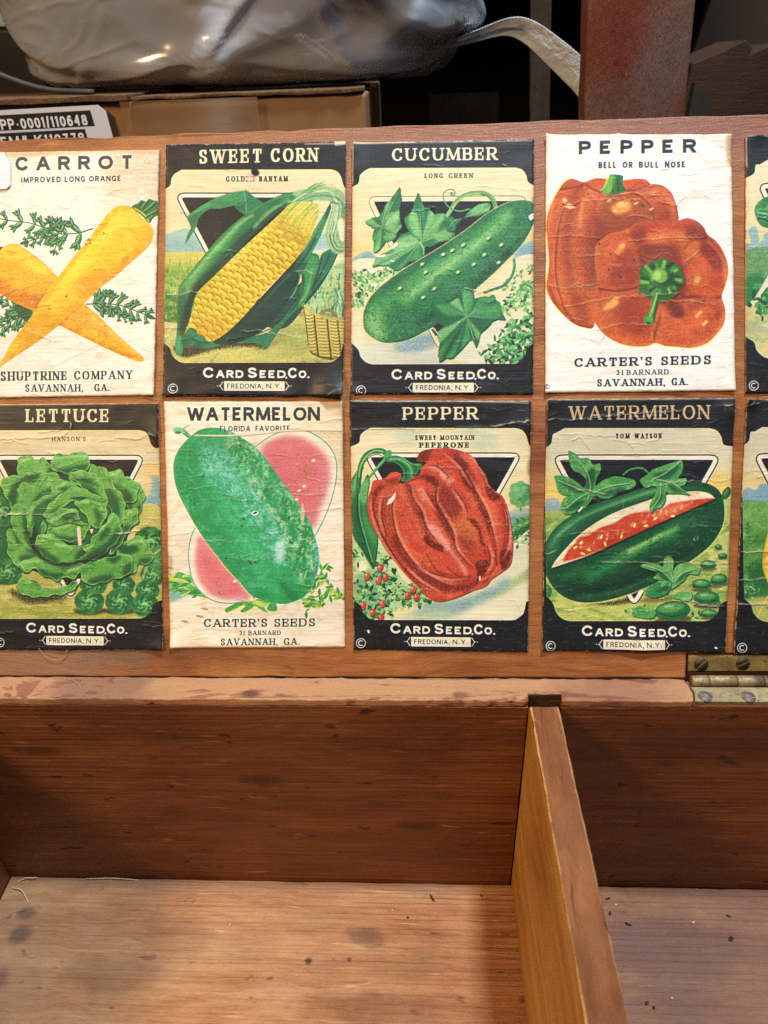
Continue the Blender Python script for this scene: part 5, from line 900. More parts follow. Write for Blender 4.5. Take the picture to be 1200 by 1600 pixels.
def turnip():
    c = Sheet('1080,42 2055,22 2060,1364 1078,1384', (840, 200, 3.333), 19, INK)
    window(c, 1132, 2010, 170, 1203, 256, 1095, el=1082, er=2060, sky=('e9d5a8', 'e3cf9a'), tilt=-14)
    c.F('1070,560 2060,560 2060,620 1070,620', 'e9cf86', 16); c.F('1070,605 2060,600 2060,660 1070,660', '8fb0a0', 4); c.F('1070,640 2060,630 2060,940 1070,940', '6a9a62'); c.F('1070,800 1160,760 1200,900 1100,950', '2f7f45', 14)
    for x, y, rx, ry in ((1118, 545, 26, 30), (1125, 580, 24, 30), (1190, 575, 20, 26), (1195, 600, 22, 18), (1165, 600, 10, 14)): c.E(x, y, rx, ry, 0, '8cb0aa', 5)
    c.F('1070,930 2060,900 2060,1200 1070,1200', 'cfc283'); c.F('1070,1010 2060,1000 2060,1070 1070,1070', 'b3b184', 16); c.mottle('7fb06a', 60, 26, .55, .8, .5, 650); c.mottle('e2d596', 60, 26, .6, .85, .5, 930)
    triangle(c, ((1165, 310), (1970, 300), (1560, 1060)), 24)
    rt = '1220,740 1300,650 1480,600 1680,610 1820,680 1860,800 1800,920 1660,990 1450,990 1300,930 1200,830 1150,900 1110,930 1088,925 1130,880 1190,780'
    c.F(rt, 'e6d0ae'); c.clip(rt); c.F('1260,700 1500,600 1800,660 1850,760 1600,740', '9a5c86', 40, .85); c.F('1300,900 1600,960 1840,860 1800,960 1500,1000', 'b8a383', 30, .8); c.S('1330,760 1500,720 1680,740', 40, 'f6ecd6', 20, .7); c.un()
    clumps(c, '1150,920 1190,900 1230,930 1280,950 1900,930 1960,900 1180,940', 60, ['1f5c3a', '2f7f48', '5fa552'], 12)
    def lf(q, vn):
        c.F(PT(q)+[4, 6], '143c28', 3, .9); c.F(q, '2f7d48'); c.clip(q); c.mottle('6ab066', 40, 30, .5, .8, .8)
        for k in vn: c.S(k, 10, '174a30', 4, .7); c.S(PT(k)-[2, 5], 6, 'b5d896', 2, .85)
        c.un()
    lf('1125,440 1135,400 1170,370 1220,355 1300,370 1380,430 1450,520 1500,600 1430,590 1330,540 1250,530 1200,520 1150,500', ('1140,450 1260,470 1400,540 1480,595',)); lf('1420,590 1380,480 1400,380 1450,300 1530,260 1590,300 1600,400 1570,520 1530,610', ('1520,270 1490,420 1490,610',)); lf('1560,610 1620,500 1720,400 1840,360 1920,400 1900,480 1800,540 1680,600', ('1900,410 1740,480 1600,610',)); lf('1540,600 1600,470 1660,330 1730,300 1750,380 1690,490 1600,610', ('1725,320 1650,450 1570,610',))
    c.S('1140,470 1240,500 1340,530', 8, '174a30', 3, .8)
    c.un(); copyright_mark(c, 1122, 1342, 24, BONE, 4)
    c.age((1085, 45, 2050, 1375), 60, edge='caa680'); c.S('1082,50 1084,140 1088,210', 9, 'cbbba4', 2, .7)
    return c

def squash():
    c = Sheet('1085,30 2060,40 2020,1352 1020,1352', (840, 615, 3.333), 20, INK)
    window(c, 1105, 1990, 175, 1188, 262, 1080, el=1068, er=2040, bx=-12, sky=('d2c6a6', 'e0cc98'), tilt=0)
    c.F('1040,430 1400,400 2050,420 2050,540 1040,540', 'e8c686', 24, .9); c.F('1040,530 1090,490 1130,500 1160,470 1220,480 1400,500 2050,480 2050,580 1040,580', '7fa0ac', 5); c.F('1040,585 1200,560 2050,540 2050,1190 1030,1190', '6aa04c'); c.F('1040,800 1200,720 1200,900 1040,1060', '4f8a3f', 20, .9); c.F('1060,960 1180,860 1200,1060 1060,1090', '2f6f3c', 18, .9)
    c.mottle('8fbf5c', 80, 30, .5, .8, .5, 590); c.mottle('2a5f38', 34, 26, .62, .82, .6, 640); c.F('1040,1080 1300,1060 1300,1190 1060,1190', 'a9ad5c', 12)
    triangle(c, ((1145, 330), (1960, 330), (1540, 1090)), 24)
    f = '1210,690 1300,560 1440,480 1600,460 1760,500 1860,620 1880,800 1820,960 1680,1060 1500,1090 1340,1080 1230,1040 1185,960 1165,880 1180,780'
    c.F(PT(f)+[3, 6], '5c3a12', 4, .8); c.F(f, 'e2a52c'); c.clip(f); c.S('1230,660 1195,800 1195,920 1230,1010', 26, 'f3cf5c', 10, .8); c.mottle('c97a1c', 60, 40, .55, .8, .6)
    for x in (1300, 1400, 1520, 1640, 1750): c.S([[1530+(x-1530)*.4, 470], [x, 780], [1530+(x-1530)*.5, 1080]], 18, 'a8641a', 9, .7)
    c.F('1190,980 1300,1060 1600,1090 1300,1090', 'b5701c', 14, .8); c.un()
    c.S('1210,1040 1180,1080 1150,1140 1130,1185', 9, 'd9b84e'); c.S('1200,1060 1260,1070', 8, 'c98e2c'); clumps(c, '1230,1120 1280,1140 1100,1050 1130,1020', 34, ['2f6d3c', '5f9d4c', '8fb95c'], 8)
    c.un(); copyright_mark(c, 1062, 1322, 24, BONE, 4)
    for q, w in (('1085,64 1110,58 1130,30', 6), ('1110,60 1160,50', 4), ('1050,825 1130,822 1240,820', 6), ('1035,968 1100,966 1200,960', 5), ('1030,1092 1100,1098 1180,1090 1260,1100', 7), ('1070,410 1160,402 1260,395', 3)): c.crease(q, w, .7, 'e2d0ac')
    c.age((1040, 35, 2030, 1345), 60)
    return c
# ---------------------------------------------------------------- helpers
def tag(o, label=None, cat=None, group=None, kind=None):
    if label: o['label'] = label
    if cat: o['category'] = cat
    if group: o['group'] = group
    if kind: o['kind'] = kind
    return o
def empty(name, loc=(0, 0, 0)):
    o = bpy.data.objects.new(name, None); COL.objects.link(o); o.location = loc; o.empty_display_size = .02; return o
def link(name, bm, mat, parent=None, smooth=True, loc=None, rot=None):
    me = bpy.data.meshes.new(name); bmesh.ops.recalc_face_normals(bm, faces=bm.faces[:]); bm.to_mesh(me); bm.free()
    for p in me.polygons: p.use_smooth = smooth
    wn = smooth and WN.pop('on', None)
    if mat: me.materials.append(mat)
    o = bpy.data.objects.new(name, me); COL.objects.link(o)
    if wn: md = o.modifiers.new('weighted_normal', 'WEIGHTED_NORMAL'); md.keep_sharp = True; md.weight = 100
    if loc: o.location = loc
    if rot: o.rotation_euler = rot
    if parent: o.parent = parent; o.matrix_parent_inverse = Matrix.Translation(-parent.location)
    return o
RNG = random.Random(5)
def sines(seed, n, f0, f1):
    r = np.random.RandomState(seed); k = r.randn(n, 3); k /= np.linalg.norm(k, axis=1)[:, None]; f = r.uniform(f0, f1, n); ph = r.uniform(0, 6.28, n)
    return lambda p: float(np.mean(np.sin((k@np.array(p))*f+ph)))*1.6
def prism(bm, poly, z0, z1, axis='z'):
    """extrude a polygon; axis says which coordinate runs from z0 to z1"""
    def P(a, b, c): return {'z': (a, b, c), 'y': (a, c, b), 'x': (c, a, b)}[axis]
    lo = [bm.verts.new(P(a, b, z0)) for a, b in poly]; hi = [bm.verts.new(P(a, b, z1)) for a, b in poly]
    bm.faces.new(lo); bm.faces.new(hi)
    for i in range(len(poly)): j = (i+1) % len(poly); bm.faces.new((lo[i], lo[j], hi[j], hi[i]))
WN = {}
def worn(bm, bevel, cut, amp, seed, freq=90):
    """soften the arrises and let them wander as hand-sawn, handled wood does"""
    bmesh.ops.recalc_face_normals(bm, faces=bm.faces[:])
    bmesh.ops.bevel(bm, geom=[e for e in bm.edges if e.calc_face_angle(0) > .5], offset=bevel, segments=2, affect='EDGES', profile=.6)
    for _ in range(7):
        es = [e for e in bm.edges if e.calc_length() > cut]
        if not es: break
        bmesh.ops.subdivide_edges(bm, edges=es, cuts=1, use_grid_fill=True)
    f = [sines(seed+i, 9, freq, freq*9) for i in range(3)]; chip = sines(seed+5, 9, freq*3, freq*14)
    bm.normal_update(); WN['on'] = True
    for v in bm.verts:
        sharp = max((e.calc_face_angle(0) for e in v.link_edges if len(e.link_faces) == 2), default=0) > .25
        k = amp*(1 if sharp else .12)
        c3 = max(0, chip(v.co)-.55)*1.6 if sharp else 0
        v.co += Vector([k*g(v.co) for g in f])-v.normal*(amp*2.2*c3)
def slab(name, x0, x1, y0, y1, z0, z1, mat, parent, bevel=.0008, cut=.012, amp=.0003, seed=1, **kw):
    bm = bmesh.new(); prism(bm, [(x0, y0), (x1, y0), (x1, y1), (x0, y1)], z0, z1)
    worn(bm, bevel, cut, amp, seed); return link(name, bm, mat, parent, **kw)
def tube(bm, pts, r, seg=8):
    pts = [Vector(p) for p in pts]; rings = []
    for i, p in enumerate(pts):
        d = (pts[min(i+1, len(pts)-1)]-pts[max(i-1, 0)]).normalized(); a = d.orthogonal().normalized() if i == 0 else (a-d*a.dot(d)).normalized(); b = d.cross(a)
        rr = r[i] if isinstance(r, (list, tuple)) else r
        rings.append([bm.verts.new(p+(a*math.cos(t)+b*math.sin(t))*rr) for t in [k*2*math.pi/seg for k in range(seg)]])
    for A, B in zip(rings, rings[1:]):
        for k in range(seg): bm.faces.new((A[k], A[(k+1) % seg], B[(k+1) % seg], B[k]))
    bm.faces.new(rings[0]); bm.faces.new(rings[-1])
# ---------------------------------------------------------------- node helpers
class NT:
    def __init__(s, name):
        s.m = bpy.data.materials.new(name); s.m.use_nodes = True; s.t = s.m.node_tree; s.n = s.t.nodes; s.b = s.n['Principled BSDF']; s.out = s.n['Material Output']
        s.co = s.n.new('ShaderNodeTexCoord').outputs['Object']
    def lk(s, a, b): s.t.links.new(a, b)
    def val(s, sock, v):
        if hasattr(v, 'is_output'): s.lk(v, sock)
        else: sock.default_value = v
    def noise(s, scale, sc=5, det=5, rough=.55, dist=0, off=(0, 0, 0)):
        mp = s.n.new('ShaderNodeMapping'); mp.inputs['Scale'].default_value = scale; mp.inputs['Location'].default_value = off; s.lk(s.co, mp.inputs[0])
        n = s.n.new('ShaderNodeTexNoise'); s.lk(mp.outputs[0], n.inputs['Vector']); n.inputs['Scale'].default_value = sc; n.inputs['Detail'].default_value = det
        n.inputs['Roughness'].default_value = rough; n.inputs['Distortion'].default_value = dist
        return n.outputs['Fac']
    def ramp(s, f, stops):
        r = s.n.new('ShaderNodeValToRGB'); e = r.color_ramp.elements
        while len(e) < len(stops): e.new(.5)
        for el, (p, c) in zip(e, stops): el.position = p; el.color = (*c, 1) if len(c) == 3 else c
        s.lk(f, r.inputs[0]); return r.outputs[0]
    def mr(s, f, a, b, c=0., d=1.):
        r = s.n.new('ShaderNodeMapRange'); r.interpolation_type = 'SMOOTHSTEP'; s.val(r.inputs[0], f)
        for i, v in enumerate((a, b, c, d)): r.inputs[i+1].default_value = v
        return r.outputs[0]
    def math(s, op, a, b=0., c=None):
        m = s.n.new('ShaderNodeMath'); m.operation = op; s.val(m.inputs[0], a); s.val(m.inputs[1], b)
        if c is not None: s.val(m.inputs[2], c)
        return m.outputs[0]
    def mix(s, f, a, b, mode='MIX'):
        m = s.n.new('ShaderNodeMix'); m.data_type = 'RGBA'; m.blend_type = mode; s.val(m.inputs[0], f)
        for i, v in ((6, a), (7, b)): s.val(m.inputs[i], v if hasattr(v, 'is_output') else ((*v, 1) if len(v) == 3 else v))
        return m.outputs[2]
    def spot(s, c, r, wob=.35, sc=60, scale=(1, 1, 1)):
        """soft-edged irregular patch round a point, in metres"""
        mp = s.n.new('ShaderNodeMapping'); s.lk(s.co, mp.inputs[0]); mp.inputs['Scale'].default_value = scale
        d = s.n.new('ShaderNodeVectorMath'); d.operation = 'DISTANCE'; s.lk(mp.outputs[0], d.inputs[0]); d.inputs[1].default_value = [a*b for a, b in zip(c, scale)]
        q = s.math('ADD', s.math('DIVIDE', d.outputs['Value'], r), s.math('MULTIPLY', s.math('SUBTRACT', s.noise((1, 1, 1), sc, 4), .5), wob*4))
        return s.mr(q, .35, 1.05, 1., 0.)
    def bump(s, h, dist, strength=1.):
        b = s.n.new('ShaderNodeBump'); b.inputs['Distance'].default_value = dist; b.inputs['Strength'].default_value = strength; s.val(b.inputs['Height'], h); s.lk(b.outputs[0], s.b.inputs['Normal'])
    def fin(s, col, rough=.5, spec=.5):
        s.val(s.b.inputs['Base Color'], col if hasattr(col, 'is_output') else (*col, 1)); s.val(s.b.inputs['Roughness'], rough); s.b.inputs['Specular IOR Level'].default_value = spec
        return s.m
def m_(s, n, k): return s.math('MULTIPLY', s.math('SUBTRACT', n, .5), k)
def srgb(h):
    v = [int(h[i:i+2], 16)/255 for i in (0, 2, 4)]
    return tuple(x/12.92 if x <= .04045 else ((x+.055)/1.055)**2.4 for x in v)
def wood(name, dark, mid, light, grain=(1, 1, 1), rough=.55, relief=.0002, lines=.35, stains_and_shade=(), spec=.4, scratch=0., pores=.0, sawn=0., dusty=None, blotch=.35, arris=()):
    """grain: which way the fibres run, as a stretch per axis (small = along the fibre)"""
    m = NT(name); g = np.array(grain, float); co0 = m.co
    wv = m.n.new('ShaderNodeTexNoise'); wv.inputs['Scale'].default_value = 11; wv.inputs['Detail'].default_value = 2; m.lk(co0, wv.inputs['Vector'])
    sb = m.n.new('ShaderNodeVectorMath'); sb.operation = 'SUBTRACT'; m.lk(wv.outputs['Color'], sb.inputs[0]); sb.inputs[1].default_value = (.5, .5, .5)
    sc = m.n.new('ShaderNodeVectorMath'); sc.operation = 'MULTIPLY_ADD'; m.lk(sb.outputs[0], sc.inputs[0]); sc.inputs[1].default_value = (.02, .02, .02); m.lk(co0, sc.inputs[2]); m.co = sc.outputs[0]   # the grain wanders
    rings = m.noise(tuple(g*[1, 1, 1]), 95, 4, .55, .5)
    fib = m.noise(tuple(g*[.8, 1, 1]), 480, 8, .78, .1, (3, 1, 7))
    fine = m.noise(tuple(g*[.5, 1, 1]), 1300, 3, .7, 0, (1, 5, 2))
    blo = m.noise((1, 1, 1), 14, 4, .55, .2, (7, 2, 1))
    f = m.math('ADD', m.math('MULTIPLY', rings, .34), m.math('ADD', m.math('MULTIPLY', fib, .36), m.math('MULTIPLY', blo, .30)))
    col = m.ramp(f, [(.39, srgb(dark)), (.5, srgb(mid)), (.61, srgb(light))])
    col = m.mix(m.math('MULTIPLY', m.mr(fib, .57, .68), lines), col, srgb(dark))
    col = m.mix(m.math('MULTIPLY', m.mr(fine, .62, .74), lines*.6), col, tuple(.55*v for v in srgb(dark)))
    col = m.mix(m.math('MULTIPLY', m.mr(blo, .5, .75), blotch), col, tuple(.6*v for v in srgb(mid)))
    if pores:                                # short dark flecks lying along the grain
        p = m.noise(tuple(g*[3.4, 1, 1]), 150, 2, .6, 0, (9, 4, 3)); col = m.mix(m.math('MULTIPLY', m.mr(p, .66, .72), pores), col, tuple(.22*v for v in srgb(dark)))
    if scratch:                              # pale nicks along the saw lines
        p = m.noise(tuple(g*[.35, 1, 1]), 620, 2, .5, 0, (2, 8, 5)); q = m.noise((1, 1, 1), 40, 3, .6, 0, (5, 5, 5))
        col = m.mix(m.math('MULTIPLY', m.math('MULTIPLY', m.mr(p, .64, .70), m.mr(q, .45, .65)), scratch), col, tuple(min(1, 2.2*v) for v in srgb(light)))
    if dusty:
        q = m.noise((1, 1, 1), 22, 6, .65, .3, (4, 4, 4)); col = m.mix(m.math('MULTIPLY', m.mr(q, .42, .7), dusty[1]), col, srgb(dusty[0]))
    m.co = co0
    if arris:                                # rubbed edges show paler wood
        sx = m.n.new('ShaderNodeSeparateXYZ'); m.lk(m.co, sx.inputs[0]); nz = m.noise(tuple(g*[2, 1, 1]), 120, 5, .7, .3, (1, 1, 6))
        for (ax, v, wd, pale) in arris:
            d = m.math('ABSOLUTE', m.math('SUBTRACT', sx.outputs[ax], v)); lim = m.math('MULTIPLY', m.mr(nz, .36, .72, .1, 1.), wd)
            k = m.math('MULTIPLY', m.mr(m.math('DIVIDE', d, lim), .6, 1.15, 1., 0.), .85); col = m.mix(k, col, srgb(pale))
    for (c, r, scl, colr, a) in stains_and_shade:
        col = m.mix(m.math('MULTIPLY', m.spot(c, r, scale=scl), a), col, srgb(colr))
    h = m.math('ADD', m.math('MULTIPLY', fib, .7), m.math('MULTIPLY', fine, .4))
    if sawn: h = m.math('ADD', h, m.math('MULTIPLY', m.noise(tuple(g*[.12, 1, 1]), 560, 1, .4, 0, (6, 6, 1)), sawn))
    m.bump(h, relief*4)
    return m.fin(col, m.math('ADD', rough-.12, m.math('MULTIPLY', blo, .25)), spec)

# ---------------------------------------------------------------- measurements of the box (metres)
T, H, L, LEAN = .01344, .13728, .24168, math.radians(28.05)
XL, XR, YF, XD, WD = -.2105, .335, -.262, .0635, .0122
LIDROT = (math.pi/2-LEAN, 0, 0); LIDLOC = (0, T, 0)
def onlid(x, y):                             # lid-board metres of a sketch point
    r = SK@np.array([x, y, 1.]); return r[0]/r[2], r[1]/r[2]

# ---------------------------------------------------------------- setting
def plain(name, col, rough=.8, sc=40, var=.4, relief=.0003, spec=.3):
    m = NT(name); n = m.noise((1, 1, 1), sc, 5, .6); c = m.ramp(n, [(.3, tuple((1-var)*v for v in srgb(col))), (.7, srgb(col))]); m.bump(n, relief); return m.fin(c, rough, spec)
bm = bmesh.new(); prism(bm, [(-5, -1.4), (5, -1.4), (5, 1.355), (-5, 1.355)], -.20, -H-.0125)
tag(link('tabletop', bm, wood('tabletop_wood', '20140c', '2e1e12', '3c2919', (.06, 1, 1), .6), smooth=False), kind='structure')
bm = bmesh.new(); prism(bm, [(-5, 1.36), (5, 1.36), (5, 1.42), (-5, 1.42)], -.6, 2.2)
tag(link('wall', bm, plain('dark_wall', '15110e', .9, 9, .6), smooth=False), kind='structure')

# ---------------------------------------------------------------- the hinged wooden seed box
box = empty('seed_box', (.06, -.12, -H-.012))
tag(box, 'open hinged wooden seed box with divided compartments and brass hinge', 'wooden box')
gx = (.12, 1, 1); gy = (1, .12, 1)
lid_m = wood('lid_wood', '79401c', 'a06130', 'ba7e46', gx, .40, .00012, .5, spec=.5, pores=.3, scratch=.25, blotch=.4, stains_and_shade=(
    ((-.10, .012, 0), .03, (.5, 2.4, 1), '6a3f22', .55), ((.095, .015, 0), .02, (.7, 2, 1), '7a4423', .5), ((.06, .232, 0), .10, (.6, 4, 1), '8f5a48', .55), ((.15, .235, 0), .05, (.6, 3, 1), '8a5645', .6), ((-.15, .008, 0), .03, (.5, 2.6, 1), '7d6a5c', .55), ((.085, .012, 0), .006, (.7, 1.2, 1), 'a35a1e', .8)))
bm = bmesh.new()
hx0, hx1, hs = onlid(1072, 1040)[0], .205, onlid(1100, 1021.5)[1]
prism(bm, [(XL-.03, .0003), (hx0, .0003), (hx0, hs), (hx1, hs), (hx1, .0003), (XR+.012, .0003), (XR+.012, L), (XL-.03, L)], -.011, 0)
worn(bm, .0006, .013, .0005, 3)
lid = link('lid', bm, lid_m, box, loc=LIDLOC, rot=LIDROT)
bm = bmesh.new(); prism(bm, [(hx0+.0002, .0014), (hx1-.0002, .0014), (hx1-.0002, hs-.0002), (hx0+.0002, hs-.0002)], -.0105, -.0016)
link('hinge_recess', bm, wood('recess_wood', '4a2d18', '5e3a20', '75492a', gx, .7), lid, loc=LIDLOC, rot=LIDROT).matrix_parent_inverse = lid.matrix_basis.inverted()
def darken_slot(o):                                # darker colour on the inner faces of the empty slot end
    o.data.materials.append(plain('slot_dark', '4a3222', .9, 600, .5))
    for p in o.data.polygons:
        if sl0-.0002 < p.center.x < sl1+.0002 and .0009 < p.center.y < sd+.0004 and abs(p.normal.z) < .8: p.material_index = 1
# back wall with the dado slot the divider drops into, and the hinge mortise on its top edge
back_m = wood('back_wood', '582c14', '78421e', '90582a', gx, .46, .00022, .4, spec=.45, pores=.9, scratch=.6, sawn=1.5, blotch=.5, stains_and_shade=(((-.06, 0, -.055), .007, (.5, 1, 1.3), '38190c', .7), ((.012, 0, -.088), .006, (.4, 1, 1.4), '38190c', .7), ((-.165, 0, -.035), .006, (.4, 1, 1.5), '30140a', .6), ((.14, 0, -.03), .03, (.5, 1, 1.6), '3f1c10', .5), ((-.02, 0, -.11), .03, (.4, 1, 1), '6a3a20', .4)))  # widest dark patch lies high on the right, under the hinge
rim_m = wood('rim_wood', '743f2e', '965e46', 'ae765a', gx, .6, .0003, .5, arris=((1, 0, .0016, 'cd9a70'), (2, 0, .0007, 'c49268')), spec=.35, scratch=.2, pores=.4, blotch=.3, stains_and_shade=(((-.13, .006, 0), .018, (.5, 1, 1), '6a4a44', .55), ((.10, .006, 0), .02, (.6, 1, 1), '8a5548', .55), ((-.06, .003, 0), .003, (.6, 1, 1), '3a2a26', .7), ((.033, .003, 0), .003, (.6, 1, 1), '54342c', .6)))
sl0, sl1, sd = XD-.0006, XD+WD+.0014, .0037
bm = bmesh.new()
prism(bm, [(XL-.012, 0), (sl0, 0), (sl0, sd), (sl1, sd), (sl1, 0), (XR+.012, 0), (XR+.012, T), (XL-.012, T)], -H-.011, -.0042)
worn(bm, .0004, .016, .00018, 5)
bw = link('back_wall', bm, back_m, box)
bm = bmesh.new(); prism(bm, [(XL-.012, .00012), (sl0, .00012), (sl0, sd), (sl1, sd), (sl1, .00012), (.1330, .00012), (.1344, .0047), (.1336, T), (XL-.012, T)], -.0042, 0)
worn(bm, .0007, .0035, .0004, 8, 160)
darken_slot(link('top_edge', bm, rim_m, bw)); darken_slot(bw)
bm = bmesh.new(); prism(bm, [(.1332, .0004), (XR+.012, .0004), (XR+.012, T), (.1338, T), (.1346, .0049)], -.0042, -.0014)
worn(bm, .0004, .012, .0002, 9); link('top_edge', bm, rim_m, bw)
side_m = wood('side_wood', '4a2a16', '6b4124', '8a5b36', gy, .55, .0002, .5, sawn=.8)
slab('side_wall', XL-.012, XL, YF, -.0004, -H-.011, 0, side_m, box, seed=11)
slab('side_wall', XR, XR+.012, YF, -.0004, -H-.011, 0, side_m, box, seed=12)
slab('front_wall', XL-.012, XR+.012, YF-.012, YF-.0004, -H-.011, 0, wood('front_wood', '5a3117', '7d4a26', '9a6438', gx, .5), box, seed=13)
fl_m = wood('bottom_wood', '9a623e', 'bb8256', 'd29f70', gx, .52, .00028, .24, spec=.35, sawn=1.6, pores=.6, scratch=.35, blotch=.2, dusty=('9c7a62', .3), stains_and_shade=(
    ((-.114, -.035, -H), .024, (1, 1.2, 1), '8a6448', .45), ((-.134, -.050, -H), .018, (.6, 1.5, 1), '80583e', .5), ((-.1925, -.0205, -H), .0055, (.8, 1.3, 1), '4a3834', .7), ((-.1904, -.031, -H), .0075, (1, 1.2, 1), '45342f', .7),
    ((-.190, -.053, -H), .007, (1, 1, 1), '4a3834', .6), ((-.0401, -.0412, -H), .0026, (1, 1, 1), '3c2a22', .85), ((-.0201, -.0400, -H), .0018, (1, 1, 1), '3c2a22', .7), ((-.0131, -.0284, -H), .010, (.8, 1.3, 1), '5e4534', .6), ((.0096, -.0425, -H), .016, (.8, 1.4, 1), '8a6242', .4),  # next line has a long greyish strip along the back wall
    ((-.010, -.0615, -H), .016, (.3, 2, 1), '7a4426', .5), ((-.185, -.046, -H), .036, (1.2, 1, 1), '8a705e', .25), ((-.21, -.012, -H), .03, (1, 1, 1), '8a7464', .25), ((-.06, .001, -H), .012, (.07, 1, 1), '9a8270', .4), ((.14, -.030, -H), .034, (.6, 1.8, 1), '5f463f', .55), ((.19, -.03, -H), .11, (.9, 1, 1), '8c6256', .65), ((.12, -.05, -H), .04, (1, 1, 1), '86645a', .45)))  # last patches paint in the right compartment's dimmer light, mixed with dust
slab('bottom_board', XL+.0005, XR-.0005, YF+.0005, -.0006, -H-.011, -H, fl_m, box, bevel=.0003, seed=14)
div_m = wood('divider_wood', 'a8742f', 'cb934c', 'e4b474', (1, .09, 1), .5, .0003, .5, spec=.35, pores=.4, blotch=.3, arris=((2, -.0027, .0016, 'f0c484'),))
bm = bmesh.new(); prism(bm, [(YF+.0006, -H+.0002), (.0030, -H+.0002), (.0030, -.0075), (-.0008, -.0030), (YF+.0006, -.0022)], XD, XD+WD, 'x')
worn(bm, .0007, .0042, .0004, 15, 150)
dv = link('divider', bm, div_m, box)
dt_m = wood('divider_edge_wood', '66381e', '89522e', 'a26a42', (1, .12, 1), .62, .0004, .5, spec=.3, pores=.7, scratch=.4, blotch=.45, dusty=('7f5538', .4), arris=((0, XD, .0014, 'dba468'), (0, XD+WD, .0012, 'c08c58')))
dv.data.materials.append(dt_m)
for p in dv.data.polygons:                   # the handled top edge has greyed
    if p.normal.z > .8 and p.center.z > -.01: p.material_index = 1

# ---------------------------------------------------------------- brass hinge
def brass(name, a, b, tarn, k):
    m = NT(name); n = m.noise((1, 1, 1), 180, 6, .65, .6); n2 = m.noise((.4, 1, 1), 60, 4, .6, .2, (3, 3, 3)); sc = m.noise((.2, 1, 1), 900, 2, .5); gr = m.noise((1, 1, 1), 420, 5, .75, .4, (8, 8, 1))
    c = m.ramp(n, [(.35, srgb(a)), (.65, srgb(b))]); c = m.mix(m.math('MULTIPLY', m.mr(n2, .42, .62), k), c, srgb(tarn)); c = m.mix(m.math('MULTIPLY', m.mr(gr, .52, .66), .7), c, srgb('4a3a26'))
    m.b.inputs['Metallic'].default_value = .6; m.bump(m.math('ADD', n, m.math('MULTIPLY', sc, .5)), .00012); return m.fin(c, m.math('ADD', .46, m.math('MULTIPLY', gr, .3)), .4)
br1 = brass('aged_brass', '94793c', 'b79c58', '6a5532', .6); br2 = brass('rubbed_brass', 'a8966c', 'c9b98c', '8a7a5c', .6); br3 = brass('barrel_brass', '8f7a58', 'cbb182', '5b4a3c', .8)
iron = brass('browned_steel', '4a3833', '5f4b44', '33241f', .8); iron2 = brass('grey_steel', '7f7672', '9b918c', '5c504c', .5)
hg = empty('hinge', (.16, T, 0)); hg.parent = box; hg.matrix_parent_inverse = Matrix.Translation(-box.location)
def under(o, p, mb): o.parent = p; o.matrix_parent_inverse = mb.inverted(); return o
HM = Matrix.Translation(hg.location)
bm = bmesh.new(); prism(bm, [(hx0+.0010, .0034), (hx1-.001, .0034), (hx1-.001, hs-.0008), (hx0+.0010, hs-.0008)], -.0015, -.0001); worn(bm, .0003, .01, .00008, 21)
under(link('leaf', bm, br1, loc=LIDLOC, rot=LIDROT), hg, HM)
bm = bmesh.new(); prism(bm, [(.1333, -.0002), (hx1, -.0002), (hx1, .0082), (.1342, .0082), (.1347, .0048)], -.0013, .0003); worn(bm, .00025, .01, .00008, 22)
under(link('leaf', bm, br2), hg, HM)
kx = [.1350, .1425, .1545, .1660, .1790, .2040]
for i, (a, b) in enumerate(zip(kx, kx[1:])):
    bm = bmesh.new(); y, z, r = .0112, .0007, .0026
    tube(bm, [(a+.0002, y, z), (a+.0004, y, z), (b-.0004, y, z), (b-.0002, y, z)], [r*.9, r, r, r*.9], 24); under(link('knuckle', bm, br3), hg, HM)
def screw(px, py, r, ang, mat, lid_side, X=None):
    bm = bmesh.new(); w = r*.13; seg = 18
    for sg in (1, -1):                        # two cheeks with the slot between
        th0 = math.asin(w/r); arc = [(r*math.cos(t), sg*r*math.sin(t)) for t in np.linspace(th0, math.pi-th0, seg)]
        rim = [bm.verts.new((x, y, -.0006)) for x, y in arc]; top = [bm.verts.new((x*.97, y*.97 if abs(y) > w*1.2 else y, .00012)) for x, y in arc]
        bm.faces.new(top); bm.faces.new(rim)
        for i in range(seg): j = (i+1) % seg; bm.faces.new((rim[i], rim[j], top[j], top[i]))
    tube(bm, [(0, 0, -.0012), (0, 0, -.0004)], r*.96, 20)
    bmesh.ops.rotate(bm, verts=bm.verts[:], cent=(0, 0, 0), matrix=Matrix.Rotation(math.radians(ang), 3, 'Z'))
    if lid_side:
        x, s = onlid(px, py); o = link('screw', bm, mat)
        o.matrix_basis = Matrix.Translation(LIDLOC)@Matrix.Rotation(LIDROT[0], 4, 'X')@Matrix.Translation((x, s, .0002)); o.location = o.matrix_basis.to_translation()
    else: o = link('screw', bm, mat, loc=(px, py, .0005))
    mb = HM; o.parent = hg; o.matrix_parent_inverse = mb.inverted()
screw(1095.5, 1038, .0031, 47, iron, True); screw(1161, 1036.5, .0030, 27, iron, True); screw(1245, 1037, .0030, -20, iron, True)
screw(.1384, .0026, .0031, -42, iron2, False); screw(.1566, .0024, .0031, -9, iron2, False); screw(.1800, .0026, .0031, 35, iron2, False)

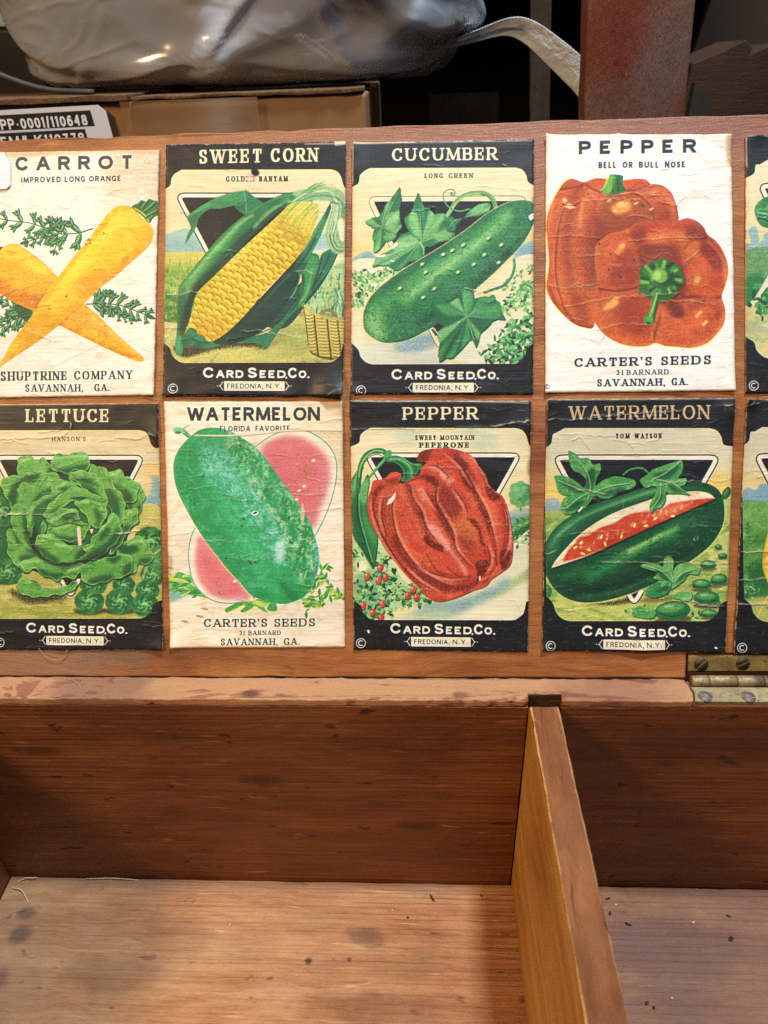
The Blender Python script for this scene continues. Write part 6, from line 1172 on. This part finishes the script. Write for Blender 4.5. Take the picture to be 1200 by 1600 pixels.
# ---------------------------------------------------------------- the printed packets pasted on the lid
def picture(c, name):
    im = bpy.data.images.new(name, c.w, c.h, alpha=True); im.alpha_mode = 'CHANNEL_PACKED'
    a = np.empty((c.h, c.w, 4), np.float32); a[..., :3] = c.im; a[..., 3] = np.clip(.5+c.ht*.35, 0, 1)
    im.pixels.foreach_set(np.ascontiguousarray(a[::-1]).ravel()); im.update(); im.pack(); return im
def sheet_mat(c, name, rough, k=1.0):
    m = NT(name); t = m.n.new('ShaderNodeTexImage'); t.image = picture(c, name); t.interpolation = 'Cubic'; t.extension = 'EXTEND'
    uv = m.n.new('ShaderNodeUVMap'); m.lk(uv.outputs[0], t.inputs[0])
    fibre = m.noise((.12, 1, 1), 300, 4, .65); tooth = m.noise((1, 1, 1), 900, 3, .6)
    h = m.math('ADD', m.math('MULTIPLY', t.outputs['Alpha'], 3.0), m.math('ADD', m.math('MULTIPLY', fibre, .22), m.math('MULTIPLY', tooth, .14)))
    m.bump(h, .00016*k)
    return m.fin(t.outputs['Color'], m.math('ADD', rough, m.math('MULTIPLY', fibre, .2)), .5)
def packet(c, name, label, cat='seed packet', rough=.36, lift=(), seed=0, nu=84, nv=116, z0=.00055, group='seed packets pasted on the box lid'):
    q = c.quad                                # TL TR BR BL on the lid board
    rs = np.random.RandomState(seed+40); f = sines(seed+60, 9, 60, 420); g = sines(seed+80, 9, 300, 2400)
    lift = tuple(lift)+tuple((rs.randint(2), rs.randint(2), rs.uniform(.05, .12), rs.uniform(.0004, .0014)) for _ in range(2))+tuple((a, b, .07, rs.uniform(.0002, .0008)) for a, b in ((rs.rand(), rs.randint(2)), (rs.randint(2), rs.rand()), (rs.rand(), 1)));ht = blur(c.ht, 3); bm = bmesh.new(); uvl = bm.loops.layers.uv.new('UVMap'); vs = []
    for j in range(nv+1):
        row = []
        for i in range(nu+1):
            u, v = i/nu, j/nv; p = (q[0]*(1-u)+q[1]*u)*(1-v)+(q[3]*(1-u)+q[2]*u)*v
            e = min(u*nu, (1-u)*nu, v*nv, (1-v)*nv)
            if e < 1: p = p+np.array([g((p[0], p[1], 0)), g((p[1], p[0], 1))])*.00010
            ti = min(max(int(c.h-(p[1]-c.o[1])*TEX), 0), c.h-1); tj = min(max(int((p[0]-c.o[0])*TEX), 0), c.w-1)
            z = z0+.00012*(1+f((p[0]*.25, p[1], 0)))+ht[ti, tj]*.00022
            for (lu, lv, rad, amt) in lift: z += amt*max(0, 1-math.hypot((u-lu)*.7, v-lv)/rad)**2
            row.append(bm.verts.new((p[0], p[1], z)))
        vs.append(row)
    for j in range(nv):
        for i in range(nu): bm.faces.new((vs[j][i], vs[j+1][i], vs[j+1][i+1], vs[j][i+1]))
    ring = vs[0]+[r[-1] for r in vs[1:]]+vs[-1][-2::-1]+[r[0] for r in vs[-2:0:-1]]
    low = [bm.verts.new((v.co.x, v.co.y, max(v.co.z-.00042, .00008))) for v in ring]
    for i in range(len(ring)): k = (i+1) % len(ring); bm.faces.new((ring[i], ring[k], low[k], low[i]))
    for fc in bm.faces:
        for lp in fc.loops: lp[uvl].uv = ((lp.vert.co.x-c.o[0])/c.ext[0], (lp.vert.co.y-c.o[1])/c.ext[1])
    o = link(name, bm, sheet_mat(c, name+'_print', rough), loc=LIDLOC, rot=LIDROT)
    return tag(o, label, cat, group)
packet(carrot(), 'seed_packet', 'white packet titled CARROT showing two crossed orange-yellow carrots', rough=.5, seed=1)
packet(corn(), 'seed_packet', 'black bordered packet titled SWEET CORN with yellow cob and basket', seed=2, lift=((1, 1, .16, .0035), (.93, 1.0, .1, .002)))
packet(cucumber(), 'seed_packet', 'black bordered packet titled CUCUMBER with one long green cucumber and vine leaves', seed=3, lift=((0, .1, .1, .0006),))
packet(bell_pepper(), 'seed_packet', 'white packet titled PEPPER with two orange-red bell peppers and green stalk', rough=.48, seed=4, lift=((1, 0, .1, .001), (1, 1, .08, .0008)))
packet(turnip(), 'seed_packet', 'packet cut off at the right edge with green leaves above a white root, upper row', seed=5)
packet(lettuce(), 'seed_packet', 'black bordered creased packet titled LETTUCE with a ruffled green head', seed=6, lift=((1, .12, .1, .0012), (1, 1, .1, .0008)))
packet(florida_watermelon(), 'seed_packet', 'white packet titled WATERMELON with mottled green melon and pink halves', rough=.5, seed=7, lift=((1, 0, .08, .0005),))
packet(peperone(), 'seed_packet', 'black bordered packet titled PEPPER with one wrinkled red pepper and green leaf', seed=8, lift=((1, .1, .12, .0008),))
packet(tom_watson(), 'seed_packet', 'black bordered packet titled WATERMELON with dark green sliced melon', seed=9, lift=((.55, 1, .16, .0016), (1, .05, .1, .0012)))
packet(squash(), 'seed_packet', 'packet cut off at the right edge with yellow-orange vegetable on a green field, lower row', seed=10, lift=((0, .82, .08, .0008),))
# blank sticker over the carrot packet's corner
bm = bmesh.new(); P = [onlid(x, y) for x, y in ((-38, 243), (8, 240), (19, 256), (19, 291), (13, 297), (-38, 300))]
prism(bm, P, .0012, .0015); worn(bm, .0001, .006, .00008, 31)
tag(link('sticker', bm, plain('sticker_paper', 'e8e6e8', .6, 200, .06), loc=LIDLOC, rot=LIDROT), 'small blank white paper sticker with clipped corner on the carrot packet', 'sticker')

# ---------------------------------------------------------------- bits lying in the box

dk_m = plain('dark_bark', '46342a', .8, 300); lt_m = plain('pale_chip', 'dcc9b0', .7, 300, .2); rd_m = plain('red_flake', '6a3a2c', .7, 300); st_m = plain('straw', 'e6d2a6', .6, 200, .15); th_m = plain('thread_fibre', 'c9a67c', .6, 200, .2)
def flake(name, x, y, l, w, ang, mat, label, cat, seed, t=.0007):
    l *= .72; w *= .62; t *= .6; r = random.Random(seed); bm = bmesh.new(); n = 9; poly = []
    for k in range(n):
        a = k/n*6.283; poly.append((l/2*math.cos(a)*r.uniform(.7, 1.1), w/2*math.sin(a)*r.uniform(.6, 1.15)))
    prism(bm, poly, 0, t); bmesh.ops.subdivide_edges(bm, edges=bm.edges[:], cuts=1)
    for v in bm.verts: v.co.z += (r.random()-.2)*t*.6*(v.co.z > 0)+abs(v.co.x)*.12
    o = link(name, bm, mat, loc=(x, y, -H+.0001), rot=(0, 0, math.radians(ang))); return tag(o, label, cat, 'crumbs lying on the box floor')
for i, (x, y, l, w, a, k, lb) in enumerate((
    (.0212, -.0087, .0062, .0020, 120, 0, 'curved dark splinter in the left compartment near the divider'), (.0005, -.0155, .0020, .0014, 20, 1, 'pale speck left of the dark splinter in the left compartment'), (.0085, -.019, .0018, .0016, 0, 0, 'dark crumb just below the splinter in the left compartment'),
    (-.0826, -.0243, .0032, .0013, 60, 1, 'thin pale sliver on the middle of the left compartment floor'), (.0471, -.0068, .0018, .0015, 0, 0, 'dark crumb in the shaded corner beside the divider'), (.1127, -.0073, .0040, .0018, 15, 2, 'reddish flake close to the back wall in the right compartment'),
    (.116, -.0103, .0022, .0018, 0, 1, 'pale chip under the reddish flake in the right compartment'), (.112, -.015, .0036, .0022, 70, 0, 'small dark chip nearest the divider in the right compartment'), (.120, -.0204, .0052, .0020, -25, 0, 'long dark splinter in the right compartment'),
    (.1526, -.0188, .0030, .0022, 10, 1, 'pale crumb in the middle of the right compartment'), (.1713, -.0152, .0034, .0020, -30, 2, 'brown crumb nearest the back wall at the right edge'), (.1684, -.0266, .0042, .0038, 40, 0, 'biggest dark crumb at the right edge of the right compartment'),
    (.1196, -.0564, .0032, .0026, 30, 2, 'brown crumb in the right compartment, left one of the close pair'), (.1221, -.0582, .0024, .0024, 80, 0, 'dark crumb in the right compartment, right one of the close pair'), (.1317, -.054, .0019, .0015, 0, 1, 'tiny pale speck beside the close pair of crumbs'))):
    flake(('dark_crumb', 'pale_chip', 'wood_flake')[k], x, y, l, w, a, (dk_m, lt_m, rd_m)[k], lb, ('crumb', 'chip', 'flake')[k], i)
def strand(name, pts, r, mat, label, cat, group=None):
    p = spline(np.array(pts), False, 8) if len(pts[0]) == 2 else None
    bm = bmesh.new(); tube(bm, [tuple(q) for q in p3(pts)], r, 6); return tag(link(name, bm, mat), label, cat, group)
def p3(pts):
    pts = [np.array(q, float) for q in pts]; out = []
    q = [2*pts[0]-pts[1]]+pts+[2*pts[-1]-pts[-2]]
    for i in range(1, len(q)-2):
        for t in np.linspace(0, 1, 8, endpoint=False):
            out.append(.5*((2*q[i])+(q[i+1]-q[i-1])*t+(2*q[i-1]-5*q[i]+4*q[i+1]-q[i+2])*t*t+(3*q[i]-q[i-1]-3*q[i+1]+q[i+2])*t**3))
    return out+[q[-2]]
z = -H+.0006
strand('straw_bit', [(-.167, -.0014, z), (-.152, -.0012, z+.0006), (-.138, -.0018, z)], .00028, st_m, 'thin straight straw lying along the foot of the back wall', 'straw', 'straw bits on the box floor')
strand('straw_bit', [(-.206, -.0072, z), (-.2005, -.0086, z+.0008), (-.196, -.0122, z+.0004), (-.1935, -.0150, z)], .00028, st_m, 'curved hair-thin straw in the left corner of the box', 'straw', 'straw bits on the box floor')
strand('straw_bit', [(-.2045, -.0040, z), (-.2005, -.0022, z+.001), (-.1965, -.0022, z+.0012), (-.195, -.0012, z)], .0004, st_m, 'short thick kinked straw right in the left corner', 'straw', 'straw bits on the box floor')
def lp(x, y, h): a, s = onlid(x, y); return (a, T+s*math.sin(LEAN)-h*math.cos(LEAN), s*math.cos(LEAN)+h*math.sin(LEAN))
strand('thread', [lp(62, 1012, .0009), lp(70, 1022, .0008), lp(82, 1029, .001), lp(96, 1030, .0008), lp(104, 1022, .0008), lp(106, 1014, .0012)], .00011, th_m, 'pale loose thread curled on the lid below the lettuce packet', 'thread')
strand('thread', [(-.1535, .0120, .0010), (-.1470, .0118, .0012), (-.1400, .0085, .0010), (-.1375, .0050, .0008)], .00010, th_m, 'pale arched thread lying on the top edge of the back wall', 'thread')

# ---------------------------------------------------------------- behind the lid

card = plain('cardboard', '9c7650', .8, 30, .18, .0002); card2 = plain('cardboard_edge', '77593c', .9, 400, .5, .0006)
cb = empty('cardboard_box', (-.15, .42, -H-.0125)); tag(cb, 'brown cardboard box with a printed label standing behind the wooden lid', 'cardboard box')
def under_e(o, e): o.parent = e; o.matrix_parent_inverse = Matrix.Translation(-e.location); return o
bm = bmesh.new(); prism(bm, [(-.42, .25), (-.0125, .2555), (-.0175, .56), (-.43, .555)], -H-.0125, .2225); worn(bm, .002, .03, .0006, 41, 40); link('body', bm, card, cb)
bm = bmesh.new(); prism(bm, [(-.425, .2480), (-.150, .2495), (-.150, .40), (-.42, .40)], .2228, .2262); worn(bm, .0006, .012, .0008, 42, 120); link('flap', bm, card2, cb)
bm = bmesh.new(); prism(bm, [(-.149, .2515), (-.014, .2535), (-.018, .40), (-.149, .40)], .2228, .2250); worn(bm, .0006, .012, .0008, 43, 120); link('flap', bm, card2, cb)
bm = bmesh.new(); prism(bm, [(-.155, .2488), (-.075, .2498), (-.075, .2502), (-.155, .2495)], .05, .2226)
tp = NT('packing_tape'); tp.b.inputs['Alpha'].default_value = .3; tp.bump(tp.noise((1, 1, 3), 60, 4, .6), .0004); link('tape', bm, tp.fin(srgb('8a633d'), .5, .3), cb)
LK = np.array([[.000215, 0, 0], [0, -.000215, 0], [0, 0, 1.]])
def label_art():
    c = Sheet('-150,372 296,365 314,380 330,600 -150,600', (0, 0, 1), 50, 'd9dbe2', LK)
    c.F('-150,384 272,377 276,415 -150,421', '17181c', sm=False); c.F('-150,427 246,421 250,470 -150,476', '17181c', sm=False)
    c.text('EPP-0001/110648', -6, 258, 391, 417, 386, 412, 'f0f0f2', 'sans', .2, gap=.16); c.text('ITEM# K110778', -34, 240, 434, 460, 429, 455, 'f0f0f2', 'sans', .2, gap=.16)
    return c
c = label_art(); zt = .2235
bm = bmesh.new(); uvl = bm.loops.layers.uv.new('UVMap'); y0, z0 = .2491, .3004
for d in (0, -.0004):
    vs = [bm.verts.new((-.2318+x, y0+.0009-d*0+(x*.0135)-.0012+d, z0-.0005+y)) for x, y in c.quad]; fc = bm.faces.new(vs)
    for lp_, (x, y) in zip(fc.loops, c.quad): lp_[uvl].uv = ((x-c.o[0])/c.ext[0], (y-c.o[1])/c.ext[1])
bm.verts.ensure_lookup_table(); n = len(c.quad)
for i in range(n): j = (i+1) % n; bm.faces.new((bm.verts[i], bm.verts[j], bm.verts[n+j], bm.verts[n+i]))
link('printed_label', bm, sheet_mat(c, 'label', .4, .3), cb, smooth=False)

# the clear plastic bag slumped on the carton
def bag():
    def wav(seed, n, a, b):
        r = np.random.RandomState(seed); k = r.randn(n, 3); k /= np.linalg.norm(k, axis=1)[:, None]; fq = r.uniform(a, b, n); ph = r.uniform(0, 6.28, n)
        return lambda P: np.sin(P@k.T*fq+ph).mean(1)*1.6
    nu, nv = 380, 190; f1, f2, f3 = wav(71, 8, 2.5, 6), wav(72, 8, 7, 15), wav(73, 6, 2, 4.5); rs = np.random.RandomState(9)
    th = np.pi*(.5-np.arange(nv+1)/nv)[:, None]; ph = (np.arange(nu)/nu*2*np.pi)[None]
    d = np.stack([np.cos(th)*np.cos(ph), np.cos(th)*np.sin(ph), np.sin(th)+0*ph], -1).reshape(-1, 3)
    r = 1+.06*f1(d)+.004*f2(d); A, B = f3(d), f1(d*1.7)
    for k in range(38):                        # long drawn folds, broad ones and crisp ones
        n_ = rs.randn(3)*[.7, .25, 1]; n_ /= np.linalg.norm(n_); o_ = rs.uniform(-.8, .6)
        w_, a_ = (rs.uniform(.03, .08), rs.uniform(.015, .05)) if k < 14 else (rs.uniform(.010, .020), rs.uniform(.008, .020))
        q = (d@n_-o_+.22*A+.03*B)/w_; fade = np.clip(.5+1.2*wav(200+k, 4, 1, 3)(d), 0, 1) if k >= 14 else 1
        r = r+fade*(a_*np.exp(-q*q)-a_*.4*np.exp(-(q-2.2)**2*.5))
    cz = np.clip(1-d[:, 2:3]**2, 1e-6, 1)**.5; e = np.where(d[:, 2:3] < 0, cz**-.62, 1)   # slumped: sides drop steeply to the carton
    p = d*np.concatenate([e, e, np.ones_like(e)], 1)*r[:, None]*[.168, .118, .19]+[-.100, .378, .385]
    lowz = .2268; p[:, 2] += .018*np.clip((p[:, 0]-.0)/.06, 0, 1.5)**2; k = np.maximum(lowz+.012-p[:, 2], 0); low = k > 0
    p[low, 2] = (lowz+.012*np.exp(-k/.012*1.2)+.0006*(1+f2(d)))[low]; p[:, 0] -= .6*k*d[:, 0]; p[:, 1] -= .5*k*d[:, 1]
    bm = bmesh.new(); vs = [bm.verts.new(q) for q in p]
    for j in range(nv):
        for i in range(nu): i2 = (i+1) % nu; bm.faces.new((vs[j*nu+i], vs[j*nu+i2], vs[(j+1)*nu+i2], vs[(j+1)*nu+i]))
    bmesh.ops.remove_doubles(bm, verts=bm.verts[:], dist=.00002); return bm
m = NT('bag_film'); fr = m.n.new('ShaderNodeLayerWeight'); fr.inputs[0].default_value = .3
def ridge(sc, scale, dist):
    n = m.noise(scale, sc, 1.5, .4, dist, (sc, 2, 3)); a = m.math('ABSOLUTE', m.math('SUBTRACT', n, .5)); return m.math('POWER', m.mr(a, 0., .16, 1., 0.), 2.2)
r1 = ridge(6, (.7, 1, 1.4), .8); r2 = ridge(17, (.6, 1, 1.8), 1.0); r3 = ridge(60, (.4, 1, 2), 1.2)
m.bump(m.math('ADD', r1, m.math('MULTIPLY', r2, .2)), .006, .45); nrm = m.b.inputs['Normal'].links[0].from_socket
tr = m.n.new('ShaderNodeBsdfTransparent'); tr.inputs[0].default_value = (.93, .94, .96, 1)
gl = m.n.new('ShaderNodeBsdfGlossy'); gl.inputs['Roughness'].default_value = .2; gl.inputs['Color'].default_value = (.95, .97, 1, 1); m.lk(nrm, gl.inputs['Normal'])
df = m.n.new('ShaderNodeBsdfDiffuse'); df.inputs['Color'].default_value = (.88, .92, 1, 1); m.lk(nrm, df.inputs['Normal'])
fn = m.n.new('ShaderNodeFresnel'); fn.inputs['IOR'].default_value = 1.9; m.lk(nrm, fn.inputs['Normal'])
x1 = m.n.new('ShaderNodeMixShader'); m.lk(m.math('ADD', m.math('MULTIPLY', r1, .30), m.mr(fr.outputs['Facing'], .2, 1., .36, .75)), x1.inputs[0]); m.lk(tr.outputs[0], x1.inputs[1]); m.lk(df.outputs[0], x1.inputs[2])
x2 = m.n.new('ShaderNodeMixShader'); m.lk(m.math('MULTIPLY', fn.outputs[0], 1.5), x2.inputs[0]); m.lk(x1.outputs[0], x2.inputs[1]); m.lk(gl.outputs[0], x2.inputs[2]); m.lk(x2.outputs[0], m.out.inputs['Surface'])
bag_m = m.m
bg = empty('plastic_bag', (-.098, .355, .2268)); tag(bg, 'crumpled clear plastic bag slumped on top of the cardboard box', 'plastic bag')
link('film', bag(), bag_m, bg)
bm = bmesh.new()                               # what it holds, a dim bundle
fb = sines(77, 8, 8, 26); bmesh.ops.create_uvsphere(bm, u_segments=60, v_segments=36, radius=1)
for v in bm.verts: v.co = Vector((v.co.x*.115, v.co.y*.075, v.co.z*.12))*(1+.10*fb(v.co)+.06*abs(fb(v.co*2.2)))+Vector((-.140, .395, .372))
link('contents', bm, plain('bundle_cloth', 'b0a89e', .8, 12, .4, .002), bg)
bm = bmesh.new(); pts = [(-.262, .27, .2600), (-.235, .262, .2420), (-.205, .262, .2305), (-.175, .265, .2275)]
tube(bm, p3(pts), .0016, 8); tag(link('loose_cord', bm, plain('cord_grey', '4a4744', .5)), 'dull grey cord hanging down over the carton at far left', 'cord')

# timbers, strip and boards in the gloom
pw = wood('post_wood', '583628', '7c5038', '946a50', (1, 1, .12), .55, .0004, .5, scratch=.5, stains_and_shade=(((.122, .235, .25), .030, (1, .1, .6), '7d3020', .75), ((.149, .235, .235), .022, (1, .1, .6), '7a6866', .6), ((.130, .235, .212), .02, (.6, .1, 1), '6f5450', .6)), blotch=.5)
def leaning(name, x0, x1, y0, y1, z0, z1, dx, mat, label, cat, seed):
    bm = bmesh.new(); prism(bm, [(x0, y0), (x1, y0), (x1, y1), (x0, y1)], z0, z1)
    for v in bm.verts:
        if v.co.z > (z0+z1)/2: v.co.x += dx
    worn(bm, .0012, .02, .0005, seed); return tag(link(name, bm, mat), label, cat)
leaning('wooden_post', .1372, .1925, .235, .252, -H-.0125, .52, -.053, pw, 'broad reddish wooden post rising behind the lid at upper right', 'post', 51)
leaning('narrow_timber', .1298, .1461, .445, .46, -H-.0125, .5209, -.043, wood('slat_wood', '3a2a1e', '4d3828', '5f4733', (1, 1, .1), .6), 'narrow dark upright timber standing behind the white strip', 'timber', 52)
bm = bmesh.new(); prism(bm, [(-.6, .44), (.9, .44), (.9, 1.3), (-.6, 1.3)], .521, .545); tag(link('shade_board', bm, wood('shade_board_wood', '2a1a10', '3c2818', '4d3522', (.06, 1, 1), .6), smooth=False), 'added unseen board overhead that shades the background, resting on the narrow upright timber', 'light_blocker')  # unseen board, added overhead to keep the ceiling lamp off the background
bm = bmesh.new(); top = p3([(.035, .345, .2470), (.056, .345, .2530), (.078, .342, .2590), (.092, .34, .2575), (.108, .336, .2490), (.130, .33, .2330), (.15, .325, .21)]); vs = []
for i, p in enumerate(top):
    k = i/(len(top)-1); wd = .004+.013*min(1, k*1.3)
    vs.append([bm.verts.new(p+np.array([-.004*k, 0, 0])), bm.verts.new(p+np.array([-.006*k, .012, -wd*.5])), bm.verts.new(p+np.array([-.010*k, .006, -wd]))])
for a, b in zip(vs, vs[1:]):
    for q in range(2): bm.faces.new((a[q], b[q], b[q+1], a[q+1]))
sm = NT('strip_plastic'); sm.b.inputs['Alpha'].default_value = .8; sm.bump(sm.noise((1, 1, 1), 60, 4, .6), .003); o = link('white_strip', bm, sm.fin(srgb('dfe2ea'), .3, .5)); md = o.modifiers.new('thickness', 'SOLIDIFY'); md.thickness = .0006
tag(o, 'bent pale plastic strip arching between the bag and the post', 'plastic strip')
bm = bmesh.new(); prism(bm, [(.284, .225), (.30, .30), (.312, .36), (.52, .36), (.52, .225)], .62, .63, 'y'); tag(link('leaning_sheet', bm, plain('panel_grey', '6a6054', .8, 12, .15), smooth=False), 'flat grey sheet of board leaning in the dark at the upper right corner', 'board')
bm = bmesh.new(); prism(bm, [(.21, .10), (.2165, .2295), (.252, .2425), (.2575, .238), (.2565, .2335), (.272, .2395), (.36, .235), (.36, .10)], .40, .46, 'y'); worn(bm, .001, .03, .0004, 55); tag(link('dark_timber', bm, wood('timber_wood', '2e190c', '3a2110', '452916', (.1, 1, 1), .7), None), 'dark notched timber in front of the leaning grey sheet', 'timber')
bm = bmesh.new(); prism(bm, [(.203, .12), (.205, .2185), (.2195, .2125), (.2155, .12)], .352, .360, 'y'); tag(link('grey_wedge', bm, plain('wedge_grey', '3e362e', .8), smooth=False), 'small dim grey wedge of board between post and dark timber', 'board')
bm = bmesh.new(); prism(bm, [(-.50, .292), (-.362, .292), (-.362, .34), (-.50, .34)], .58, .66, 'y'); worn(bm, .004, .03, .0004, 56); tag(link('blue_bin', bm, plain('blue_plastic', '1f6fd0', .4, 10, .1), None), 'bright blue plastic bin in the top left corner', 'bin')
bm = bmesh.new(); prism(bm, [(-.50, .2765), (-.352, .2765), (-.356, .2915), (-.50, .2915)], .575, .66, 'y'); worn(bm, .002, .02, .0016, 57, 60); tag(link('pale_tray', bm, plain('pale_green', 'b9cfc4', .5, 30, .25), None), 'pale green tray just under the blue bin', 'tray')
bm = bmesh.new(); prism(bm, [(-.52, -.14), (-.34, -.14), (-.338, .268), (-.36, .2755), (-.52, .2755)], .57, .68, 'y'); worn(bm, .003, .04, .0008, 58); tag(link('black_crate', bm, plain('black_plastic', '1c1a19', .5), None), 'black crate under the pale tray at far left', 'crate')
bm = bmesh.new(); prism(bm, [(.03, .1), (.10, .1), (.10, .208), (.03, .208)], .62, .64, 'y'); tag(link('dim_board', bm, plain('dim_board', '5a4636', .8), smooth=False), 'dim brown board low in the gloom left of the narrow upright timber', 'board')
